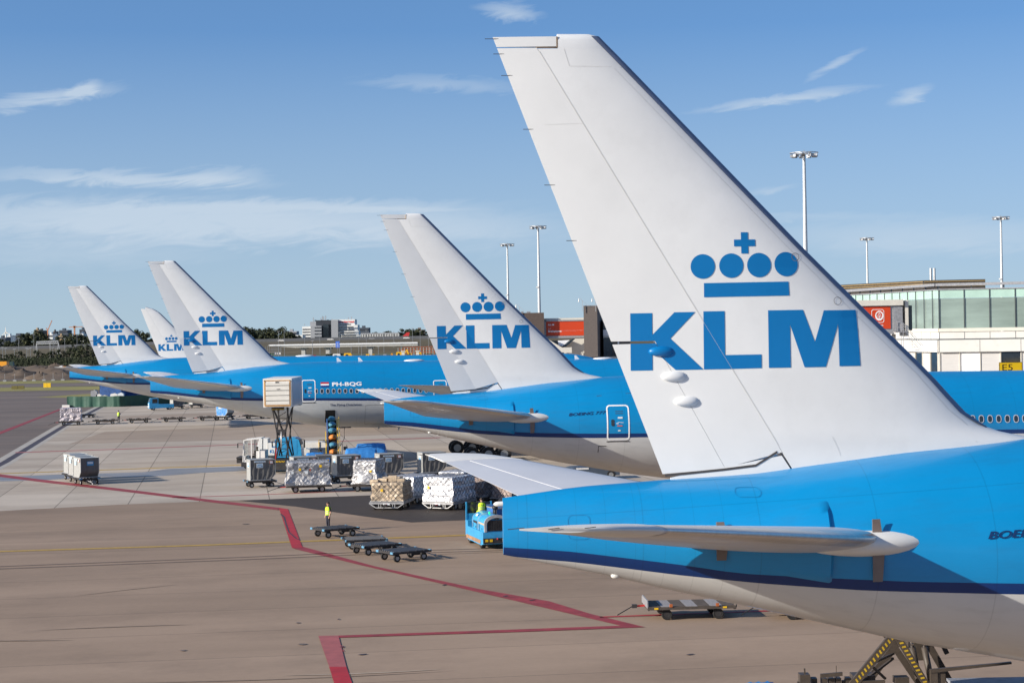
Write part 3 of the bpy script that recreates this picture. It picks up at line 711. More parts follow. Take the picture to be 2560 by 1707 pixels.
M_DARKA = pave('fresh_asphalt', (.040, .031, .026), var=.16, pcol=(.048, .037, .031))
M_FIELD = mat('field_grass', (.085, .085, .030), .95, var=.35, scale=.03, stretch=(.3, 1.2, 1))
M_GRASS = mat('verge_grass', (.21, .185, .045), .95, var=.3, scale=.12, stretch=(.3, 1.5, 1))
M_DIRT = mat('bare_earth', (.095, .070, .052), .95, var=.3, scale=.08, bump=.6, bscale=1.5)
M_RED = mat('red_line_paint', (.26, .028, .032), .65, var=.3, scale=1.2, dirt=.42)
M_RED2 = mat('fresh_red_paint', (.38, .012, .014), .6, var=.2, scale=1.2, dirt=.3)
M_RED3 = mat('faded_red_paint', (.33, .09, .085), .7, var=.15, scale=1.5, dirt=.2)
M_YELL = mat('yellow_line_paint', (.40, .25, .04), .7, var=.2, scale=3, dirt=.3)
M_SLOT = mat('drain_slot', (.045, .035, .045), .7, var=.3, scale=.6)
M_KERB = mat('drain_kerb', (.36, .33, .29), .8, var=.15, scale=.6)
M_STAIN = mat('damp_stain', (.22, .21, .205), .4, var=.4, scale=.35, stretch=(.3, 2, 1))

sheet('ground', [(-5000, -400), (5000, -400), (5000, 9500), (-5000, 9500)], -.02, M_FIELD)
sheet('apron', [(-330, -200), (500, -200), (500, 322), (160, 342), (-74, 342), (-330, 300)], 0, M_APRON)
drain = [(-24.2, 0), (-49.3, 185.8), (-60.9, 259.5), (-72.5, 341.0)]
sheet('taxiway', [(-320, 0)]+[(x-1.2, y) for x, y in drain]+[(-73.8, 347), (-20, 349), (160, 352), (160, 442), (-320, 442)], .004, M_ASPH)
e = pxs([(0, 1277), (300, 1261), (600, 1250)])
d3 = lambda Y: (lerp_tab([(b, a) for a, b in drain], Y), Y)
M_SL = sheet('apron_slabs', [d3(134), tuple(e[0])[:2], tuple(e[1])[:2], tuple(e[2])[:2], (60, 151), (60, 346), (-20, 339.5), d3(340)], .006, M_SLAB)
sheet('asphalt_patch', [tuple(p)[:2] for p in pxs([(598, 1251), (760, 1244), (945, 1237), (1300, 1224), (1620, 1215), (1620, 1285), (1250, 1297), (1176, 1299), (1028, 1305.5), (900, 1289), (740, 1266)])], .008, M_DARKA)
for n_, dx0, dx1, m_ in (('drain', -.35, .45, M_SLOT), ('kerb', -1.15, -.35, M_KERB), ('kerb', .45, 1.0, M_KERB)):
    sheet(n_, [(x+dx0, y) for x, y in drain[:]]+[(x+dx1, y) for x, y in drain[::-1]], .010, m_)
sheet('grass_verge', [(-330, 443), (160, 443), (160, 478), (-330, 474)], .004, M_GRASS)
sheet('taxiway', [(-330, 477.5), (160, 481.5), (160, 516), (-330, 512)], .004, M_ASPH)
sheet('grass_verge', [(-330, 515), (160, 519), (160, 552), (-330, 548)], .004, M_GRASS)
sheet('grass_verge', [tuple(p)[:2] for p in pxs([(88, 993), (210, 985), (300, 983), (300, 990), (180, 994)])], .009, M_GRASS)
sheet('earth', [(-420, 551), (-60, 553), (-60, 900), (-420, 900)], .004, M_DIRT)
sheet('field', [(-60, 556), (200, 556), (200, 720), (-60, 720)], .006, M_GRASS)

def mark(name, pts, m_, z=.014): sheet(name, [tuple(p)[:2] for p in pxs(pts)], z, m_)
mark('red_line', [(-60, 1176), (0, 1185), (100, 1198), (300, 1221), (500, 1245.5), (697, 1269), (697, 1275), (500, 1252), (300, 1227.5), (100, 1204.5), (0, 1192), (-60, 1184)], M_RED)
mark('red_line', [(697, 1269), (720, 1272.5), (756.5, 1368.7), (730, 1369.8)], M_RED2, .018)
mark('red_line', [(756, 1366), (936, 1415), (1200, 1472.6), (1373, 1502.7), (1477.5, 1534.5), (1613, 1567.5), (1553, 1563.8), (1200, 1481), (900, 1412), (733, 1371)], M_RED)
mark('red_line', [(1553, 1563.8), (1613, 1567.5), (1300, 1579.5), (843, 1594), (846, 1588.6), (1200, 1576.5)], M_RED, .018)
mark('red_line', [(796, 1589.7), (846, 1588.6), (866, 1667), (823, 1667)], M_RED3, .022)
mark('red_line', [(823, 1667), (866, 1667), (880, 1707), (903, 1780), (860, 1780), (835, 1707)], M_RED2, .022)
mark('red_line', [(-40, 1094), (-40, 1103), (0, 1085.5), (168, 1018), (160, 1018), (0, 1079)], M_RED)
mark('red_line', [(1500, 1541), (1620, 1536.5), (1930, 1525), (1930, 1527.5), (1620, 1539), (1500, 1543.5)], M_RED2)
mark('red_line', [(38, 1130.2), (300, 1122), (600, 1110.5), (1100, 1093), (1100, 1094.6), (600, 1112), (300, 1123.6), (38, 1132)], M_RED3)
mark('red_line', [(430, 1243), (600, 1237.5), (900, 1226), (900, 1227.4), (600, 1239), (430, 1244.5)], M_RED3)
mark('yellow_line', [(-60, 1378.8), (500, 1361.5), (1175, 1335.5), (1600, 1319), (1600, 1322), (1175, 1338.5), (500, 1364.3), (-60, 1381.5)], M_YELL)
mark('yellow_line', [(0, 1182.8), (250, 1174), (600, 1161.5), (1000, 1146), (1000, 1148), (600, 1163.2), (250, 1175.8), (0, 1184.6)], M_YELL)
M_CRACK = mat('tar_joint', (.155, .108, .08), .8)
for y0, y1, y2, y3 in ((1414.5, 1392, 1379, 1369), (1420.5, 1398, 1385, 1374.5)):
    mark('tar_seam', [(-60, y0+2.5), (600, y1), (900, y2), (1260, y3), (1260, y3+1.4), (900, y2+1.5), (600, y1+1.6), (-60, y0+4.3)], M_CRACK)
mark('damp_patch', [(0, 1192), (150, 1186), (360, 1180), (420, 1172), (600, 1166), (740, 1160), (740, 1172), (600, 1177), (500, 1182), (400, 1190), (240, 1192), (120, 1199), (0, 1203)], M_STAIN, .012)
random.seed(4)
for (x, y, s) in ((905, 1636, 12), (855, 1617, 6), (846, 1548, 3), (1263, 1490, 7), (1330, 1500, 8), (1110, 1462, 6), (1724, 1636, 10)):
    mark('skid_mark', [(x-s, y+1.5), (x-s*.3, y-.6), (x+s, y-1.5), (x+s, y-.2), (x, y+1.6)], M_SLOT, .026)
mark('skid_mark', [(702, 1284), (712, 1292), (717, 1310), (724, 1330), (742, 1346), (748, 1348), (748, 1350), (738, 1346), (721, 1331), (713.5, 1311), (708.5, 1294), (701, 1286)], M_SLOT, .026)
mark('red_line', [(853, 1613), (857, 1616), (859, 1620), (855, 1618)], M_RED2, .022); mark('red_line', [(856, 1623), (861, 1629), (857, 1628)], M_RED2, .022)

M_TRAIL = mat('tyre_trail', (.205, .148, .103), .75, var=.3, scale=.6); M_PALE = mat('worn_scrape', (.36, .28, .21), .8, var=.2, scale=.8); M_OIL = mat('oil_stain', (.165, .118, .085), .5, var=.4, scale=1.5)
rnd = random.Random(31)
for k in range(7):
    px, py = rnd.uniform(-50, 1700), rnd.uniform(1330, 1700); c = at(px, py); a = GA+rnd.choice((0, 0, .1, -.25, .5))+rnd.uniform(-.06, .06); L_ = rnd.uniform(3, 16); bend = rnd.uniform(-.05, .05); w = rnd.uniform(.03, .08); up_ = []; dn = []
    for i in range(13):
        t_ = i/12-.5; x = c.x+math.cos(a+bend*t_*4)*L_*t_; y = c.y+math.sin(a+bend*t_*4)*L_*t_; ww = w*(1-abs(t_*2)**3)+.004; up_.append((x, y+ww)); dn.append((x, y-ww))
    sheet('tyre_mark', up_+dn[::-1], (.0152+.0004*k), M_TRAIL if k % 4 else M_PALE)
for k in range(4):
    px, py = rnd.uniform(-50, 1600), rnd.uniform(1290, 1700); c = at(px, py); rr_ = rnd.uniform(.06, .28); n = 11
    sheet('oil_stain', [(c.x+rr_*rnd.uniform(.6, 1.3)*math.cos(2*PI*i/n), c.y+rr_*rnd.uniform(.6, 1.3)*math.sin(2*PI*i/n)) for i in range(n)], (.0216+.0004*k), M_OIL)

M_BAND = pave('apron_slab_brown', (.335, .265, .205), ju=5.0, var=.14, dark=.5, pcol=(.30, .235, .18))
mark('slab_band', [(172, 1110), (262, 1079), (640, 1064), (1100, 1048), (1100, 1082), (640, 1098)], M_BAND, .008)
mark('slab_band', [(240, 1092.5-30), (300, 1040), (640, 1028), (640, 1036), (300, 1050)], M_BAND, .008)

# ------------------------------------------------------------------ ramp equipment
from mathutils import noise as mnoise
FOIL = mat('silver_foil_wrap', (.80, .80, .82), .28, metal=.25, var=.08, scale=5, bump=1.0, bscale=7)
CLEAR = mat('clear_plastic_wrap', (.50, .49, .49), .25, metal=.1, var=.3, scale=3.5, bump=1.0, bscale=6, spec=.9)
CARD = mat('cardboard', (.44, .345, .24), .45, var=.38, scale=2.5, bump=.5, bscale=6, spec=.6)
BWRAP = mat('brown_cargo_wrap', (.30, .23, .20), .45, var=.3, scale=2.5, bump=1.0, bscale=5)
PWRAP = mat('pinkish_plastic_wrap', (.46, .41, .43), .35, var=.35, scale=3, bump=1.0, bscale=6, spec=.8)
NET = mat('cargo_net_cord', (.03, .035, .06), .8)
NETW = mat('cargo_net_grey', (.12, .13, .16), .8)
ROLLERM = mat('steel_roller', (.20, .19, .18), .5, metal=.3, var=.2)
PLANK1 = mat('brown_deck_board', (.085, .062, .045), .8, var=.3, scale=3)
PLANK2 = mat('grey_deck_board', (.26, .24, .235), .75, var=.2, scale=4, stretch=(6, .5, 1))
TROLB = mat('trolley_blue', (.10, .26, .40), .5, var=.15, dirt=.4)
GROUPS = {}

def make_container_dolly(L_=2.2, W_=1.75, base=None, zig=True):
    r = empty('container_dolly')
    mb = MB(); 
    for s in (-1, 1):
        mb.box((0, s*W_/2, .47), (L_, .06, .10))
        if zig:
            for k in range(4):
                x = -L_/2+.25+k*(L_-.3)/4; mb.prism([(x, .46), (x+.36, .46), (x+.18, .56)], 'y', s*W_/2-.05, s*W_/2+.05)
    for x in (-L_/2, L_/2): mb.box((x, 0, .47), (.08, W_+.06, .10))
    mb.box((0, 0, .38), (L_*.8, .3, .08)); mb.box((-L_*.33, 0, .36), (.12, W_*.8, .12)); mb.box((L_*.33, 0, .36), (.12, W_*.8, .12)); mb.box((.45, -.3, .33), (.6, .5, .12))
    mb.build('deck_frame', DARK, r)
    for k in range(7):
        y = -W_/2+.18+k*(W_-.36)/6; mb = MB(); mb.tube([(-L_/2+.08, y, .53), (L_/2-.08, y, .53)], .035, 6); mb.build('roller', ROLLERM, r, smooth=40)
    mb = MB(); mb.box((-L_/2-.045, 0, .49), (.035, W_*.9, .07)); mb.build('end_bar', DARK, r)
    mb = MB(); mb.box((L_/2+.045, 0, .49), (.035, W_*.9, .07)); mb.build('end_bar', DARK, r)
    for sx in (-1, 1):
        for sy in (-1, 1): mb = MB(); mb.box((sx*(L_/2+.03), sy*(W_/2-.12), .49), (.08, .26, .11)); mb.build('corner_guard', TROLB, r)
    for x in (-L_*.36, L_*.36):
        for y in (-W_*.38, W_*.38):
            a, b = MB(), MB(); wheel(a, b, (x, y, .20), .20, .12); a.box((x, y+.0, .33), (.08, .16, .1)); w = a.build('wheel', TYRE, r, smooth=30); b.build('rim', RIM, w, smooth=30)
    mb = MB(); mb.bar((L_/2, 0, .36), (L_/2+.75, 0, .12), .05); mb.bar((L_/2, .25, .36), (L_/2+.4, 0, .23), .04); mb.bar((L_/2, -.25, .36), (L_/2+.4, 0, .23), .04); mb.ball((L_/2+.8, 0, .1), .07); mb.build('tow_bar', GREYM, r)
    return r
def make_pallet_dolly(L_=3.3, W_=2.45, col=DBROWN):
    r = empty('pallet_dolly'); mb = MB()
    for s in (-1, 1):
        mb.box((0, s*W_/2, .48), (L_, .08, .12)); mb.box((s*L_/2, 0, .48), (.1, W_, .12))
        for k in range(3): mb.box((-L_*.33+k*L_*.33, s*W_/2, .57), (.5, .09, .08))
    for y in (-W_/4, 0, W_/4): mb.box((0, y, .46), (L_, .06, .08))
    mb.box((0, 0, .36), (L_*.75, .35, .1)); mb.build('deck_frame', col, r)
    for k in range(10):
        x = -L_/2+.25+k*(L_-.5)/9; mb = MB(); mb.tube([(x, -W_/2+.08, .54), (x, W_/2-.08, .54)], .035, 6); mb.build('roller', ROLLERM, r, smooth=40)
    for x in (-L_*.30, L_*.30):
        mb = MB(); mb.box((x, 0, .27), (.12, W_*.8, .1)); mb.build('axle', DARK, r)
        for y in (-W_*.40, W_*.40):
            a, b = MB(), MB(); wheel(a, b, (x, y, .25), .25, .15); w = a.build('wheel', TYRE, r, smooth=30); b.build('rim', RIM, w, smooth=30)
    mb = MB(); mb.bar((-L_/2, 0, .40), (-L_/2-.5, 0, .38), .07, mi=1); mb.bar((-L_/2-.5, 0, .38), (-L_/2-1.4, 0, .08), .04); mb.box((-L_/2-.55, 0, .39), (.14, .14, .14)); mb.build('tow_bar', [DARK, REDP], r)
    return r
def make_end_dolly():           # pallet dolly seen end on, with a braced tubular end
    r = make_pallet_dolly(3.2, 2.35, GREYM)
    mb = MB()
    for s in (-1, 1): pass
    for x in (-1.62,):
        mb.bar((x, -1.15, .44), (x, -.75, .18), .05); mb.bar((x, 1.15, .44), (x, .75, .18), .05); mb.bar((x, -.75, .18), (x, .75, .18), .05)
        for y in (-.55, -.4, .4, .55): mb.bar((x, y, .18), (x, y, .46), .035)
    mb.build('end_brace', ALU, r)
    mb = MB(); mb.box((-1.69, 0, .42), (.03, .45, .10)); mb.build('end_plate', PLATE, r)
    return r
def make_container(blue=False, end=False):
    r = empty('air_cargo_container'); prof = [(-1.0, 0), (.56, 0), (1.0, .46), (1.0, 1.63), (-1.0, 1.63)]
    mb = MB(); mb.prism([(x*.985, .03+z*.97) for x, z in prof], 'y', -.74, .75); mb.build('shell', SILV, r)
    # canvas curtain on the broad face, gathered in folds
    mb = MB(); nx, nz = 26, 10; g = []
    for j in range(nz+1):
        row = []
        for i in range(nx+1):
            z = .06+1.50*j/nz; xr = .56+max(0, min(1, (z-.0)/.46))*.44 if z < .46 else 1.0
            x = -.95+(xr-.05+.95)*i/nx; fold = .022*math.sin(i*1.15+1.5*math.sin(j*.5))*(1-j/nz*.7)+.012*math.sin(i*.4+j*.9)
            row.append((x, -.765+fold, z))
        g.append(row)
    if end:
        g = [[(xx+.012+.01*math.sin(i*1.3+j), -.72+1.44*i/12, z) for i in range(13)] for j, (xx, z) in enumerate(((.60, .06), (.72, .19), (.86, .33), (1.0, .48), (1.0, .8), (1.0, 1.2), (1.0, 1.58)))]
        mb = MB()
    mb.loft(g, c0=False, c1=False, closed=False); mb.build('curtain', TARP if blue else CANVAS, r, smooth=True, fix=False)
    mb = MB(); y = -.775
    ring = prof+[prof[0]]
    for (a, b), (c, d) in zip(ring, ring[1:]): mb.bar((a*.985, y+.02, .03+b*.97), (c*.985, y+.02, .03+d*.97), .045)
    for (a, b), (c, d) in zip(ring, ring[1:]): mb.bar((a*.985, .75, .03+b*.97), (c*.985, .75, .03+d*.97), .045)
    mb.build('frame', SILV, r)
    mb = MB(); mb.box2((-1.03, -.80, 0), (.60, .80, .05)); mb.build('base_plate', ALU, r)
    yy = -.80
    def plate(name, x0, x1, z0, z1, m_):
        mb = MB(); mb.box2((x0, yy-.006, z0), (x1, yy, z1)); return mb.build(name, m_, r)
    def words(par, body, x0, x1, z0, z1, m_):
        vs, fs = text2d(body, x1-x0, z1-z0, 0, .02); mb = MB(); mb.add([(x0+a, yy-.010, z0+b) for a, b in vs], fs); mb.build('lettering', m_, par, fix=False)
    p = plate('code_label', -.70, .20, 1.40, 1.52, PLATE); words(p, 'AKE 00151 KL', -.66, .16, 1.425, 1.495, PLATEB)
    p = plate('airline_label', -.52, 0, .98, 1.33, PLATE); words(p, 'KLM', -.47, -.05, 1.02, 1.15, PLATEB)
    mb = MB()
    for k in range(4): mb.box((-.41+k*.10, yy-.008, 1.24), (.07, .006, .05))
    mb.box((-.26, yy-.008, 1.19), (.34, .006, .02)); mb.build('crown_mark', PLATEB, p)
    p = plate('hazard_label', .52, .78, 1.28, 1.50, PLATER)
    mb = MB(); mb.box2((.545, yy-.009, 1.305), (.755, yy-.005, 1.475)); mb.build('label_centre', PLATE, p)
    mb = MB(); mb.box2((-1.02, -.4, 1.0), (-1.0, .25, 1.35)); mb.build('side_label', PLATE, r); mb = MB(); mb.box2((-1.024, -.3, 1.05), (-1.019, .15, 1.17)); mb.build('side_label_mark', PLATEB, r)
    mb = MB(); mb.box2((1.025, -.25, .98), (1.035, .30, 1.32)); q_ = mb.build('side_label', PLATEB if end else PLATE, r)
    if end: mb = MB(); mb.box2((1.036, -.2, 1.12), (1.04, .25, 1.28)); mb.build('label_centre', PLATE, q_)
    return r

def net_lines(mb, P, w, h, sp, th):             # diagonal cords on a w x h face; P maps (u, v) to 3-D
    for sg in (1, -1):
        k = -h
        while k < w+h:
            pts = []
            a, b = (k, 0), (k+h, h)
            u0, u1 = max(0, k), min(w, k+h)
            if u1 > u0:
                v0, v1 = u0-k, u1-k
                A_, B_ = ((u0, v0), (u1, v1)) if sg > 0 else ((w-u0, v0), (w-u1, v1))
                n = 4; 
                for i in range(n):
                    p = [A_[q]+(B_[q]-A_[q])*i/n for q in (0, 1)]; r_ = [A_[q]+(B_[q]-A_[q])*(i+1)/n for q in (0, 1)]
                    mb.bar(P(*p), P(*r_), th)
            k += sp
def make_load(W_, D_, Ht, material, seed=1, netm=NET, flare=.0, sp=.42, crumple=.035, stickers=True, extra=None):
    rnd = random.Random(seed); r = empty('cargo_pallet')
    def wob(x, y, z, q): v = Vector((x*1.7+seed*3.1, y*1.7, z*2.3)); return (mnoise.noise(v)*q*2.6+rnd.uniform(-q, q)*.45)
    nx, ny, nz = int(W_/.14), int(D_/.14), max(6, int(Ht/.14)); g = []
    bulge = [(rnd.uniform(-.03, .03)) for _ in range(nz+1)]
    for j in range(nz+1):
        v = j/nz; fl = flare*max(0, 1-v*2.2)+bulge[j]*.6
        per = [(-W_/2+W_*i/nx, -D_/2) for i in range(nx)]+[(W_/2, -D_/2+D_*i/ny) for i in range(ny)]+[(W_/2-W_*i/nx, D_/2) for i in range(nx)]+[(-W_/2, D_/2-D_*i/ny) for i in range(ny)]
        row = []
        for x, y in per:
            kx = (W_/2+fl)/(W_/2); ky = (D_/2+fl)/(D_/2); q = crumple*(1.6 if v < .35 and flare else 1)
            row.append((x*kx+wob(x, y, v*Ht, q), y*ky+wob(y, x+9, v*Ht, q), .06+(Ht-.06)*v+rnd.uniform(-.02, .02)))
        g.append(row)
    n = len(g[0]); top = [(x*.93, y*.93, Ht+.03+rnd.uniform(-.02, .03)) for x, y, z in g[-1]]; top2 = [(x*.4, y*.4, Ht+.05) for x, y, z in g[-1]]
    mb = MB(); mb.loft(g+[top, top2]); mb.build('wrapped_load', material, r)
    mb = MB(); mb.box((0, 0, .03), (W_+flare*1.6+.1, D_+flare*1.6+.1, .04)); mb.build('pallet_board', ALU, r)
    if extra: extra(r)
    if netm:
        o = .05; mb = MB(); th = .015
        net_lines(mb, lambda u, v: (-W_/2+u, -D_/2-o-flare*max(0, 1-v/Ht*2.2), v+.05), W_, Ht, sp, th)
        net_lines(mb, lambda u, v: (-W_/2+u, D_/2+o, v+.05), W_, Ht, sp, th)
        for s in (-1, 1): net_lines(mb, lambda u, v, s=s: (s*(W_/2+o+flare*max(0, 1-v/Ht*2.2)), -D_/2+u, v+.05), D_, Ht, sp, th)
        net_lines(mb, lambda u, v: (-W_/2+u, -D_/2+v, Ht+.08), W_, D_, sp*1.3, th)
        mb.build('cargo_net', netm, r, fix=False)
    if stickers:
        for k in range(stickers if stickers is not True else 2):
            x = rnd.uniform(-W_*.4, W_*.3); z = rnd.uniform(Ht*.55, Ht*.85); s = rnd.uniform(.12, .24)
            mb = MB(); mb.box((x, -D_/2-.085, z), (s, .01, s)); mb.build('sticker', [YEL, PLATE, PLATER, DARK][k % 4] if stickers is not True else YEL, r)
    return r
def place(r, p, rz, label, cat, group=None, z=0.0):
    r.location = (p[0], p[1], z); r.rotation_euler = (0, 0, R(rz)); tag(r, label, cat, group); return r

# --- empty dollies at the waiting man
GD = 'empty container dollies near the waiting man'
D0 = make_container_dolly(); first = True
def off(p, rz, lx, ly):
    c, s = math.cos(R(rz)), math.sin(R(rz)); return (p[0]+c*lx-s*ly, p[1]+s*lx+c*ly)
for (px, py, rz, lab) in ((814, 1325, 33, 'empty roller dolly directly in front of the standing man, farthest from the blue tug'), (869, 1352, 14, 'empty roller dolly straddling the yellow line, second behind the standing man\'s'),
                          (913.7, 1366.7, 33, 'empty roller dolly in the middle of the short coupled string'), (985.6, 1382.6, 33, 'empty roller dolly at the end of the string nearest the blue tug, tow bar down')):
    o = D0 if first else copy_tree(D0); first = False
    p = at(px, py, .5); place(o, off(p, rz, 1.08, .9), rz, lab, 'dolly', GD)

# --- three containers alone on the left
C0 = make_container(); CE = make_container(end=True); D1 = copy_tree(D0)
GC = 'grey canvas air cargo containers'; GL = 'dollies under the grey containers'
base = at(216, 1209)
for k, (lc, ld) in enumerate((('grey cargo container nearest us in the lone trio on the left apron', 'dolly under the nearest container of the lone trio'), ('grey cargo container in the middle of the lone trio on the left apron', 'dolly under the middle container of the lone trio'),
                              ('grey cargo container farthest back in the lone trio on the left apron', 'dolly under the farthest container of the lone trio'))):
    p = (base.x-.98*k, base.y+2.45*k)
    c = CE if k == 0 else copy_tree(CE); place(c, p, -60, lc, 'container', GC, .56)
    d = D1 if k == 0 else copy_tree(D0); place(d, p, -62, ld, 'dolly', GL)
# --- row of five containers
first = True
for px, py, w in ((649, 1148.7, 'leftmost in the row by the scissor truck'), (757, 1142.8, 'half hidden behind the long wrapped pallet'), (864, 1138.3, 'directly right of the dark baggage cart'),
                  (971, 1134.4, 'standing before the big blue tarpaulin, red square label'), (1078, 1130.9, 'partly behind the tip of the grey tailplane')):
    p = at(px, py, 2.17); place(C0 if first else copy_tree(C0), (p.x, p.y+.78), 19, 'grey canvas container '+w, 'container', GC, .56)
    place(copy_tree(D0), (p.x-.1, p.y+.78), 19, 'dolly under the grey container '+w, 'dolly', GL); first = False
# --- pallets
GP = 'wrapped air cargo pallets'; GQ = 'dollies under the wrapped pallets'
PD = make_pallet_dolly(); ED = make_end_dolly()
p = at(767, 1231); pc = (p.x, p.y+1.0)
place(make_load(3.05, 2.3, 1.70, CLEAR, 3, NETW, .18, .34, .05, 6), pc, 9, 'long pallet in clear wrap with dark windows and stickers, red tow bar at its left', 'cargo', GP, .56)
place(PD, pc, 9, 'rusty dolly with a red tow bar under the long clear-wrapped pallet', 'dolly', GQ)
mb = MB(); T = bpy.data.objects['cargo_pallet']
for x, z, w, h in ((-.95, 1.32, .26, .38), (.55, 1.32, .28, .42), (-.0, 1.1, .06, .9)):
    mb = MB(); mb.box((x, -1.25, z), (w, .02, h)); mb.build('dark_panel', NETW, T)
p = at(925, 1228); pc = (p.x-.1, p.y+1.0)
place(make_load(1.75, 2.5, 1.75, CLEAR, 5, NET, .16, .36, .05, 1), pc, -12, 'squarish clear-wrapped netted pallet with one yellow sticker', 'cargo', GP, .56)
place(copy_tree(PD), pc, 9, 'rusty dolly under the squarish clear-wrapped netted pallet', 'dolly', GQ)
def boxes(r):
    rnd = random.Random(8)
    for (x, y, z, a, b, c) in ((-.95, -.9, 1.30, .55, .5, .32), (.25, -.7, 1.50, .55, .5, .42), (-.4, -.75, 1.42, .6, .5, .22), (.8, -.6, 1.38, .5, .6, .25), (.0, .4, 1.4, 1.2, .8, .3)):
        mb = MB(); mb.box((x, y, z), (a, b, c), rz=rnd.uniform(-.1, .1)); mb.build('carton', CARD, r)
p = at(980, 1254, .56); pc = (p.x-.1, p.y+1.5)
place(make_load(2.1, 2.9, 1.25, CARD, 7, NET, .06, .38, .03, 1, boxes), pc, -9, 'brown cardboard boxes under torn plastic and netting on a silver dolly', 'cargo', GP, .56)
place(ED, pc, 81, 'silver braced dolly under the brown cardboard boxes', 'dolly', GQ)
p = at(1091, 1254.5, .56); pc = off((p.x, p.y), -27, .15, 1.55)
place(make_load(2.2, 3.1, 1.62, FOIL, 9, NET, .03, .40, .03, 1), pc, -27, 'bright silver foil pallet nearest the blue tug, yellow tag on its front', 'cargo', GP, .56)
place(copy_tree(ED), pc, 63, 'silver braced dolly under the bright foil pallet nearest the tug', 'dolly', GQ)
p = at(1002, 1239.6, .56); pc = off((p.x, p.y), -32, 0, 1.5)
place(make_load(2.2, 3.1, 1.30, FOIL, 11, NETW, .02, .40, .02, 3), pc, -32, 'silver foil pallet standing behind the brown cardboard boxes', 'cargo', GP, .56)
place(copy_tree(ED), pc, 58, 'dolly under the foil pallet behind the cardboard boxes', 'dolly', GQ)
p = atY(1150, 1200, 138.5)
place(make_load(2.0, 2.6, 1.25, FOIL, 13, NETW, .02, .45, .02, 1), p, -27, 'small foil pallet just showing above the bright one, under the tailplane edge', 'cargo', GP, .56)
place(copy_tree(PD), p, 60, 'dolly under the small foil pallet below the tailplane edge', 'dolly', GQ)
p = atY(1232, 1200, 132.5)
place(make_load(2.2, 3.2, 1.25, BWRAP, 15, NET, .05, .40, .04, False), p, -52, 'brownish netted pallet in the shade beneath the big grey tailplane', 'cargo', GP, .56)
place(copy_tree(PD), p, 38, 'dolly under the brownish pallet in the tailplane shade', 'dolly', GQ)
p = atY(1300, 1200, 130.0)
place(make_load(2.2, 3.2, 1.05, BWRAP, 16, NET, .05, .40, .04, False), p, -52, 'brown netted pallet almost hidden where tailplane and tail cone meet', 'cargo', GP, .56)

# --- long line of pallet dollies in the background
GB = 'empty pallet dollies coupled in a long line'
for k, (a, b) in enumerate((((157, 1064), (190, 1062)), ((242, 1061), (276, 1060)), ((327, 1058), (360, 1057)), ((413, 1055), (447, 1054)), ((498, 1052), (543, 1051)), ((616, 1048), (655, 1047)))):
    A_, B_ = at(*a), at(*b); c = ((A_.x+B_.x)/2, (A_.y+B_.y)/2+1.0)
    lab = ['dolly carrying the lone pinkish wrapped pallet at the end of the line', 'empty dolly to the left of the far man in a vest', 'empty dolly to the right of the far man in a vest', 'empty dolly third right of the far man, below the airliner belly', 'empty dolly just left of the blue curtain container', 'empty dolly right of the blue curtain container'][k]
    place(copy_tree(PD), c, 13, lab, 'dolly', GB)
    if k == 0: place(make_load(2.75, 2.2, 1.75, PWRAP, 21, None, .05, .4, .05, False), c, 9, 'lone pinkish plastic-wrapped pallet on the far left dolly', 'cargo', GP, .56)
place(copy_tree(PD), tuple(at(690, 1045.5))[:2], 13, 'last dolly of the far line, beyond the scissor truck', 'dolly', GB)
p = at(216, 1044); place(copy_tree(D0), p, 40, 'empty dark dolly parked behind the pinkish wrapped pallet', 'dolly', 'empty dark dollies by the green screen'); 
p = at(562, 1049); place(make_container(True), (p.x, p.y+.4), -30, 'cargo container with a pale blue curtain in the far dolly line', 'container', GC, .56); place(copy_tree(D0), (p.x, p.y+.4), -30, 'dolly under the container with the pale blue curtain', 'dolly', GL)
for k, px in enumerate((225, 270, 317, 362)):
    p = at(px, 1015-k*.8); place(copy_tree(D0), p, 12, ['leftmost', 'second from left', 'third from left', 'fourth from left'][k]+' empty dolly at the foot of the green screen', 'dolly', 'empty dark dollies by the green screen')
for k, (px, py) in enumerate(((442, 1022), (490, 1019))):
    p = at(px, py); place(copy_tree(C0), (p.x, p.y+.6), 30, ['grey container behind the small blue tractor', 'second grey container behind the small blue tractor'][k], 'container', GC, .56); place(copy_tree(D0), (p.x, p.y+.6), 12, ['dolly coupled directly behind the small blue tractor', 'second dolly behind the small blue tractor'][k], 'dolly', GL)

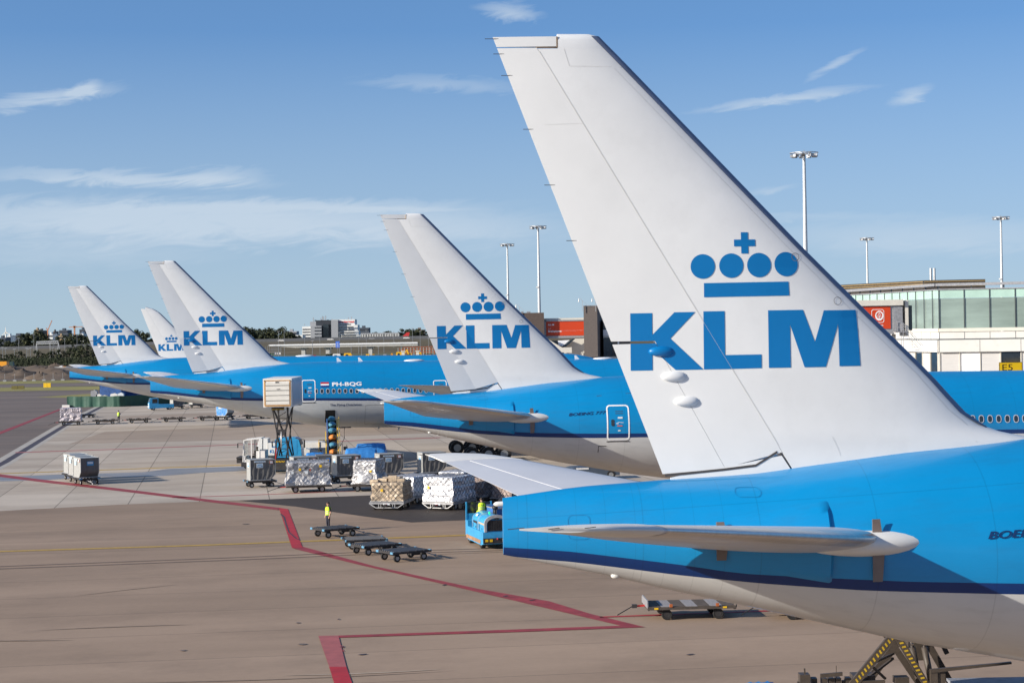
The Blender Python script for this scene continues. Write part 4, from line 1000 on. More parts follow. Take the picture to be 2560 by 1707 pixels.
# --- flat wooden trailer
def make_trailer():
    r = empty('flat_trailer'); L_, W_ = 3.5, 1.9
    for k in range(7):
        mb = MB(); x0 = -L_/2+k*L_/7; mb.box2((x0+.01, -W_/2, .52), (x0+L_/7-.01, W_/2, .56)); mb.build('deck_board', PLANK2 if k in (1, 3, 5) else PLANK1, r)
    mb = MB()
    for s in (-1, 1): mb.box((0, s*W_/2, .49), (L_+.1, .06, .12)); mb.box((s*L_/2, 0, .46), (.06, W_, .12))
    mb.box((0, 0, .40), (L_*.8, .3, .1)); mb.build('frame', DBROWN, r)
    mb = MB(); mb.prism([(-.95, .5), (-.95, .72), (-.8, .82), (.8, .82), (.95, .72), (.95, .5)], 'x', -L_/2-.06, -L_/2-.02); mb.build('end_board', GREYM, r)
    mb = MB(); mb.tube([(L_/2+.05, -.3, .5), (L_/2+.12, -.3, .68), (L_/2+.2, -.2, .72)], .025, 6); mb.tube([(L_/2+.05, -.9, .4), (L_/2+.1, -.9, .62)], .025, 6); mb.build('hook', DARK, r)
    for x in (-1.0, 1.1):
        mb = MB(); mb.box((x, 0, .26), (.1, W_*.8, .1)); mb.box((x, -.6, .36), (.3, .06, .14)); mb.build('axle', DARK, r)
        for y in (-.8, .8):
            a, b = MB(), MB(); wheel(a, b, (x, y, .22), .22, .12); w = a.build('wheel', TYRE, r, smooth=30); b.build('rim', DARK, w, smooth=30)
    for x in (-.85, 1.05):
        mb = MB(); mb.box((x, -W_/2-.02, .6), (.12, .08, .12)); mb.build('stake_pocket', mat('rust_orange', (.35, .09, .02), .7), r)
    for x in (-1.45, 1.35):
        mb = MB(); mb.box((x, -W_/2-.035, .49), (.16, .02, .07)); mb.build('reflector', YEL, r)
    mb = MB(); mb.bar((-L_/2, 0, .5), (-L_/2-.4, 0, .48), .07, mi=1); mb.box((-L_/2-.48, 0, .48), (.2, .16, .14)); mb.bar((-L_/2-.55, 0, .48), (-L_/2-1.2, -.1, .14), .035); mb.build('tow_bar', [DARK, REDP], r)
    return r
t0 = make_trailer(); p = at(1722, 1541); place(t0, (p.x, p.y+.1), 3, 'flat wooden trailer with alternating brown and grey boards beneath the airliner belly', 'trailer', 'flat wooden trailers')
p = at(2010, 1540); place(copy_tree(t0), (p.x+.35, p.y), 3, 'flat wooden trailer mostly hidden behind the nearest airliner belly', 'trailer', 'flat wooden trailers')

# ------------------------------------------------------------------ people
def body_mesh(joints, bones, radii):
    me = bpy.data.meshes.new('b'); names = list(joints); me.from_pydata([joints[n] for n in names], [(names.index(a), names.index(b)) for a, b in bones], [])
    o = bpy.data.objects.new('b', me); COL.objects.link(o)
    m = o.modifiers.new('s', 'SKIN'); m.use_smooth_shade = True
    sv = me.skin_vertices[0].data if me.skin_vertices else None
    if sv is None:
        bm = bmesh.new(); bm.from_mesh(me); bm.verts.layers.skin.verify(); bm.to_mesh(me); bm.free(); sv = me.skin_vertices[0].data
    for i, n in enumerate(names): r = radii[n]; sv[i].radius = r if isinstance(r, tuple) else (r, r); sv[i].use_root = (n == 'pelvis')
    s = o.modifiers.new('d', 'SUBSURF'); s.levels = s.render_levels = 1
    bpy.context.view_layer.update(); dg = bpy.context.evaluated_depsgraph_get(); out = bpy.data.meshes.new_from_object(o.evaluated_get(dg)); bpy.data.objects.remove(o); return out
def person(p, rz, pose, label, vest=True, shirt=CLOTH, trousers=TROUS, cap=False, z=0.0):
    r = empty('person', (p[0], p[1], z), R(rz)); tag(r, label, 'person')
    # faces local -y ; x to the person's left
    J = dict(pelvis=(0, 0, .95), waist=(0, 0, 1.08), chest=(0, .01, 1.30), neckb=(0, .015, 1.47), neck=(0, .0, 1.54), head=(0, -.01, 1.64), crown=(0, -.005, 1.72))
    for s, n in ((1, 'l'), (-1, 'r')):
        J['sh'+n] = (.17*s, .01, 1.42); J['hip'+n] = (.10*s, 0, .90)
    if pose == 'stand':
        for s, n in ((1, 'l'), (-1, 'r')):
            J['el'+n] = (.25*s, .04, 1.15); J['wr'+n] = (.24*s, -.05, .92); J['ha'+n] = (.235*s, -.08, .83)
            J['kn'+n] = (.11*s, -.02, .50); J['an'+n] = (.11*s, .02, .09); J['to'+n] = (.12*s, -.14, .04)
    elif pose == 'reach':
        for s, n in ((1, 'l'), (-1, 'r')):
            J['el'+n] = (.24*s, -.12, 1.2); J['wr'+n] = (.12*s, -.30, 1.28); J['ha'+n] = (.08*s, -.36, 1.33)
            J['kn'+n] = (.11*s, -.02, .50); J['an'+n] = (.11*s, .02, .09); J['to'+n] = (.12*s, -.14, .04)
    else:
        for s, n in ((1, 'l'), (-1, 'r')):
            J['el'+n] = (.27*s, -.02, 1.18); J['wr'+n] = (.22*s, -.28, 1.12); J['ha'+n] = (.2*s, -.36, 1.13)
            J['kn'+n] = (.14*s, -.44, .96); J['an'+n] = (.14*s, -.48, .52); J['to'+n] = (.14*s, -.62, .47)
    Bn = [('pelvis', 'waist'), ('waist', 'chest'), ('chest', 'neckb'), ('neckb', 'neck'), ('neck', 'head'), ('head', 'crown')]
    for n in 'lr': Bn += [('chest', 'sh'+n), ('sh'+n, 'el'+n), ('el'+n, 'wr'+n), ('wr'+n, 'ha'+n), ('pelvis', 'hip'+n), ('hip'+n, 'kn'+n), ('kn'+n, 'an'+n), ('an'+n, 'to'+n)]
    rad = dict(pelvis=(.15, .12), waist=(.145, .115), chest=(.155, .125), neckb=.07, neck=.06, head=(.078, .098), crown=(.06, .08))
    for n in 'lr': rad.update({'sh'+n: .07, 'el'+n: .048, 'wr'+n: .033, 'ha'+n: (.04, .022), 'hip'+n: .095, 'kn'+n: .062, 'an'+n: .045, 'to'+n: .038})
    # fingers and thumb
    for s, n in ((1, 'l'), (-1, 'r')):
        h = Vector(J['ha'+n]); w = Vector(J['wr'+n]); d = (h-w).normalized(); sd_ = Vector((1, 0, 0)) if abs(d.x) < .8 else Vector((0, 1, 0)); sd_ = (sd_-d*sd_.dot(d)).normalized(); cr = d.cross(sd_)
        for k in range(4):
            a = h+sd_*(k-1.5)*.019; b = a+d*(.05+.012*(k in (1, 2)))+cr*.01; 
            J['f%s%d' % (n, k)] = tuple(b); Bn.append(('ha'+n, 'f%s%d' % (n, k))); rad['f%s%d' % (n, k)] = .009
        b = w+d*.05-sd_*.05; J['th'+n] = tuple(b); Bn.append(('wr'+n, 'th'+n)); rad['th'+n] = .011
    me = body_mesh(J, Bn, rad); me.name = 'body'
    for m_ in (SKIN, shirt, trousers, BLACK): me.materials.append(m_)
    for f in me.polygons:
        c = f.center; arm = abs(c.x) > .2 and pose == 'stand' or (c.y < -.2 and c.z > 1.05)
        seatleg = pose == 'sit' and c.y < -.16 and c.z < 1.06
        if c.z > 1.50: mi = 0
        elif pose == 'sit' and (seatleg or c.z < 1.02): mi = 3 if c.z < .53 else 2
        elif arm: mi = 0 if (c.z < 1.2 if pose == 'stand' else c.y < -.15) else 1
        elif c.z > .97: mi = 1
        else: mi = 3 if c.z < .08 else 2
        f.material_index = mi
    b = bpy.data.objects.new('body', me); COL.objects.link(b); b.parent = r; KIDS.setdefault(r.name, []).append(b)
    mb = MB(); mb.ball((0, .018, 1.675), (.088, .102, .085), 12, 8); mb.v = [(x, y, z_ if z_ > 1.62 or y > .03 else 1.63) for x, y, z_ in mb.v]; mb.build('cap' if cap else 'hair', DEEPBLUE if cap == 2 else HAIR, r, smooth=True)
    mb = MB(); mb.ball((0, -.108, 1.635), (.014, .02, .022), 8, 6); mb.build('nose', SKIN, r, smooth=True)
    for s in (-1, 1):
        mb = MB(); mb.ball((s*.03, -.098, 1.66), (.011, .008, .007), 8, 6); mb.build('eye', HAIR, r, smooth=True)
        mb = MB(); mb.ball((s*.085, 0, 1.64), (.01, .018, .03), 8, 6); mb.build('ear', SKIN, r, smooth=True)
    mb = MB(); mb.box((0, -.104, 1.595), (.04, .008, .008)); mb.build('mouth', PLATER, r)
    if vest:
        mb = MB(); rings = []
        for z_, a, b_ in ((.98, .205, .165), (1.08, .20, .16), (1.2, .205, .165), (1.32, .215, .17), (1.42, .20, .15), (1.47, .12, .11)):
            rings.append([(a*math.cos(2*PI*k/18), .01+b_*math.sin(2*PI*k/18), z_) for k in range(18)])
        mb.loft(rings, c0=False, c1=False); v = mb.build('vest', VEST, r, smooth=True)
        mb = MB()
        for z_ in (1.05, 1.17):
            mb.loft([[(.208*math.cos(2*PI*k/18), .01+.168*math.sin(2*PI*k/18), zz) for k in range(18)] for zz in (z_, z_+.045)], c0=False, c1=False)
        mb.build('reflective_band', GREYM, v, smooth=True, fix=False)
    return r
person(at(821, 1327), -55, 'stand', 'man in a yellow vest over black clothes, standing beside the empty dollies')
person(at(297, 1057), 160, 'reach', 'far man in a yellow vest standing between dollies of the long line', shirt=DEEPBLUE)

# ------------------------------------------------------------------ vehicles
def wheels(root, pts, r, w, axis='y'):
    for c in pts:
        a, b = MB(), MB(); wheel(a, b, c, r, w, axis); o = a.build('wheel', TYRE, root, smooth=30); b.build('rim', RIM, o, smooth=30)
def words3(name, body, O, U, V, w, h, m_, par=None, bold=.0, shear=0, eps=.012):
    O, U, V = Vector(O), Vector(U).normalized(), Vector(V).normalized(); n = U.cross(V)
    vs, fs = text2d(body, w, h, shear, bold); mb = MB(); mb.add([O+U*a+V*b+n*eps for a, b in vs], fs); return mb.build(name, m_, par, fix=False)
def lp(root, pts): return pts

# blue ground power tractor with its driver
p = at(1213, 1368); r = empty('tow_tractor', (p.x+.15, p.y+1.1, 0), R(-76)); tag(r, 'big blue tow tractor with round-topped hood and dark radiator beside the nearest tail cone', 'tractor')
mb = MB(); mb.prism([(-2.2, .42), (-2.2, .95), (2.15, .95), (2.15, .30), (1.7, .22), (-1.6, .22)], 'y', -.78, .78); mb.build('chassis', TUGB, r)
mb = MB(); 
for s in (-1, 1): mb.box((-.2, s*.79, .38), (3.5, .02, .20))
mb.build('rusty_skirt', RUST, r)
mb = MB(); arch = [(-.66, .95), (-.66, 1.42)]+[(-.66*math.cos(R(a)), 1.42+.42*math.sin(R(a))) for a in range(15, 180, 15)]+[(.66, 1.42), (.66, .95)]
mb.prism(arch, 'x', -1.0, 2.05); mb.build('hood', TUGB, r, smooth=35)
mb = MB(); big = [(y*1.05, .95+(z-.95)*1.035) for y, z in arch]; inn = [(y*.86, .95+(z-.95)*.86) for y, z in arch]
n = len(big); mb.loft([[(x, y, z) for y, z in q] for x, q in ((2.03, big), (2.16, big), (2.16, inn), (2.05, inn))], c0=False, c1=False, closed=False); mb.build('radiator_surround', ALU, r)
mb = MB(); mb.box2((2.06, -.50, 1.0), (2.10, .50, 1.58)); 
for k in range(11): mb.box((2.115, -.46+.092*k, 1.29), (.02, .03, .56))
mb.build('radiator', DARK, r)
mb = MB(); mb.box2((2.1, -.12, 1.62), (2.14, .12, 1.76)); mb.build('vent', BLACK, r)
for x in (-.95, .35, .52): mb = MB(); mb.prism([(y*1.012, .95+(z-.95)*1.012) for y, z in arch], 'x', x-.02, x+.02); mb.build('hood_band', ALU, r)
mb = MB(); mb.box2((-.7, -.672, 1.25), (.25, -.665, 1.38)); mb.build('dark_panel', DARK, r)
mb = MB(); mb.box2((.6, -.672, 1.30), (1.98, -.665, 1.40)); mb.build('buff_panel', mat('buff_paint', (.45, .36, .25), .6), r)
mb = MB(); 
for x, z, w, h in ((-.75, 1.1, .1, .2), (-.1, 1.05, .08, .1), (.2, 1.12, .1, .4), (.75, 1.12, .1, .4), (1.4, 1.05, .08, .12)): mb.box((x, -.668, z), (w, .012, h))
mb.build('louvre', DARK, r)
words3('lettering', 'KLM', (-.35, -.60, 1.62), (1, 0, 0), (0, .55, .83), .42, .16, DOORW, r, .03, 0, .03)
mb = MB(); mb.box2((2.10, -.78, .34), (2.24, .78, .62)); mb.build('bumper', DARK, r)
for y in (-.6, -.35, .35, .6): mb = MB(); mb.box((2.25, y, .50), (.01, .16, .14)); mb.build('hazard_patch', YEL, r)
mb = MB(); mb.ball((2.27, 0, .58), .05); mb.build('tail_lamp', REDP, r)
mb = MB(); mb.tube([(1.35, .1, 1.8), (1.35, .1, 2.12)], .07, 10); mb.ball((1.35, .1, 2.2), (.17, .17, .14)); mb.build('exhaust', DARK, r, smooth=True)
mb = MB(); mb.tube([(.95, .1, 1.8), (.95, .1, 2.12)], .03, 6); mb.build('antenna', DARK, r)
mb = MB(); mb.ball((.8, -.1, 1.88), .05); mb.build('signal_lamp', mat('green_lamp', (.0, .5, .08), .4, emit=(.0, 1, .2, 1.5)), r)
mb = MB(); mb.box2((-2.2, -.78, .95), (-1.6, -.3, 1.25)); mb.box2((-2.25, -.74, .9), (-2.18, .74, 1.6)); mb.bar((-2.2, -.72, 1.2), (-2.2, -.72, 2.25), .08); mb.bar((-2.2, .72, 1.2), (-2.2, .72, 2.25), .08); mb.build('cab_front', TUGB, r); mb = MB(); mb.box2((-2.24, -.68, 1.6), (-2.19, .68, 2.22)); mb.build('dark_screen', GLASS, r)
mb = MB(); mb.box2((-1.35, -.35, 1.2), (-.98, .35, 1.46)); mb.box2((-1.06, -.35, 1.4), (-.96, .35, 1.75)); mb.build('seat', BLACK, r)
mb = MB(); mb.tube([(-2.2, -.75, 2.1), (-2.2, -.98, 2.1)], .02, 6); mb.box((-2.2, -1.05, 2.05), (.06, .16, .28)); mb.build('mirror', DARK, r)
wheels(r, [(x, y, .33) for x in (-1.45, 1.35) for y in (-.62, .62)], .33, .24)
q = Vector(off((r.location.x, r.location.y), -76, -1.25, -.05)); d_ = person((q.x, q.y), 14+180-180, 'sit', 'driver in yellow vest and dark cap on the big blue tractor, seen from behind', trousers=VEST, cap=True, z=.80)
d_.rotation_euler.z = R(-76)+R(-90)
words3('vest_lettering', 'KLM', (.09, .185, 1.30), (-1, 0, 0), (0, 0, 1), .18, .055, NAVYT, d_, .02, 0, .006)

# blue-sided cart behind the tractor
def box_cart(name, label, p, rz, L_, W_, z0, z1, m_, lab=True):
    r = empty(name, (p[0], p[1], 0), R(rz)); tag(r, label, 'cart', 'baggage carts')
    mb = MB(); mb.box2((-L_/2, -W_/2, z0), (L_/2, W_/2, z1)); mb.build('body', m_, r)
    mb = MB()
    for sx in (-1, 1):
        for sy in (-1, 1): mb.bar((sx*L_/2, sy*W_/2, .35), (sx*L_/2, sy*W_/2, z1+.02), .06)
        mb.bar((-L_/2, sx*W_/2, z1), (L_/2, sx*W_/2, z1), .06); mb.bar((sx*L_/2, -W_/2, z1), (sx*L_/2, W_/2, z1), .06)
    mb.box((0, 0, .42), (L_, W_, .12)); mb.build('frame', GREYM, r)
    wheels(r, [(x, y, .2) for x in (-L_*.35, L_*.35) for y in (-W_*.4, W_*.4)], .2, .12); return r
p = atY(1253, 1300, 107.5); box_cart('baggage_cart', 'blue-panelled cart peeping out behind the big blue tractor', p, -70, 2.6, 1.5, .6, 2.05, DEEPBLUE)

# raised catering truck
r = empty('catering_truck', (-19.9, 166.6, 0)); tag(r, 'catering truck with its white box raised on a black scissor lift to the aircraft door', 'truck')
bx = empty('x'); bpy.data.objects.remove(bx)
mb = MB(); mb.box2((-1.32, -3.5, 5.72), (1.12, 4.6, 8.15)); box = mb.build('lift_box', WPAINT, r)
mb = MB(); mb.box2((-1.08, -3.56, 5.95), (.90, -3.50, 7.85)); 
for z in (6.30, 6.72, 7.16, 7.60): pass
mb.build('roller_door', mat('door_cream', (.66, .63, .57), .5, var=.05), box)
for z in (6.28, 6.72, 7.14, 7.56): mb = MB(); mb.box2((-1.08, -3.575, z-.022), (.90, -3.56, z+.022)); mb.build('door_slat', DARK, box)
mb = MB(); mb.box2((-1.22, -3.54, 5.85), (-1.12, -3.505, 8.02)); mb.box2((.94, -3.54, 5.85), (1.02, -3.505, 8.02)); mb.box2((-1.22, -3.54, 7.95), (1.02, -3.505, 8.02)); mb.box2((-1.2, -3.58, 5.80), (1.0, -3.5, 5.90)); mb.build('door_trim', mat('trim_tan', (.50, .27, .08), .6), box)
mb = MB(); mb.box2((-.25, -3.58, 7.78), (.05, -3.56, 7.88)); mb.build('latch', BLACK, box)
words3('number', '639', (-.15, -3.5, 7.2), (1, 0, 0), (0, 0, 1), .28, .10, BLACK, box, .01, 0, .09)
mb = MB(); mb.box2((1.125, -3.3, 5.85), (1.14, 3.9, 8.0)); mb.build('side_panel', mat('box_side_grey', (.42, .42, .46), .35, var=.06), box)
mb = MB(); mb.box2((-.9, 4.6, 5.55), (.9, 6.4, 5.66)); mb.bar((-.85, 4.7, 5.7), (-.85, 6.3, 6.7), .04); mb.bar((.85, 4.7, 5.7), (.85, 6.3, 6.7), .04); mb.build('bridge_platform', GREYM, r)
mb = MB(); mb.box2((-.7, -2.9, 5.45), (.35, -2.6, 5.7)); mb.build('hazard_bar', DARK, r)
mb = MB()
for k in range(9): mb.prism([(-.68+k*.115, 5.47), (-.62+k*.115, 5.47), (-.57+k*.115, 5.55), (-.63+k*.115, 5.55)], 'y', -2.93, -2.9)
for o_ in range(1): pass
mb.build('hazard_stripe', YEL, r)
mb = MB()
for y in (-2.0, 1.4):
    for (x0, z0, x1, z1) in ((-.62, 1.3, -.35, 3.3), (-.35, 3.3, -.75, 5.6), (.62, 1.3, .35, 3.3), (.35, 3.3, .62, 5.6)): mb.bar((x0, y, z0), (x1, y, z1), .10, .14)
for x in (-.6, .5):
    mb.bar((x*.8, -2.2, 1.25), (x*.6, 2.2, 3.4), .10, .14); mb.bar((x*.8, 2.2, 1.25), (x*.6, -2.2, 3.4), .10, .14); mb.bar((x*.6, -2.2, 3.4), (x*1.1, 2.2, 5.6), .10, .14); mb.bar((x*.6, 2.2, 3.4), (x*1.1, -2.2, 5.6), .10, .14)
for z, w in ((1.5, .6), (2.1, .52), (2.7, .45), (4.1, .42), (4.7, .5)): mb.bar((-w, -2.05, z), (w, -2.05, z), .07); mb.bar((-w, -2.05, z), (w*.9, -2.05, z+.55), .05)
mb.box((0, -2.0, 3.5), (.8, .3, .5)); mb.build('scissor_lift', DARK, r)
mb = MB(); mb.tube([(0, -2.15, 2.2), (0, -2.1, 3.6)], .06, 8); mb.build('hydraulic_ram', ALU, r, smooth=True)
mb = MB(); mb.bar((-.55, -2.3, .8), (-.42, -2.3, 2.2), .07); mb.bar((.5, -2.35, .9), (1.1, -2.35, 1.25), .05); mb.bar((-1.6, -2.35, 1.1), (-.9, -2.35, .85), .05); mb.build('outrigger', REDP, r)
mb = MB(); mb.box2((-1.1, -2.9, .35), (.45, -2.3, 1.15)); mb.box2((-3.6, -1.3, .55), (2.6, 1.3, .95)); mb.box2((-2.2, -1.2, .9), (2.3, 1.2, 1.15)); mb.build('chassis', DARK, r)
mb = MB()
for k in range(10): mb.prism([(-.95+k*.13, 1.0), (-.89+k*.13, 1.0), (-.82+k*.13, 1.12), (-.88+k*.13, 1.12)], 'y', -2.93, -2.9)
mb.build('hazard_stripe', YEL, r)
wheels(r, [(x, y, .45) for x in (-2.7, 1.6) for y in (-1.05, 1.05)], .45, .3)
# low white cab at its left end, facing left
cab = MB(); x0, x1, y0, y1 = -3.45, -1.55, -1.25, 1.05
for (x, xx) in ((x0, x0+.12), (x1-.5, x1-.45), (x0+.75, x0+.75)):
    for y in (y0, y1): cab.bar((x, y, 1.0), (xx, y, 2.85), .08)
cab.box2((x0-.02, y0, .95), (x1, y1, 1.15)); cab.prism([(x0+.1, 2.80), (x0+.1, 2.86), (x1-.3, 3.02), (x1-.3, 2.94)], 'y', y0-.05, y1+.05); cab.box2((x1-.75, y0-.01, 1.1), (x1, y1, 1.9)); cab.box2((x0, y0-.01, 1.1), (x0+.2, y1, 1.45)); cab.build('cab', WPAINT, r)
mb = MB(); mb.box2((x0+.1, y0+.05, 1.5), (x0+.14, y1-.05, 2.8)); mb.build('windscreen', GLASS, r)
mb = MB(); mb.box2((x0+.95, y0+.3, 1.2), (x0+1.3, y1-.4, 1.9)); mb.build('seat', BLACK, r)
mb = MB(); mb.bar((x0+.1, y0, 2.6), (x0-.35, y0-.25, 2.62), .03); mb.box((x0-.38, y0-.25, 2.4), (.08, .12, .38)); mb.build('mirror', BLACK, r)
person((-19.9+x0+1.1, 166.6-.15), -90, 'sit', 'driver in a vest sitting in the low white cab of the catering truck', z=.45)

# white water truck and blue cab truck in front of it
r = empty('water_truck', (-19.5, 174.6, 0)); tag(r, 'long low white service body lettered in blue, parked under the airliner with the flag', 'truck', 'service trucks by the second row')
mb = MB(); mb.box2((-2.7, -1.1, .95), (2.7, 1.1, 2.12)); mb.build('body', WPAINT, r)
words3('lettering', 'KLM', (-2.55, -1.1, 1.2), (1, 0, 0), (0, 0, 1), .75, .30, LETTER, r, .03); words3('lettering', 'Potable Water Service', (.75, -1.1, 1.5), (1, 0, 0), (0, 0, 1), 1.7, .12, LETTER, r, .01)
mb = MB(); mb.box((-2.2, -1.11, 1.72), (.3, .02, .06)); mb.build('crown_mark', LETTER, r)
for k in range(4): mb = MB(); mb.ball((-2.32+.08*k, -1.11, 1.80), (.03, .01, .03), 8, 6); mb.build('crown_mark', LETTER, r)
mb = MB(); mb.box2((-3.6, -1.0, .5), (2.8, 1.0, .9)); mb.build('chassis', DARK, r)
mb = MB()
for a, b in (((1.9, -1.15, .9), (1.9, -1.15, 2.3)), ((2.6, -1.15, .9), (2.6, -1.15, 2.3)), ((1.9, -1.15, 2.3), (2.6, -1.15, 2.3))): mb.bar(a, b, .05)
mb.build('handrail', YEL, r)
mb = MB(); mb.prism([(-3.7, .8), (-3.7, 1.9), (-3.5, 2.5), (-2.75, 2.5), (-2.75, .8)], 'y', -1.0, 1.0); mb.build('cab', WPAINT, r)
wheels(r, [(x, y, .42) for x in (-3.1, 1.7) for y in (-.95, .95)], .42, .28)
r = empty('flatbed_truck', (-20.4, 171.2, 0)); tag(r, 'truck with a bright blue cab and black mirrors behind the scissor lift', 'truck', 'service trucks by the second row')
mb = MB(); mb.prism([(-.75, 1.0), (-.75, 2.58), (-.5, 2.70), (1.0, 2.72), (1.35, 2.55), (1.55, 1.85), (1.6, 1.0)], 'y', -1.1, 1.1); c_ = mb.build('cab', TUGB, r)
mb = MB(); mb.box2((.1, -1.115, 1.2), (1.2, -1.1, 2.5)); mb.build('door', mat('tug_blue_panel', (.03, .26, .52), .4), c_)
mb = MB(); mb.prism([(1.37, 2.5), (1.56, 1.9), (1.60, 1.9), (1.40, 2.52)], 'y', -1.0, 1.0); mb.build('windscreen', GLASS, c_)
mb = MB(); mb.bar((1.3, -1.1, 2.6), (1.85, -1.35, 2.6), .04); mb.box((1.88, -1.35, 2.2), (.12, .16, .7)); mb.build('mirror', BLACK, c_); mb = MB(); mb.bar((-.7, -1.1, 2.5), (-.95, -1.2, 2.5), .04); mb.box((-.98, -1.2, 2.2), (.1, .1, .5)); mb.build('mirror', BLACK, c_)
mb = MB(); mb.box2((-4.2, -.95, .55), (1.7, .95, .95)); mb.box2((-4.2, -1.1, .95), (-.9, 1.1, 1.08)); mb.build('chassis', DARK, r)
wheels(r, [(x, y, .45) for x in (-3.2, .75) for y in (-.95, .95)], .45, .3)

# belt loader reaching the hold
r = empty('belt_loader', (-15.9, 168.2, 0)); tag(r, 'steep belt loader with yellow and blue rails carrying bags up to the dark hold', 'belt loader')
A_, B_ = Vector((.15, -.8, 1.15)), Vector((-.65, 7.0, 3.95)); dv = (B_-A_)
S_ = Vector((1, .1, 0)).normalized()
mb = MB(); mb.bar(A_, B_, .78, .10); mb.build('belt', BLACK, r)
mb = MB(); mb.bar(A_-S_*.46+Vector((0, 0, .08)), B_-S_*.46+Vector((0, 0, .08)), .09, .24); mb.build('side_rail', DEEPBLUE, r)
mb = MB(); mb.bar(A_+S_*.46+Vector((0, 0, .08)), B_+S_*.46+Vector((0, 0, .08)), .09, .24); mb.build('side_rail', YEL, r)
mb = MB(); mb.bar(A_-S_*.62+Vector((0, 0, .3)), A_-S_*.62+dv*.6+Vector((0, 0, .3)), .06, .06); mb.bar(A_+S_*.62+Vector((0, 0, .3)), B_+S_*.62+Vector((0, 0, .3)), .05, .05); mb.build('handrail', YEL, r)
mb = MB(); mb.box2((-.9, -2.6, .35), (.9, 3.4, .85)); mb.bar((0, 2.0, .8), (-.3, 4.2, 2.8), .14); mb.bar((0, 3.2, .8), (-.3, 3.6, 2.6), .10); mb.box2((.55, -1.6, .85), (.95, -.6, 1.4)); mb.bar((.9, -1.0, .9), (1.0, -1.0, 2.3), .05); mb.box((1.25, -1.0, 1.9), (.35, .2, .3)); mb.bar((1.5, -1, .8), (1.35, -1, 2.2), .04); mb.build('chassis', DARK, r)
wheels(r, [(x, y, .35) for x in (-.8, .8) for y in (-1.9, 2.6)], .35, .22)
BB = mat('bag_blue', (.06, .22, .32), .55, var=.25, bump=.8, bscale=5); BO = mat('bag_orange', (.62, .20, .03), .55, var=.2, bump=.8, bscale=5)
for k, (t_, m_, nm) in enumerate(((.03, BO, 'lowest orange bag on the belt loader'), (.22, BB, 'blue bag just above the lowest orange one on the belt'), (.43, BO, 'upper orange bag on the belt loader'), (.62, BB, 'blue bag directly above the upper orange bag'), (.79, BB, 'blue bag second from the top of the belt'), (.95, BB, 'topmost blue bag about to enter the hold'))):
    c = A_+dv*t_+Vector((0, -.05, .33)); rr = random.Random(k); mb = MB(); mb.ball((0, 0, 0), (.34, .58, .27), 9, 6)
    mb.v = [(x*(1+rr.uniform(-.2, .2)), y*(1+rr.uniform(-.2, .2)), z*(1+rr.uniform(-.12, .12))) for x, y, z in mb.v]
    o = mb.build('bag', m_, None, smooth=50); o.location = (r.location.x+c.x, r.location.y+c.y, c.z); tag(o, nm, 'bag', 'bags riding up the belt')
person((-16.75, 166.8), 150, 'reach', 'loader in a yellow vest at the foot of the belt loader, mostly hidden by carts', z=.1)
mb = MB(); q0 = Vector((-15.2, 172.6, 3.4)); q1 = Vector((-15.6, 168.2, 1.9)); mb.tube([q0, q0+Vector((0, -.2, -.9)), (q0+q1)/2+Vector((.15, 0, -.5)), q1+Vector((.2, 0, -.15)), q1], .03, 6); mb.tube([q0+Vector((-.5, 0, .05)), q0+Vector((.6, 0, .05))], .06, 6)
tag(mb.build('service_hose', DARK, None), 'dark hose hanging from the airliner belly beside the belt loader', 'hose')

# baggage carts with blue tarpaulins
def tarp_cart(p, rz, L_, W_, zt, label, seed, ridge=.25):
    r = empty('baggage_cart', (p[0], p[1], 0), R(rz)); tag(r, label, 'cart', 'baggage carts'); rnd = random.Random(seed)
    mb = MB(); mb.box((0, 0, .42), (L_, W_, .12))
    for sx in (-1, 1):
        for sy in (-1, 1): mb.bar((sx*L_*.48, sy*W_*.48, .42), (sx*L_*.48, sy*W_*.48, zt-.45), .05)
    mb.bar((-L_*.48, -W_*.48, .9), (L_*.48, -W_*.48, .9), .04); mb.build('frame', GREYM, r)
    g = []; nx, ny = 14, 10
    for j in range(ny+1):
        v = j/ny*2-1; row = []
        for i in range(nx+1):
            u = i/nx*2-1; e = max(abs(u), abs(v)); z = zt+ridge*(1-abs(v))-.1*abs(u)**4
            if abs(u) > .86 or abs(v) > .82: z -= .28
            if abs(u) > .99 or abs(v) > .99: z -= .30+.1*rnd.random()
            row.append((u*L_*.54+rnd.uniform(-.02, .02), v*W_*.54+rnd.uniform(-.02, .02), z-.25+rnd.uniform(-.035, .035)))
        g.append(row)
    mb = MB(); mb.loft(g, c0=False, c1=False, closed=False); mb.build('tarpaulin', TARP, r, smooth=60, fix=False)
    for k, m_ in enumerate((REDP, DARK, BLACK, DEEPBLUE)):
        mb = MB(); mb.box((-L_*.33+k*L_*.22, -W_*.1, .70), (L_*.19, W_*.6, .42+.05*(k % 2))); mb.build('luggage', m_, r)
    wheels(r, [(x, y, .2) for x in (-L_*.35, L_*.35) for y in (-W_*.4, W_*.4)], .2, .12)
    mb = MB(); mb.bar((-L_/2, 0, .4), (-L_/2-.9, 0, .3), .05); mb.build('tow_bar', DARK, r); return r
tarp_cart(atY(787, 1150, 161.5), 10, 1.5, 1.4, 2.0, 'small cart under a crumpled blue tarpaulin left of the belt loader', 1, .2)
r = box_cart('baggage_cart', 'dark closed baggage cart with a small blue and yellow badge below the belt loader', atY(809, 1150, 158.5), 8, 1.3, 1.3, .55, 1.9, mat('cart_dark_grey', (.06, .065, .075), .5, var=.2), )
mb = MB(); mb.box((.35, -.67, 1.5), (.3, .02, .36)); mb.build('badge', DEEPBLUE, r); mb = MB(); mb.ball((.35, -.685, 1.5), (.08, .01, .08), 8, 6); mb.build('badge_mark', YEL, r)
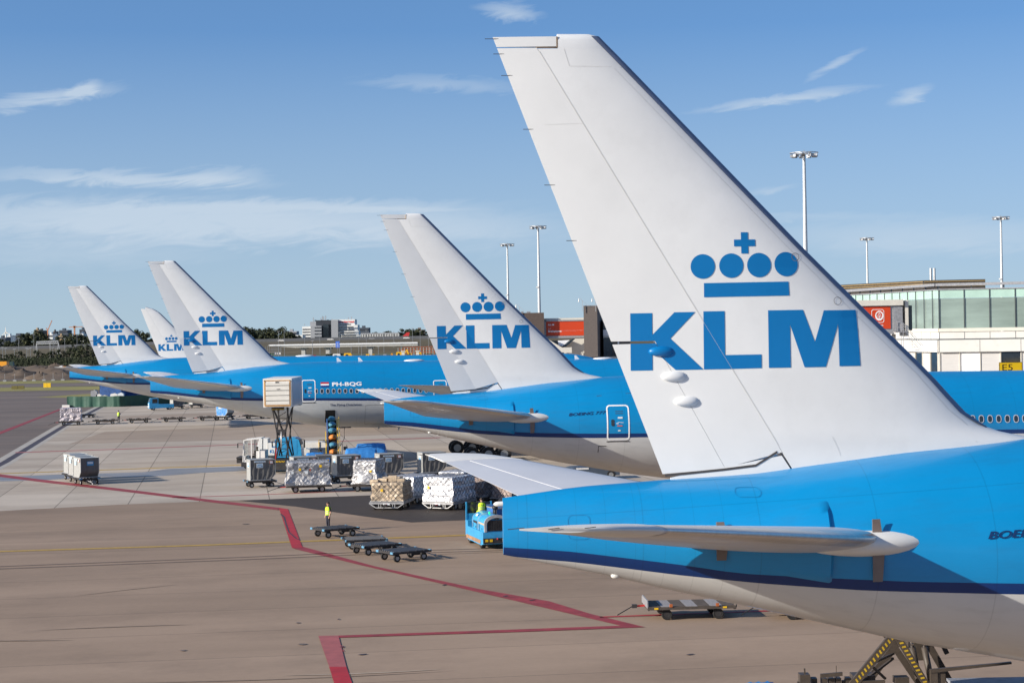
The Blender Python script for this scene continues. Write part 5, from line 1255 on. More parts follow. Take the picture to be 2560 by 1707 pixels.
tarp_cart(atY(903, 1150, 163.5), 8, 2.7, 1.6, 2.12, 'large cart with smooth blue tarpaulin and red bags, left of the second container from right', 2, .28)
tarp_cart(atY(928, 1150, 168.5), 8, 2.6, 1.6, 2.30, 'cart under a blue tarpaulin standing behind the largest tarpaulin cart', 3, .2)
tarp_cart(atY(1890, 1712, 56.0), 20, 1.2, 1.1, 1.36, 'cart whose blue tarpaulin peak just shows at the bottom edge', 5, .35)

# far blue tractor
p = at(400, 1025); r = empty('baggage_tractor', (p.x, p.y+.8, 0), R(-160)); tag(r, 'small blue baggage tractor with white stripes pulling containers past the green screen', 'tractor')
mb = MB(); mb.prism([(-2.0, .35), (-2.0, .95), (.5, 1.0), (.5, 1.95), (1.7, 1.95), (1.95, 1.2), (1.98, .3)], 'y', -.75, .75); mb.build('body', TUGB, r)
mb = MB(); mb.box2((.65, .745, 1.15), (1.5, .765, 1.85)); mb.box2((.65, -.765, 1.15), (1.5, -.745, 1.85)); mb.prism([(1.72, 1.9), (1.93, 1.25), (1.97, 1.25), (1.76, 1.92)], 'y', -.65, .65); mb.build('window', GLASS, r)
mb = MB(); mb.box2((1.99, -.6, .45), (2.02, .6, .7)); mb.box2((1.99, -.25, .85), (2.01, .25, 1.1)); mb.build('white_stripe', DOORW, r)
wheels(r, [(x, y, .3) for x in (-1.3, 1.3) for y in (-.65, .65)], .3, .2)
p = atY(1475, 1178, 153.0); r = empty('pushback_tractor', (p.x, p.y, 0), R(8)); tag(r, 'very low grey-blue tractor glimpsed beneath the second airliner belly', 'tractor')
mb = MB(); mb.prism([(-2.2, .3), (-2.2, .8), (-1.4, .98), (1.6, .98), (2.2, .7), (2.2, .3)], 'y', -1.1, 1.1); mb.build('body', mat('tractor_slate', (.06, .08, .11), .5), r)
mb = MB(); mb.box2((-1.3, -1.12, .82), (-.3, -1.1, .95)); mb.build('white_panel', WPAINT, r); wheels(r, [(x, y, .35) for x in (-1.5, 1.5) for y in (-1.0, 1.0)], .35, .25)

# cargo loader at the bottom right
O = Vector((6.6, 51.0, 0)); r = empty('cargo_loader', O); tag(r, 'dark scissor cargo loader with yellow hazard stripes under the nearest airliner', 'cargo loader')
def X(px, y=1650): return (px-1280)/94.1-6.6-.12
def Z(py, px=2300): return 11.8-(py-829+.0166*(px-1280))/94.1
ARM = mat('loader_dark_brown', (.055, .042, .032), .55, var=.25, scale=4)
def arm(name, a, b, w=.16, y=0, stripes=None):
    P_, Q_ = Vector((a[0], y, a[1])), Vector((b[0], y, b[1])); mb = MB(); mb.bar(P_, Q_, .12, w); o = mb.build(name, ARM, r)
    if stripes:
        d = (Q_-P_); L_ = d.length; d.normalize(); nrm = Vector((-d.z, 0, d.x)); mb = MB()
        for s0, s1 in stripes:
            k = s0*L_
            while k < s1*L_:
                c = P_+d*k; mb.add([c+nrm*q+d*e+Vector((0, -.065, 0)) for q, e in ((-.05, 0), (.05, .03), (.05, .08), (-.05, .05))], [(0, 1, 2, 3)]); k += .12
        mb.build('hazard_stripe', mat('dull_yellow', (.42, .28, .015), .6, var=.2, scale=6), o, fix=False)
    return o
ap = (X(2230), Z(1590)); arm('scissor_arm', (X(2060), Z(1790)), ap, .22, 0, ((.45, .72), (.76, .98))); arm('scissor_arm', (X(2243), Z(1590)), (X(2370), Z(1810)), .18, -.05, ((.05, .52),))
arm('scissor_arm', (X(2160), Z(1760)), (X(2290), Z(1596)), .2, 1.3); arm('scissor_arm', (X(2330), Z(1600)), (X(2440), Z(1800)), .18, 1.3); arm('scissor_arm', (X(2372), Z(1600)), (X(2400), Z(1660)), .12, 1.6)
arm('scissor_arm', (X(2235), Z(1585)), (X(2385), Z(1815)), .18, 2.4)
mb = MB(); mb.bar((X(2180), .0, Z(1655)), (X(2255), 1.2, Z(1651)), .06); mb.bar((X(2178), 0, Z(1662)), (X(2215), .2, Z(1698)), .06); mb.bar((X(2160), .1, Z(1700)), (X(2250), 1.0, Z(1660)), .06); mb.bar((X(2140), 0, Z(1703)), (X(2210), 0, Z(1703)), .1); mb.box2((X(2060), -.1, .5), (X(2560), 2.6, .85)); mb.box2((X(2300), 1.2, Z(1670)), (X(2340), 2.2, Z(1610))); mb.build('cross_frame', ARM, r)
for x in (2295, 2326):
    mb = MB(); mb.tube([(X(x), .8, Z(1632)), (X(x)-.02, .8, Z(1596))], .055, 10); q = mb.build('hydraulic_ram', mat('chrome', (.75, .75, .78), .12, metal=1), r, smooth=True)
    mb = MB(); mb.tube([(X(x)+.25, .8, Z(1760)), (X(x), .8, Z(1630))], .09, 10); mb.build('ram_sleeve', ARM, q, smooth=True)
mb = MB(); mb.box2((X(2312), -.6, Z(1800)), (X(2330), -.5, Z(1668))); mb.prism([(X(2312), Z(1672)), (X(2513), Z(1653)), (X(2513), Z(1648)), (X(2312), Z(1663))], 'y', -.62, -.5); mb.prism([(X(2316), Z(1668)), (X(2350), Z(1665)), (X(2350), Z(1800)), (X(2316), Z(1800))], 'y', -.56, -.52); mb.build('guard_plate', ARM, r)
mb = MB(); x0, x1 = X(2352), X(2600); zt = Z(1690); mb.box2((x0, -2.0, zt-1.2), (x1, -.75, zt)); c_ = mb.build('operator_cab', mat('cab_grey', (.30, .31, .34), .5, var=.1), r)
mb = MB(); mb.box2((x0-.03, -2.05, zt), (x1+.1, -.70, zt+.07)); mb.build('roof', mat('roof_grey', (.22, .23, .26), .6, var=.2, scale=5), c_)
mb = MB(); mb.box2((x0+.12, -2.02, zt-1.0), (x0+.75, -2.0, zt-.14)); mb.build('window', GLASS, c_)
mb = MB(); mb.box2((x0+1.4, -2.03, zt-.12), (x1+.1, -2.0, zt-.02)); mb.build('shade_rail', BLACK, c_)
mb = MB(); mb.bar((X(1990), 0, Z(1704)), (X(2065), 0, Z(1716)), .12); mb.box2((X(1997), -.1, Z(1705)), (X(2022), .3, Z(1680))); mb.bar((X(2012), .1, Z(1720)), (X(2011), .1, Z(1667)), .04); mb.prism([(X(2048), Z(1688)), (X(2103), Z(1684)), (X(2103), Z(1675)), (X(2048), Z(1679))], 'y', -.1, .0)
for x in (2035, 2060, 2078, 2095, 2120): mb.box((X(x), .2, Z(1700)), (.14, .3, .16))
mb.bar((X(2090), .1, Z(1700)), (X(2090.5), .1, Z(1661)), .015); mb.box2((X(2135), .2, Z(1712)), (X(2190), .8, Z(1690))); mb.box2((X(2240), .2, Z(1712)), (X(2275), .6, Z(1696))); mb.bar((X(2000), 0, .6), (X(2000), 0, Z(1700)), .1); mb.box2((X(1990), -.2, .5), (X(2130), .8, .9)); mb.bar((X(2110), .2, .8), (X(2110), .2, Z(1700)), .1); mb.build('control_station', ARM, r)
mb = MB(); mb.box2((X(1985), -.3, Z(1716)), (X(2020), .0, Z(1704))); mb.build('step_plate', ALU, r)
wheels(r, [(x, y, .45) for x in (X(2080), X(2500)) for y in (0, 2.4)], .45, .3)

# ------------------------------------------------------------------ green screen fence and things behind it
r = empty('screen_fence', (0, 0, 0)); a, b, c = at(168, 1018), at(300, 1016.5), at(470, 1009); r.location = a; tag(r, 'long fence hung with dark green sheeting behind the far dollies', 'fence')
G = mat('green_sheeting', (.018, .075, .05), .6, var=.2, scale=.6, bump=.6, bscale=1.2); g = [[], [], [], []]; rnd = random.Random(2)
for k in range(61):
    t_ = k/60; q = (a+(b-a)*(t_*2.0) if t_ < .5 else b+(c-b)*((t_-.5)*2))-a; w = .12*math.sin(k*.9)+.08*math.sin(k*2.3)
    for j, z in enumerate((.0, .55, 1.15, 1.85)): g[j].append((q.x+rnd.uniform(-.04, .04), q.y+w*(1-j*.2), z+(.04*math.sin(k*.7) if j == 3 else 0)))
mb = MB(); mb.loft(g, c0=False, c1=False, closed=False); mb.build('sheeting', G, r, smooth=True, fix=False)
for k in range(9):
    t_ = k/8; q = (a+(b-a)*(t_*2.0) if t_ < .5 else b+(c-b)*((t_-.5)*2))-a; mb = MB(); mb.bar((q.x, q.y+.3, 0), (q.x, q.y+.3, 1.9), .08); mb.build('post', GREYM, r)
mb = MB(); mb.box((-.1, -.4, .22), (1.3, .5, .42)); mb.build('ballast_block', WPAINT, r)
SC = mat('container_blue', (.03, .10, .28), .6, var=.25, dirt=.2)
for k, (px, Y, w) in enumerate(((282, 388, 4.6), (325, 392, 4.6), (371, 396, 4.6))):
    p = atY(px, 985, Y); r = empty('shipping_container', (p.x, Y, 0), R(-12)); tag(r, ['leftmost blue shipping container behind the green screen', 'middle blue shipping container behind the green screen', 'right-hand blue shipping container nearly under the airliner tail'][k], 'container', 'blue shipping containers')
    mb = MB(); pts = []
    for i in range(20): x = -w/2+w*i/20; pts += [(x, -1.2), (x+w/60, -1.14), (x+w/32, -1.14), (x+w/24, -1.2)]
    pts += [(w/2, -1.2), (w/2, 1.2), (-w/2, 1.2)]; mb.prism(pts, 'z', .1, 2.5); mb.build('corrugated_wall', SC, r)
    mb = MB(); mb.box2((-w/2-.03, -1.23, 2.5), (w/2+.03, 1.23, 2.6)); mb.box2((-w/2-.03, -1.23, 0), (w/2+.03, 1.23, .12)); mb.build('frame', SC, r)
for k, (px, w, h, m_) in enumerate(((236, 1.4, 1.9, GREYM), (248, 1.2, 1.1, WPAINT), (262, 1.0, .9, CONC), (286, 1.6, 1.2, WPAINT), (303, 1.2, 1.3, PLATE))):
    p = atY(px, 990, 372); mb = MB(); mb.prism([(-w/2, 0), (w/2, 0), (w/2*.9, h*.8), (w*.1, h), (-w/2*.8, h*.85)], 'y', -.5, .5); o = mb.build('material_stack', m_, None); o.location = (p.x, 372, 0); tag(o, ['tall grey', 'low white', 'small concrete', 'wide white', 'pale upright'][k]+' stack of building material before the blue shipping containers', 'stack', 'stacks beside the blue containers')

# taxiway signs on the grass
for k, (px, Y, w, h, m_, lab) in enumerate(((118, 462, 1.75, 1.05, YEL, 'bright yellow box sign on the grass verge by the taxiway'), (45, 450, 3.0, .8, mat('sign_shaded', (.12, .10, .02), .6), 'long dark yellow-edged sign on the grass at far left'))):
    p = atY(px, 970, Y); r = empty('taxiway_sign', (p.x, Y, 0)); tag(r, lab, 'sign')
    for q in range(2): mb = MB(); mb.box(((q-.5)*w/2*1.02, 0, .25+h/2), (w/2*.96, .3, h)); mb.build('panel', m_, r)
    mb = MB(); [mb.bar((x, 0, 0), (x, 0, .4), .08) for x in (-w*.35, w*.35)]; mb.build('leg', GREYM, r)

# ------------------------------------------------------------------ terminal pier on the right
def yz(py, px, s): return H-(py-829+.0166*(px-1280))/s
TGLASS = mat('pale_green_glass', (.21, .27, .24), .07, var=.35, scale=.25, stretch=(.3, .3, 1.5), spec=.9)
TBAND = mat('green_spandrel_glass', (.36, .52, .45), .25, var=.12, scale=.5, spec=.7)
BRICK = mat('brown_brick', (.135, .112, .10), .85, var=.18, scale=3, bump=.4, bscale=12, stretch=(1, 1, 4))
CREAM = mat('cream_cladding', (.60, .57, .50), .6, var=.05, dirt=.12)
BLIND = mat('window_blind', (.50, .485, .47), .7, var=.1, scale=3, stretch=(.2, .2, 8))
LOUV = mat('roof_louvre', (.05, .042, .035), .6, var=.3); GOLD = mat('louvre_gold', (.30, .20, .07), .6)
MULL = mat('mullion', (.10, .11, .11), .5, metal=.3)
P0 = Vector((43.4, 195, 0)); P1 = Vector((66.0, 188.5, 0)); PL = Vector((37.2, 229, 0)); PLL = Vector((30, 262, 0))
term = empty('terminal_building', P0); tag(term, 'long terminal pier with pale green glass above white panels at far right', 'building')
def facade(A, B, z0, z1, name, m_, off=0.0, thick=.12, parent=term):
    A, B = Vector(A)-P0, Vector(B)-P0; d = (B-A).normalized(); n = Vector((d.y, -d.x, 0)); mb = MB()
    q = [A+n*off, B+n*off, B+n*(off-thick), A+n*(off-thick)]
    mb.prism([(v.x, v.y) for v in q], 'z', z0, z1); return mb.build(name, m_, parent)
def bars(A, B, z0, z1, step, name, m_, w=.06, off=.05, parent=term, t0=0.0):
    A, B = Vector(A)-P0, Vector(B)-P0; L_ = (B-A).length; d = (B-A).normalized(); n = Vector((d.y, -d.x, 0)); k = t0; out = []
    while k < L_:
        p = A+d*k+n*off; mb = MB(); mb.bar((p.x, p.y, z0), (p.x, p.y, z1), w); out.append(mb.build(name, m_, parent)); k += step
    return out
for A, B, st in ((P0, P1, 2.5), (PL, P0, 2.2), (PLL, PL, 3.0)):
    facade(A, B, 14.45, 15.3, 'spandrel', TBAND); facade(A, B, 11.4, 14.42, 'glazing', TGLASS, -.05)
    bars(A, B, 11.4, 15.3, st, 'mullion', MULL, .07)
    facade(A, B, 11.05, 11.4, 'ledge', CREAM, .15, .5); facade(A, B, 10.35, 11.02, 'parapet_panel', WALLW, .05); facade(A, B, 10.22, 10.35, 'ledge', MULL, .10, .3)
    bars(A, B, 10.3, 11.05, 2.5, 'panel_joint', MULL, .03, .06); facade(A, B, 9.0, 10.22, 'wall_panel', WALLW, .25, .5); bars(A, B, 9.0, 10.2, 4.0, 'panel_joint', MULL, .025, .26)
    facade(A, B, 15.3, 15.4, 'roof_edge', GREYM, .12, 1.2); facade(A, B, 15.0, 15.3, 'roof', GREYM, -.2, 12)
    facade(A, B, 5.0, 6.6, 'wall_panel', CREAM, .05); facade(A, B, 0, 5.0, 'lower_wall', MULL, -.8, 1)
    A_, B_ = Vector(A), Vector(B); L_ = (B_-A_).length; k = 0; i = 0
    kinds = (BLIND, DOORW, BLIND, GLASS, BLIND, BLIND, DOORW, GLASS) if st == 2.5 else (GLASS, BLIND, GLASS, BLIND)
    while k < L_:
        a = A_+(B_-A_)*(k/L_); b = A_+(B_-A_)*(min(L_, k+1.95)/L_); w = facade(a, b, 6.6, 8.98, 'window', kinds[i % len(kinds)], -.1)
        k += 2.0; i += 1
    bars(A, B, 6.6, 9.0, 2.0, 'window_post', CREAM, .10, -.05)
# roof pipe rail
for A, B in ((P0, P1), (PL, P0)):
    A_, B_ = Vector(A)-P0, Vector(B)-P0; mb = MB(); mb.bar((A_.x, A_.y+1, 15.85), (B_.x, B_.y+1, 15.85), .5, .28); mb.build('roof_walkway', GREYM, term)
    bars(A, B, 15.4, 15.8, 3.2, 'walkway_post', MULL, .1, -1)
mb = MB(); foot = [(46, 214), (52.6, 213), (54, 262), (30, 262), (37.5, 235)]; mb.prism([(x-P0.x, y-P0.y) for x, y in foot], 'z', 15.4, 16.75); pent = mb.build('roof_plant_room', LOUV, term)
for k in range(5):
    mb = MB(); z = 15.55+k*.26
    for a, b in zip(foot[:2]+foot[3:]+foot[:1], foot[1:2]+foot[2:3]+foot[4:]+foot[:1]): pass
    mb.bar((46-P0.x, 213.9-P0.y, z), (52.6-P0.x, 212.9-P0.y, z), .06, .07); mb.bar((46-P0.x-.1, 214-P0.y, z), (37.5-P0.x-.1, 235-P0.y, z), .06, .07); mb.build('louvre', GOLD if k > 1 else LOUV, pent)
for px in (2327, 2336):
    p = atY(px, 690, 226)-P0; mb = MB(); mb.tube([(p.x, p.y, 16.0), (p.x, p.y, 18.45)], .14, 10); mb.build('flue', ALU, term, smooth=40)
# jet bridge with the orange panel
jb = empty('jet_bridge', (29.5, 176, 0)); tag(jb, 'raised passenger bridge with orange lion-logo panel before the glass terminal', 'jet bridge')
def jx(px): return (px-1280)*176/4800-29.5
def jz(py, px): return yz(py, px, 4800/176)
mb = MB(); mb.box2((-3, 0, 11.2), (jx(2252), 2.6, 13.7)); mb.build('tunnel', GREYM, jb)
mb = MB(); mb.box2((-3, -.25, 13.62), (jx(2258), 2.9, 14.15)); mb.build('roof', CREAM, jb)
mb = MB(); mb.box2((-3, -.06, jz(822, 2200)), (jx(2227), -.02, jz(766, 2200))); pan = mb.build('advert_panel', ORANGE, jb)
mb = MB(); cx = (jx(2178)+jx(2212))/2; cz = jz(790, 2195); w = .58; h = .62
def rr(x0, x1, z0, z1, r_): return rrect(x0, x1, z0, z1, r_, 4)
a_ = rr(cx-w, cx+w, cz-h, cz+h, .2); b_ = scaled(a_, .93, cx, cz)
mb.add([(x, -.075, z) for x, z in a_+b_], [(i, (i+1) % len(a_), len(a_)+(i+1) % len(a_), len(a_)+i) for i in range(len(a_))]); mb.build('logo_frame', DOORW, pan, fix=False)
mb = MB(); mx_, mz_ = cx+.14, cz+.03; n = 26
out_ = [(mx_+(.36+.035*(k % 2))*math.cos(2*PI*k/n), mz_+(.43+.03*(k % 2))*math.sin(2*PI*k/n)) for k in range(n)]; inn_ = [(mx_+.27*math.cos(2*PI*k/n), mz_+.03+.31*math.sin(2*PI*k/n)) for k in range(n)]
mb.add([(x, -.08, z) for x, z in out_+inn_], [(i, (i+1) % n, n+(i+1) % n, n+i) for i in range(n)]); mb.build('lion_mane', DOORW, pan, fix=False)
mb = MB()
for (x, z, rx, rz_) in ((-.10, .10, .05, .035), (.10, .10, .05, .035), (0, -.05, .06, .06), (0, .2, .1, .04), (-.14, -.06, .06, .03), (.14, -.06, .06, .03), (0, -.18, .09, .04)):
    mb.add([(mx_+x+rx*math.cos(2*PI*k/10), -.082, mz_+z+rz_*math.sin(2*PI*k/10)) for k in range(10)], [tuple(range(10))])
mb.build('lion_face', DOORW, pan, fix=False)
words3('lettering', 'ing', (mx_-.1, -.06, jz(815, 2200)), (1, 0, 0), (0, 0, 1), .45, .16, DOORW, pan)
mb = MB(); mb.box2((jx(2234), -.08, 11.3), (jx(2257), -.02, 13.5)); mb.build('door', GREYM, jb)
mb = MB(); mb.box2((jx(2264), 0, 10.8), (jx(2272), 2.8, 14.1)); mb.build('end_wall', CREAM, jb); mb = MB(); mb.box2((jx(2268), .5, 11.3), (jx(2284), 6, 13.6)); mb.build('dark_opening', GLASS, jb)
mb = MB(); mb.box2((-3, -.2, 11.0), (jx(2235), 2.7, 11.25)); mb.box2((jx(2233), -1.2, 11.15), (jx(2262), 0, 11.25))
for k in range(8): mb.box2((jx(2248)+k*.22, -1.1, 11.05-k*.26), (jx(2248)+k*.22+.26, -.3, 11.09-k*.26))
mb.build('stair', GREYM, jb)
mb = MB()
for y in (-1.15, -.25): mb.bar((jx(2235), y, 12.2), (jx(2252), y, 12.0), .04); mb.bar((jx(2252), y, 12.0), (jx(2252)+1.8, y, 9.9), .04); mb.bar((jx(2236), y, 11.7), (jx(2252), y, 11.5), .03); mb.bar((jx(2252), y, 11.5), (jx(2252)+1.8, y, 9.4), .03); mb.bar((jx(2237), y, 11.1), (jx(2237), y, 12.2), .04); mb.bar((jx(2252), y, 9), (jx(2252), y, 12.0), .05)
mb.build('handrail', ALU, jb)
mb = MB(); mb.box2((jx(2150), .6, 0), (jx(2158), 1.6, 11)); mb.box2((jx(2237), .6, 0), (jx(2243), 1.4, 11)); mb.build('support', CREAM, jb)
# gate sign
p = atY(2498, 933, 185); q = atY(2555, 933, 185); r = empty('gate_sign', ((p.x+q.x)/2, 185, 0)); tag(r, 'yellow gate sign with black E5 above the airliner roof at far right', 'sign')
w = (q.x-p.x)/2; mb = MB(); mb.box2((-w, -.05, 7.1), (w, .08, 8.05)); b_ = mb.build('board', mat('sign_yellow', (.92, .60, .01), .5, var=.02, emit=(.95, .55, .0, .28)), r); words3('lettering', 'E5', (-w+.3, -.05, 7.25), (1, 0, 0), (0, 0, 1), 1.0, .62, BLACK, b_, .0)
mb = MB(); 
for a, b in (((-w, 7.1), (w, 7.1)), ((-w, 8.05), (w, 8.05)), ((-w, 7.1), (-w, 8.05)), ((w, 7.1), (w, 8.05))): mb.bar((a[0], -.06, a[1]), (b[0], -.06, b[1]), .04)
mb.build('border', DARK, r); mb = MB(); mb.bar((0, .1, 0), (0, .1, 6.9), .15); mb.build('post', GREYM, r)

# ------------------------------------------------------------------ pier buildings seen between the two largest fins
def bxx(px, Y): return (px-1280)*Y/4800
def by(py, px, Y): return H-(py-829+.0166*(px-1280))*Y/4800
def block(name, label, Y, px0, px1, pt, depth, m_, skew=.05, z0=0.0, group=None, cat='building'):
    x0, x1 = bxx(px0, Y), bxx(px1, Y); r = empty(name, ((x0+x1)/2, Y, 0)); tag(r, label, cat, group); w = (x1-x0)/2
    mb = MB(); mb.prism([(-w, 0), (w, 0), (w+depth*skew, depth), (-w+depth*skew, depth)], 'z', z0, by(pt, (px0+px1)/2, Y)); mb.build('wall', m_, r); return r, w
tw, w = block('brick_tower', 'tall grey-brown brick tower right of the orange advert bridge', 300, 1460, 1494, 765, 14, BRICK, .11)
zt = by(765, 1477, 300); mb = MB(); mb.box2((-w-.04, -.05, zt-.02), (w+.04, .3, zt+.1)); mb.build('coping', GREYM, tw)
bb, w2 = block('brick_block', 'wide brown brick block left of the orange advert bridge', 303, 1285, 1361, 782, 16, mat('dark_brown_brick', (.085, .062, .052), .85, var=.2, scale=3, stretch=(1, 1, 4)), .0)
mb = MB(); mb.box((0, 3, by(780, 1320, 303)), (.6, .6, .25)); mb.box((-1.0, 3, by(780, 1320, 303)), (.4, .4, .3)); mb.build('roof_vent', GREYM, bb)
br = empty('advert_bridge', (bxx(1410, 304), 304, 0)); tag(br, 'bridge with orange Brainstorm advert panel between two brick blocks', 'bridge')
def cxx(px): return bxx(px, 304)-bxx(1410, 304)
def cz_(py): return by(py, 1410, 304)
mb = MB(); mb.box2((cxx(1361), .2, cz_(842)), (cxx(1461), 4, cz_(795))); mb.build('tunnel', CREAM, br)
mb = MB(); mb.box2((cxx(1366), .1, cz_(839)), (cxx(1461), .2, cz_(803))); pn = mb.build('advert_panel', ORANGE, br)
mb = MB(); mb.box2((cxx(1363), .0, cz_(803)), (cxx(1461), .3, cz_(799.5))); mb.box2((cxx(1363), .0, cz_(845)), (cxx(1461), .3, cz_(839.5))); mb.box2((cxx(1361), .0, cz_(845)), (cxx(1365), .3, cz_(799.5))); mb.build('frame', GREYM, br)
words3('lettering', 'Brainstorm', (cxx(1371), .1, cz_(830)), (1, 0, 0), (0, 0, 1), cxx(1404)-cxx(1371), cz_(825)-cz_(830)+.03, DOORW, pn, .03)
words3('lettering', 'ING', (cxx(1371), .1, cz_(813.5)), (1, 0, 0), (0, 0, 1), cxx(1379)-cxx(1371), .25, DOORW, pn, .03)
words3('lettering', 'FROM', (cxx(1371), .1, cz_(822)), (1, 0, 0), (0, 0, 1), cxx(1377.5)-cxx(1371), .13, DOORW, pn)
mb = MB(); mb.prism([(cxx(1381), cz_(813)), (cxx(1386), cz_(813)), (cxx(1385.5), cz_(809.5)), (cxx(1382), cz_(809))], 'y', .08, .095); mb.build('lion_mark', DOORW, pn)
for k in range(18): mb = MB(); mb.box((cxx(1408+k*2.9), .085, cz_(826.5)), (.05, .02, .05)); mb.build('dot', DOORW, pn)
gw = empty('stair_gangway', (bxx(1410, 303), 302.4, 0)); tag(gw, 'pale sloping gangway and white boxes below the orange advert bridge', 'gangway')
mb = MB(); mb.prism([(cxx(1355), cz_(838)), (cxx(1404), cz_(868)), (cxx(1428), cz_(868)), (cxx(1428), cz_(882)), (cxx(1400), cz_(880)), (cxx(1345), cz_(848))], 'y', -1.5, .2); mb.build('ramp', CREAM, gw)
mb = MB(); mb.prism([(cxx(1395), cz_(851)), (cxx(1424), cz_(850)), (cxx(1406), cz_(865)), (cxx(1396), cz_(863))], 'y', .3, 1.2); mb.build('white_box', DOORW, gw)
mb = MB(); mb.prism([(cxx(1406), cz_(866)), (cxx(1431), cz_(847)), (cxx(1438), cz_(847)), (cxx(1414), cz_(867))], 'y', .2, .5); mb.build('dark_strut', GLASS, gw)
mb = MB(); mb.prism([(cxx(1410), cz_(867)), (cxx(1438), cz_(847)), (cxx(1461), cz_(847)), (cxx(1461), 0), (cxx(1410), 0)], 'y', 1.3, 1.6); mb.build('back_wall', CREAM, gw)
mb = MB(); mb.box2((cxx(1370), 2.0, 0), (cxx(1412), 2.4, cz_(851))); mb.build('dark_undercroft', GLASS, gw)
mb = MB(); mb.box2((cxx(1449), -.8, cz_(896)), (cxx(1457), -.3, cz_(882))); mb.box2((cxx(1447.5), -.85, cz_(883)), (cxx(1458.5), -.25, cz_(880.5))); mb.build('vent', CREAM, gw)
ga = empty('glazed_annex', (bxx(1520, 306), 306, 0)); tag(ga, 'dark glass annex with white parapet just right of the tall brick tower', 'building')
mb = MB(); mb.box2((-.75, 0, 5), (3.5, 6, by(800, 1520, 306))); mb.build('wall', BRICK, ga)
mb = MB(); mb.box2((-.7, -.12, by(892, 1520, 306)), (.65, .0, by(804, 1520, 306))); mb.build('window', GLASS, ga)
mb = MB(); mb.box2((-.75, -.3, by(840, 1520, 306)), (.6, -.1, by(824, 1520, 306))); mb.build('white_panel', DOORW, ga); mb = MB(); mb.box2((-.75, -.35, by(844, 1520, 306)), (2.5, -.1, by(841, 1520, 306))); mb.build('ledge', CREAM, ga)
mb = MB(); mb.box2((-.9, -1.5, 0), (2.8, -.4, by(891, 1520, 306))); mb.build('parapet', CREAM, ga); mb = MB(); mb.tube([(1.6, -.5, 0), (1.6, -.5, by(853, 1520, 306))], .15, 8); mb.build('column', DOORW, ga)
for px, py, Y, fl in ((1300, 778, 303, 1), (1457, 763, 300, 1), (1490, 763, 300, 0)):
    x = bxx(px, Y); z = by(py, px, Y); r = empty('security_camera', (x, Y-.3, z-1.0)); tag(r, {1300: 'dome camera on a bent bracket above the wide brick block', 1457: 'dome camera on the left corner of the tall brick tower', 1490: 'dome camera on the right corner of the tall brick tower'}[px], 'camera', 'dome cameras on the brick blocks')
    mb = MB(); mb.bar((0, 0, 0), (0, 0, 1.75), .07); mb.bar((0, 0, 1.75), (-.25, 0, 2.05), .05); mb.bar((-.25, 0, 2.05), (-.55, 0, 2.05), .05); mb.bar((0, 0, 1.7), (.8, 0, 1.0), .04); mb.build('bracket', ALU, r)
    mb = MB(); mb.tube([(-.53, 0, 2.05), (-.53, 0, 1.65)], [.05, .10], 8); mb.ball((-.53, 0, 1.60), .10); mb.build('dome', WPAINT, r, smooth=40)
for k, (px, w_, z0_) in enumerate(((1502, 40, 4.2),)):
    mb = MB(); mb.box((bxx(1478, 296), 296, by(897, 1478, 296)), (3.6, 1.5, .6)); tag(mb.build('roof_slab', DBROWN, None), 'flat dark roof slab in front of the tall brick tower foot', 'roof')

# ------------------------------------------------------------------ floodlight masts
def mast(px, py_head, Y, label, group='tall floodlight masts'):
    p = atY(px, py_head, Y); z = p.z; r = empty('floodlight_mast', (p.x, Y, 0)); tag(r, label, 'light mast', group)
    mb = MB(); mb.tube([(0, 0, 0), (0, 0, z*.5), (0, 0, z)], [.42, .33, .2], 12); mb.build('mast', mat('mast_galvanised', (.52, .54, .55), .5, metal=.2, var=.08), r, smooth=40)
    mb = MB(); n = 16
    for rad, zz in ((1.9, .28), (1.2, .18)):
        pts = [(rad*math.cos(2*PI*k/n), rad*math.sin(2*PI*k/n), z+zz) for k in range(n+1)]
        for a, b in zip(pts, pts[1:]): mb.bar(a, b, .09)
    for k in range(4): mb.bar((0, 0, z+.1), (1.9*math.cos(PI*k/2+.4), 1.9*math.sin(PI*k/2+.4), z+.3), .08)
    mb.bar((0, 0, z), (0, 0, z+.7), .06); mb.build('ring_frame', GREYM, r)
    for k in range(9):
        a = 2*PI*k/9+.3; c = Vector((1.55*math.cos(a), 1.55*math.sin(a), z-.12)); mb = MB(); mb.box(c, (.62, .45, .34), rz=a); mb.bar(c, c+Vector((0, 0, .4)), .05); mb.build('floodlight', DARK if k % 3 == 0 else ALU, r)
    mb = MB(); mb.box((-.35, -.2, z*.62), (.5, .3, .3)); mb.ball((-.5, -.2, z*.35+2), (.2, .2, .25)); mb.box((.3, -.2, z*.45), (.4, .3, .4)); mb.build('equipment_box', WPAINT, r)
mast(2010, 388, 260, 'nearest and tallest floodlight mast, just right of the biggest fin')
mast(2167, 598, 510, 'smallest floodlight mast above the terminal roof, between the tallest and the rightmost')
mast(2502, 546, 418, 'rightmost floodlight mast above the terminal roof')
mast(1345, 569, 425, 'floodlight mast right of the second fin, taller of that pair')
mast(1268, 613, 510, 'floodlight mast close to the second fin, shorter of that pair')

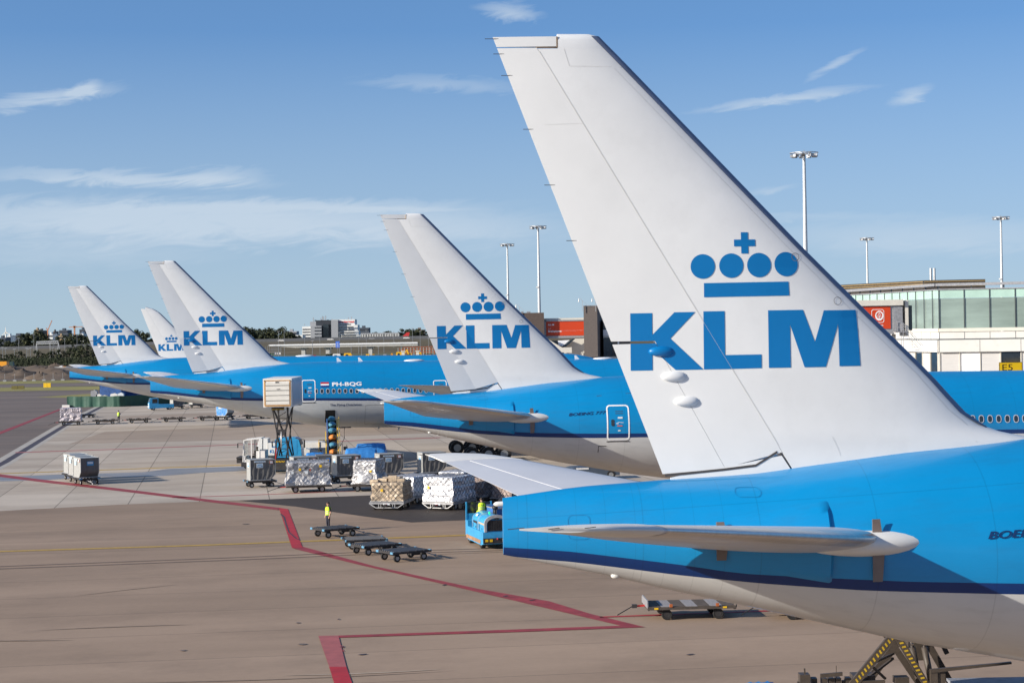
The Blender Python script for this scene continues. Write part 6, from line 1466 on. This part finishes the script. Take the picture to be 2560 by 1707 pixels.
# ------------------------------------------------------------------ trees
LEAF = {}
for k, c in enumerate(((.022, .030, .012), (.032, .040, .014), (.045, .050, .016))): LEAF[k] = mat('foliage_%s' % ('dark', 'mid', 'light')[k], c, .9, var=.5, scale=.35)
def tree_template(seed, bush=False):
    rnd = random.Random(seed); r = empty('tree' if not bush else 'shrub')
    mb = MB()
    if not bush:
        mb.tube([(0, 0, 0), (.02, 0, .2), (0, .01, .45)], [.03, .022, .012], 6)
        for k in range(4): a = rnd.uniform(0, 6.3); mb.tube([(0, 0, .22+.05*k), (.16*math.cos(a), .16*math.sin(a), .45+.06*k)], [.012, .004], 5)
    else: mb.tube([(0, 0, 0), (0, 0, .3)], [.02, .01], 5)
    mb.build('trunk', BARK, r)
    mb = MB(); mi = 0
    for c in range(22):
        a = rnd.uniform(0, 6.3); q = rnd.random()**.5; zc = rnd.uniform(.30 if not bush else .15, .92); w = .36*math.sqrt(max(.05, 1-((zc-.55)/.48)**2)); cx, cy = w*q*math.cos(a), w*q*math.sin(a); cr = rnd.uniform(.08, .15); mi = rnd.choice((0, 0, 1, 1, 2))
        for l in range(34):
            v = Vector((rnd.gauss(0, 1), rnd.gauss(0, 1), rnd.gauss(0, 1))).normalized()*cr*rnd.uniform(.55, 1.05); p = Vector((cx, cy, zc))+v
            t1 = Vector((rnd.gauss(0, 1), rnd.gauss(0, 1), rnd.gauss(0, 1))).normalized(); t2 = v.cross(t1).normalized(); s = rnd.uniform(.018, .036); t1 = t2.cross(v).normalized()
            mb.add([p-t1*s-t2*s, p+t1*s-t2*s*.6, p+t1*s*.8+t2*s, p-t1*s+t2*s*.8], [(0, 1, 2, 3)], mi)
    mb.build('crown', [LEAF[0], LEAF[1], LEAF[2]], r, fix=False); return r
TT = [tree_template(s) for s in (1, 2, 3, 4, 5)]; used = set()
rnd = random.Random(77); TREES = []
def skyline(pts, px): return lerp_tab(pts, px)
def belt(x0, x1, step, Y, tops, where, jit=1.0, wid=1.0):
    px = x0; k = 0; row = []
    while px < x1:
        yy = Y*rnd.uniform(.97, 1.05); top = skyline(tops, px)+rnd.uniform(-3, 6)*jit; h = max(3.5, by(top, px, yy)); row.append((px, yy, h)); px += step*rnd.uniform(.75, 1.25)
    n = len(row)
    for k, (px, yy, h) in enumerate(row): TREES.append((px, yy, h, wid, where, k, n))
belt(-10, 250, 13, 1500, [(0, 850), (40, 851), (70, 832), (90, 828), (110, 838), (140, 848), (165, 835), (190, 826), (210, 838), (230, 834), (250, 840)], 'behind the pylons at the left edge', 1, 1.25)
belt(-8, 250, 20, 930, [(0, 882), (50, 880), (70, 886), (100, 876), (120, 880), (160, 872), (190, 862), (220, 860), (250, 870)], 'in the scrub row above the long dark hedge', 1.0, 1.1)
belt(326, 400, 12, 1450, [(330, 822), (345, 822), (360, 836), (385, 850)], 'between the leftmost fins', .6, 1.2)
belt(596, 745, 10, 1420, [(600, 820), (625, 818), (650, 819), (690, 820), (720, 826), (745, 838)], 'left of the white hotel', .7, 1.25)
belt(902, 1080, 11, 2350, [(905, 832), (940, 828), (985, 830), (1000, 826), (1030, 822), (1060, 823), (1080, 828)], 'right of the white hotel', .7, 1.3)
ordn = ['first', 'second', 'third', 'fourth', 'fifth', 'sixth', 'seventh', 'eighth', 'ninth', 'tenth', 'eleventh', 'twelfth', 'thirteenth', 'fourteenth', 'fifteenth', 'sixteenth', 'seventeenth', 'eighteenth', 'nineteenth', 'twentieth', 'twenty-first', 'twenty-second', 'twenty-third', 'twenty-fourth', 'twenty-fifth']
for i, (px, yy, h, wid, where, k, n) in enumerate(TREES):
    ti = rnd.randrange(5); o = TT[ti] if ti not in used else copy_tree(TT[ti]); used.add(ti); p = atY(px, 850, yy); o.location = (p.x, yy, 0); o.scale = (h*wid, h*wid, h*1.02); o.rotation_euler = (0, 0, rnd.uniform(0, 6))
    tag(o, 'dark green tree %s, %s from the left' % (where, ordn[min(k, 24)]), 'tree', 'trees '+where)
# clipped hedges
def hedge(name, label, pxa, pxb, Y, h, depth=3.0, kind=None):
    a, b = atY(pxa, 900, Y), atY(pxb, 900, Y); rn = random.Random(int(pxa)+5); mb = MB(); L_ = b.x-a.x; n = int(min(16000, max(1500, L_*h*9)))
    mb.prism([(0, .1), (L_, .1), (L_-.3, h*.93), (.3, h*.93)], 'y', .2, depth-.2)
    for _ in range(n):
        x = rn.uniform(0, L_); f = rn.random(); y, z = (rn.uniform(-.1, .3), rn.uniform(0, h)) if f < .6 else (rn.uniform(0, depth), h+rn.uniform(-.2, .25)); s = rn.uniform(.12, .3)
        t1 = Vector((rn.gauss(0, 1), rn.gauss(0, .5), rn.gauss(0, 1))).normalized()*s; t2 = t1.cross(Vector((rn.gauss(0, .5), 1, rn.gauss(0, .5)))).normalized()*s
        p = Vector((x, y, z)); mb.add([p-t1-t2, p+t1-t2, p+t1+t2, p-t1+t2], [(0, 1, 2, 3)])
    o = mb.build(name, LEAF[0], None, fix=False); o.location = (a.x, Y, 0); tag(o, label, 'hedge'); return o
hedge('hedge', 'long black-green hedge behind the earth heaps at the far left', -30, 262, 850, 3.3)
hedge('hedge', 'taller short clipped hedge behind the fire vehicle beyond the blue fuselage', 815, 860, 800, 3.4)
hedge('hedge', 'long low clipped hedge beyond the blue fuselage, below the white viaduct', 892, 975, 790, 2.6)

# ------------------------------------------------------------------ earth works at far left
rnd = random.Random(12); mb = MB()
for k in range(26):
    px = rnd.uniform(-20, 215); Y = rnd.choice((565, 590, 620, 660, 710, 760)); p = atY(px, 900, Y); rx = rnd.uniform(4, 10); h = rnd.uniform(1.0, 2.9); g = []
    for j, q in enumerate((1.0, .75, .5, .25, .06)): g.append([(p.x+rx*q*math.cos(2*PI*i/14)*rnd.uniform(.7, 1.3), Y+rx*.7*q*math.sin(2*PI*i/14)*rnd.uniform(.7, 1.3), h*(1-q)**.6*rnd.uniform(.75, 1.2)) for i in range(14)])
    mb.loft(g, c0=False)
o = mb.build('earth_mounds', M_DIRT, None, smooth=50); o['kind'] = 'structure'
r = empty('site_fence', (0, 548, 0)); tag(r, 'temporary fence on concrete feet in front of the earth heaps', 'fence')
for k, px in enumerate((12, 37, 62, 85, 110, 133, 157)):
    p = atY(px, 950, 548); mb = MB(); mb.bar((p.x, 0, 0), (p.x, 0, 2.2), .08); mb.box((p.x, 0, .2), (1.0, .5, .4)); mb.build('post', GREYM, r)
r = empty('orange_container', (atY(4, 920, 800).x, 800, 0)); tag(r, 'orange site container at the far left edge before the hedge', 'container'); mb = MB(); mb.box2((-3.4, -1.2, 0), (2.4, 1.2, 2.9)); mb.build('body', mat('site_orange', (.72, .30, .01), .6), r); mb = MB(); mb.box2((2.4, -1.2, 0), (3.4, 1.2, 2.7)); mb.build('shaded_end', mat('site_orange_shaded', (.12, .06, .02), .6), r)  # brown end piece: shade on the orange end put into its colour
r = empty('wheel_loader', (atY(28, 920, 780).x, 780, 0)); tag(r, 'dark wheel loader beside the orange site container', 'loader'); mb = MB(); mb.prism([(-2.2, .6), (-2.2, 1.7), (-.6, 1.8), (-.4, 3.0), (.9, 3.0), (1.1, 1.4), (2.2, 1.0), (2.2, .6)], 'y', -1.1, 1.1); mb.build('body', mat('loader_green', (.02, .05, .045), .5), r); wheels(r, [(x, y, .7) for x in (-1.3, 1.4) for y in (-1, 1)], .7, .5)
r = empty('road_roller', (atY(157, 920, 700).x, 700, 0)); tag(r, 'small white and orange machine among the earth heaps', 'machine'); mb = MB(); mb.prism([(-1.6, .5), (-1.6, 1.6), (-.5, 2.2), (0, 2.0), (0, .5)], 'y', -.8, .8); mb.build('cab', WPAINT, r); mb = MB(); mb.prism([(0, .6), (0, 1.8), (1.2, 1.9), (1.9, 1.2), (1.8, .6)], 'y', -.8, .8); mb.build('hood', MATS['site_orange'], r); wheels(r, [(x, y, .5) for x in (-1.1, 1.2) for y in (-.8, .8)], .5, .4)

# gantry, pylons and lamp posts
r = empty('gantry_crane', (0, 1050, 0)); tag(r, 'pale steel gantry standing in front of the left trees', 'gantry'); xs_ = [atY(px, 860, 1050).x for px in (91, 125, 146)]; zb, zt = by(860, 115, 1050), by(854, 115, 1050)
mb = MB(); mb.bar((xs_[0], 0, zt), (xs_[2], 0, zt+.3), .5); mb.bar((xs_[0], 0, zb), (xs_[2], 0, zb+.3), .35)
for k in range(12): a = xs_[0]+(xs_[2]-xs_[0])*k/12; b = xs_[0]+(xs_[2]-xs_[0])*(k+.5)/12; mb.bar((a, 0, zb), (b, 0, zt), .2); mb.bar((b, 0, zt), (2*b-a, 0, zb), .2)
mb.build('truss', ALU, r)
for x, dx in ((xs_[0], -.6), (xs_[0], .9), (xs_[1], 0), (xs_[2], -.9), (xs_[2], 1.2)): mb = MB(); mb.bar((x+dx, 0, 0), (x, 0, zt), .25); mb.build('leg', ALU, r)
LP = mat('lamp_post_grey', (.22, .23, .24), .5, metal=.3)
for k, (px, Y, h) in enumerate(((6, 980, 8), (14, 1000, 7.5), (36, 1000, 7), (47, 1100, 13), (66, 980, 7.5), (70, 990, 7), (76, 985, 7.5), (85, 1200, 15), (132, 980, 7.5), (140, 985, 7), (162, 1200, 12), (193, 1250, 14), (232, 940, 6), (697, 1050, 14), (711, 1080, 15), (762, 1150, 12), (781, 900, 9), (800, 1150, 12), (827, 820, 7), (849, 1150, 13), (878, 900, 6), (897, 1180, 14), (904, 900, 6), (916, 1200, 14), (946, 880, 6), (960, 1180, 13), (985, 1200, 13), (1003, 900, 7), (1032, 1200, 15), (1051, 1150, 13), (1072, 1000, 9))):
    p = atY(px, 870, Y); r = empty('lamp_post', (p.x, Y, 0)); tag(r, 'thin grey lamp post, %s of the far posts counting from the left' % (ordn+['twenty-sixth', 'twenty-seventh', 'twenty-eighth', 'twenty-ninth', 'thirtieth', 'thirty-first'])[k], 'lamp post', 'far lamp posts')
    mb = MB(); mb.tube([(0, 0, 0), (0, 0, h)], [.16, .10], 6); mb.build('pole', LP, r); mb = MB(); mb.bar((-.7, 0, h), (.7, 0, h+.1), .16); mb.build('lamp_head', ALU, r)

# raised road with its noise wall
mb = MB(); xs_ = list(range(-700, 901, 40)); zt_ = lambda x: lerp_tab([(-700, 4.6), (-330, 5.4), (-230, 7.4), (-100, 8.1), (900, 9.0)], x)
mb.loft([[(x, 1180, 0), (x, 1225, zt_(x)*.85+.3*math.sin(x)), (x, 1250, zt_(x)), (x, 1300, zt_(x)), (x, 1400, 0)] for x in xs_], c0=False, c1=False, closed=False)
o = mb.build('embankment', mat('dry_grass_bank', (.085, .068, .036), .95, var=.3, scale=.04, stretch=(1, 4, 4)), None); o['kind'] = 'structure'
r = empty('noise_barrier', (0, 1272, 0)); tag(r, 'long dark grey noise wall along the raised road beneath the hotel', 'wall'); mb = MB()
for a, b in zip(xs_, xs_[1:]):
    if b > -350: mb.prism([(a, zt_(a)), (b, zt_(b)), (b, zt_(b)+1.9), (a, zt_(a)+1.9)], 'y', -.2, .2)
mb.build('panel', mat('barrier_grey', (.10, .105, .115), .7, var=.15, scale=.05), r)
for k, (px, c) in enumerate(((703, WPAINT), (826, WPAINT), (930, GREYM), (1016, WPAINT))):
    p = atY(px, 850, 1268); r = empty('car', (p.x, 1268, zt_(p.x)+.02)); tag(r, 'tiny car on the raised road, %s from the left' % ordn[k], 'car', 'cars on the raised road')
    mb = MB(); mb.prism([(-2.1, .35), (-2.1, .9), (-1.4, 1.0), (-.9, 1.45), (.7, 1.45), (1.2, .95), (2.1, .8), (2.1, .35)], 'y', -.85, .85); mb.build('body', c, r); mb = MB(); mb.prism([(-1.2, 1.0), (-.8, 1.38), (.6, 1.38), (1.0, 1.0)], 'y', -.87, .87); mb.build('window', GLASS, r); wheels(r, [(x, y, .32) for x in (-1.3, 1.3) for y in (-.75, .75)], .32, .2)

# white-railed viaduct
r = empty('viaduct', (0, 1000, 0)); tag(r, 'long white-railed viaduct on short piers beyond the blue fuselage', 'bridge'); xa, xb = atY(672, 864, 1000).x, atY(1044, 857, 1000).x; za, zb = by(865, 672, 1000), by(858.5, 1044, 1000)
mb = MB(); mb.prism([(xa, za), (xb, zb), (xb, zb+.75), (xa, za+.75)], 'y', 0, .3); mb.build('parapet', DOORW, r)
mb = MB(); mb.prism([(xa+14, za-1.1), (xb, zb-1.1), (xb, zb), (xa, za)], 'y', .4, 9); mb.build('deck', CONC, r)
mb = MB(); mb.bar((xa, .2, za+1.2), (xb, .2, zb+1.2), .1); mb.build('rail', DARK, r)
for px in (757, 818, 925): x = atY(px, 870, 1000).x; mb = MB(); mb.box2((x-1.0, 2, 0), (x+1.0, 7, za-1.0)); mb.box2((x-1.8, 1.5, za-1.9), (x+2.2, 7.5, za-1.0)); mb.build('pier', CONC, r)
# sign board, gate frame, approach fence
r = empty('road_sign', (atY(844, 860, 720).x, 720, 0)); tag(r, 'tall blue road sign in front of the white viaduct', 'sign'); z0, z1 = by(869, 844, 720), by(853, 844, 720); mb = MB(); mb.box2((-.72, -.1, z0), (.72, .1, z1)); q = mb.build('board', mat('sign_blue', (.01, .12, .62), .5), r)
mb = MB(); [mb.box((0, -.12, z0+.35+k*.38), (.9-.15*(k % 2), .02, .12)) for k in range(5)]; mb.build('lettering', PLATE, q); mb = MB(); mb.bar((0, 0, 0), (0, 0, z0), .14); mb.build('post', LP, r)
r = empty('frame_structure', (0, 860, 0)); tag(r, 'open lattice of grey posts with green items at the left end of the viaduct', 'frame')
for k, px in enumerate((664, 669, 674, 680, 685, 690, 695, 702)):
    x = atY(px, 870, 860).x; mb = MB(); mb.bar((x, 0, 0), (x, 0, by(866-(k % 3)*3, px, 860)), .16); mb.build('post', LP, r)
mb = MB(); a, b = atY(662, 870, 860).x, atY(704, 870, 860).x
for z in (1.5, 3.2, 4.6, 5.6): mb.bar((a, 0, z), (b, 0, z), .12)
mb.build('beam', GREYM, r); mb = MB(); mb.box((a+2.5, .3, 3.0), (3.2, .4, 1.6)); mb.build('green_panel', mat('panel_green', (.02, .10, .04), .6), r); mb = MB(); mb.box((a+5.5, .3, 3.8), (3.0, .4, .8)); mb.build('white_panel', WPAINT, r)
r = empty('approach_light_frame', (0, 830, 0)); tag(r, 'orange-red lattice of approach lights to the left of the second fin', 'lattice')
a, b = atY(995, 870, 830).x, atY(1090, 870, 830).x; LO = mat('lattice_orange', (.50, .10, .03), .6)
for j, (y_, z_) in enumerate(((0, by(881, 1040, 830)), (0, by(874, 1040, 830)), (3, by(868, 1040, 830)))): mb = MB(); mb.bar((a+j, y_, z_), (b, y_, z_+.2), .16); mb.build('beam', LO, r)
for k in range(24): x = a+(b-a)*k/24; mb = MB(); mb.bar((x, 0, 0), (x, 0, by(869, 1040, 830)), .12); mb.build('post', LO if k % 2 else WPAINT, r)
# vehicles in a row beyond the blue fuselage
YM = mat('machine_yellow', (.72, .40, .01), .5, var=.1)
def machine(px, Y, w, h, label, m_=YM, cab=True, kind='service_vehicle', cat='vehicle'):
    p = atY(px, 885, Y); r = empty(kind, (p.x, Y, 0)); tag(r, label, cat, 'machines parked beyond the blue fuselage'); mb = MB(); mb.prism([(-w/2, .5), (-w/2, h*.85), (-w*.42, h), (w*.3, h), (w*.42, h*.8), (w/2, h*.6), (w/2, .5)], 'y', -1.1, 1.1); mb.build('body', m_, r)
    if cab: mb = MB(); mb.box2((-w*.3, -1.13, h*.62), (w*.0, -1.1, h*.9)); mb.build('window', GLASS, r)
    wheels(r, [(x, y, .45) for x in (-w*.32, w*.32) for y in (-.95, .95)], .45, .3); return r
for a in ((737, 700, 2.9, 3.9, 'low white unit beyond the fuselage, just right of the third fin', WPAINT), (782, 720, 3.8, 4.3, 'dark red vehicle with white stripe beyond the fuselage', mat('deep_red', (.25, .02, .02), .5)),
          (843, 720, 3.4, 4.6, 'fire vehicle with white front by the taller clipped hedge', WPAINT), (871, 730, 3.4, 4.7, 'yellow tanker right of the fire vehicle'), (920, 730, 1.6, 4.2, 'slim yellow unit below the long clipped hedge'), (934, 735, 1.2, 4.2, 'slim dark yellow unit beside the slim bright one', mat('old_yellow', (.35, .2, .02), .6)), (980, 730, .8, 4.3, 'tiny orange unit left of the big yellow machine', MATS['site_orange']), (1000, 730, 2.9, 4.8, 'big yellow machine left of the excavator'),
          (1051, 730, 1.1, 4.5, 'small yellow unit left of the taxiway sign'), (963, 740, 1.6, 4.0, 'small grey box below the right end of the long hedge', GREYM)): machine(*a)
r = machine(1024, 732, 2.6, 4.2, 'orange excavator with raised arm beyond the fuselage'); mb = MB(); mb.bar((-.3, -1.2, 3.4), (-.9, -1.2, 5.6), .5); mb.bar((-.9, -1.2, 5.6), (-2.0, -1.2, 4.0), .4); mb.build('arm', YM, r)
for px, lab in ((1008, 'pale square vent post left of the excavator'), (1044, 'pale square vent post right of the excavator')):
    p = atY(px, 885, 715); mb = MB(); mb.box2((-.55, -.4, 0), (.55, .4, 5.0)); mb.box2((-.8, -.6, 5.0), (.8, .6, 5.35)); o = mb.build('vent_post', CREAM, None); o.location = (p.x, 715, 0); tag(o, lab, 'post', 'pale vent posts')
p = atY(1072, 888, 700); r = empty('runway_sign', (p.x, 700, 0)); tag(r, 'black taxiway sign reading E17 in yellow beside the second fin', 'sign'); z1, z0 = by(884.5, 1072, 700), by(892, 1072, 700); mb = MB(); mb.box2((-1.5, -.15, z0-.1), (1.5, .15, z1)); q = mb.build('board', BLACK, r); words3('lettering', 'E17', (-1.15, -.15, z0+.08), (1, 0, 0), (0, 0, 1), 2.1, .78, YM, q, .03); mb = MB(); [mb.bar((x, 0, 0), (x, 0, z0), .12) for x in (-1.1, 1.1)]; mb.build('leg', LP, r)

# ------------------------------------------------------------------ hotel and other far buildings
HY = 2200.0
def hx(px): return (px-1280)*HY/4800
def hz(py, px=830): return by(py, px, HY)
hot = empty('hotel', (hx(828), HY, 0)); tag(hot, 'white stepped hotel with dark central tower and red rooftop lettering', 'building'); ox = hx(828)
HW = mat('hotel_white', (.72, .72, .70), .7, var=.05, scale=.05); HG = mat('hotel_grey', (.30, .31, .33), .7); HD = mat('hotel_dark', (.035, .04, .05), .5, var=.2, scale=.1)
def hb(px0, px1, pt, pb, m_, dy=0, dep=30, name='wall'):
    mb = MB(); mb.box2((hx(px0)-ox, dy, hz(pb)), (hx(px1)-ox, dy+dep, hz(pt))); return mb.build(name, m_, hot)
hb(756, 780, 815, 900, HW); hb(778, 805, 814, 900, HG, -4); hb(775, 790, 803, 815, HG, 4); hb(790, 832, 800, 900, HD, 3); hb(808, 822, 810, 900, GLASS, 1, name='atrium')
for k, (a, b, t_) in enumerate(((830, 888, 799), (845, 895, 813), (845, 897, 828), (845, 900, 836))): hb(a, b, t_, 900, HW, -k*1.5)
hb(830, 847, 799.5, 900, HG, -6, name='end_wall')
for k in range(5): hb(757, 779, 821+k*6.8, 823.6+k*6.8, HD, -.4, .6, 'window_band')
for k in range(4): hb(788, 804.5, 817+k*8, 819.6+k*8, HD, -4.4, .6, 'window_band')
for k, b in enumerate((880, 886, 888, 890, 892)): hb(847, b, 810.5+k*6.9, 813+k*6.9, HD, -7, .8, 'window_band')
hb(856, 889, 803, 808, HW, -8, 1, 'sign_board') if False else None
words3('lettering', 'corendon hotel', (hx(845)-ox, -.3, hz(807.2)), (1, 0, 0), (0, 0, 1), hx(886)-hx(845), hz(802.6)-hz(807.4), mat('sign_red', (.7, .02, .02), .5), hot, .035, 0, .3)
for px, pt in ((761, 809), (783, 793), (802, 794), (806, 790), (809, 791), (814, 789), (830, 797), (871, 794), (879, 792)): mb = MB(); mb.bar((hx(px)-ox, 6, hz(812)), (hx(px)-ox, 6, hz(pt)), .9); mb.build('roof_mast', HG, hot)
for k in range(8): hb(786+k*5.2, 790+k*5.2, 799+k % 3, 802, HD, 6, 3, 'roof_unit')
def far(px0, px1, pt, Y, m_, label, wins=True):
    x0, x1 = bxx(px0, Y), bxx(px1, Y); r = empty('building', ((x0+x1)/2, Y, 0)); tag(r, label, 'building', 'city buildings on the far skyline'); w = (x1-x0)/2; z = by(pt, (px0+px1)/2, Y); mb = MB(); mb.box2((-w, 0, 0), (w, 30, z)); mb.box2((-w*.4, 5, z), (w*.2, 15, z+3)); mb.build('wall', m_, r)
    if wins:
        for k in range(3): mb = MB(); mb.box2((-w*.9, -.5, z-4-k*6), (w*.9, 0, z-2-k*6)); mb.build('window_band', HD, r)
FB = mat('far_brown', (.16, .12, .10), .8); FT = mat('far_tan', (.42, .30, .18), .8); FN = mat('far_slate', (.06, .075, .10), .7)
for a in ((-5, 14, 844, 2800, FN, 'low slate building at the extreme left skyline'), (18, 26, 839, 2900, HW, 'narrow white building left of the long slate one'), (27, 64, 838, 2950, FN, 'long slate apartment block on the left skyline'), (86, 97, 824, 3100, FT, 'stepped tan tower on the left skyline'), (96, 108, 826, 3150, FB, 'brown tower beside the stepped tan one'), (120, 132, 835, 2900, HW, 'small white building left of the leaning crane foot'),
          (132, 146, 837, 3000, FN, 'slate building between white and tan ones'), (146, 157, 839, 2800, FT, 'small tan building on the left skyline'), (133, 137, 828, 3300, FB, 'slim distant chimney-like block on the left skyline'), (148, 170, 825, 3200, FN, 'domed slate tower on the left skyline'), (199, 213, 823, 3100, FN, 'slate tower nearest the leftmost fin'), (200, 209, 834, 2900, HW, 'white building under the slate tower near the leftmost fin'),
          (897, 923, 819, 2900, FN, 'slate office block right of the hotel'), (1037, 1062, 824, 2900, FB, 'reddish-brown building left of the second fin'), (716, 742, 828, 2600, HG, 'pale low building just left of the hotel'), (686, 757, 838, 2100, HW, 'low white annex left of the hotel foot')): far(*a)
r = empty('glasshouse_building', (0, 1900, 0)); tag(r, 'long low glazed building right of the hotel', 'building'); a, b = bxx(903, 1900), bxx(997, 1900); mb = MB(); mb.box2((a, 0, 0), (b, 20, by(834, 950, 1900))); mb.build('wall', HD, r); mb = MB(); mb.box2((a, -1, by(835, 950, 1900)), (b, 0, by(832, 950, 1900))); mb.build('roof_edge', HG, r)
for k in range(24): x = a+(b-a)*k/23; mb = MB(); mb.bar((x, -.6, 6), (x, -.6, by(834, 950, 1900)), .7); mb.build('mullion', HW, r)
r = empty('distant_airliner', (bxx(1010, 1700), 1700, 0)); tag(r, 'distant red tail fin beside the long low glazed building', 'airplane'); s_ = 1700/4800
mb = MB(); mb.prism([(-4.5, 6.5), (3.5, 6.5), (5.2, by(831, 1012, 1700)), (2.6, by(831, 1012, 1700))], 'y', -.3, .3); mb.build('tail_fin', mat('tail_red', (.50, .03, .03), .5), r); mb = MB(); mb.tube([(-36, 0, 5.0), (-33, 0, 5.2), (-8, 0, 5.4), (3, 0, 6.2)], [.3, 2, 2, .3], 12); mb.build('fuselage', WPAINT, r, smooth=40)
# cranes and wind turbine
CR = mat('crane_orange', (.45, .20, .10), .6)
r = empty('luffing_crane', (bxx(120, 2900), 2900, 0)); tag(r, 'leaning orange crane on the left skyline', 'crane'); f_ = lambda px, py: (bxx(px, 2900)-bxx(120, 2900), 0, by(py, px, 2900)); mb = MB(); mb.bar((0, 0, 0), f_(120, 825), 1.6); mb.build('tower', CR, r); mb = MB(); mb.bar(f_(120, 826), f_(131, 801), 1.1); mb.bar(f_(120, 825), f_(116, 820), 1.2); mb.build('jib', CR, r)
r = empty('tower_crane', (bxx(187, 2900), 2900, 0)); tag(r, 'tower crane with a level jib left of the leftmost fin', 'crane'); f_ = lambda px, py: (bxx(px, 2900)-bxx(187, 2900), 0, by(py, px, 2900)); mb = MB(); mb.bar((0, 0, 0), f_(187, 815), 2.0); mb.build('tower', CR, r); mb = MB(); mb.bar(f_(173, 818), f_(208, 816.5), 1.0); mb.box(f_(187, 817), (4, 2, 3)); mb.build('jib', CR, r)
r = empty('wind_turbine', (bxx(15, 3600), 3600, 0)); tag(r, 'white wind turbine at the far left skyline', 'wind turbine'); hubz = by(831, 15, 3600); mb = MB(); mb.tube([(0, 0, 0), (0, 0, hubz)], [2.0, 1.1], 10); mb.build('tower', WPAINT, r, smooth=40); mb = MB(); mb.box((.5, 0, hubz), (4, 3, 2)); mb.build('nacelle', WPAINT, r)
for a in (90, 215, 335): mb = MB(); c, s = math.cos(R(a)), math.sin(R(a)); mb.prism([(-1.1*s, hubz+1.1*c), (1.1*s, hubz-1.1*c), (13*c, hubz+13*s)], 'y', -1.6, -1.2); mb.build('blade', WPAINT, r)
for nm in [o.name for o in bpy.data.objects if o.type == 'EMPTY' and o.name.startswith('shrub')]: pass
for i, t in enumerate(TT):
    if i not in used:
        for c in list(t.children): bpy.data.objects.remove(c)
        bpy.data.objects.remove(t)
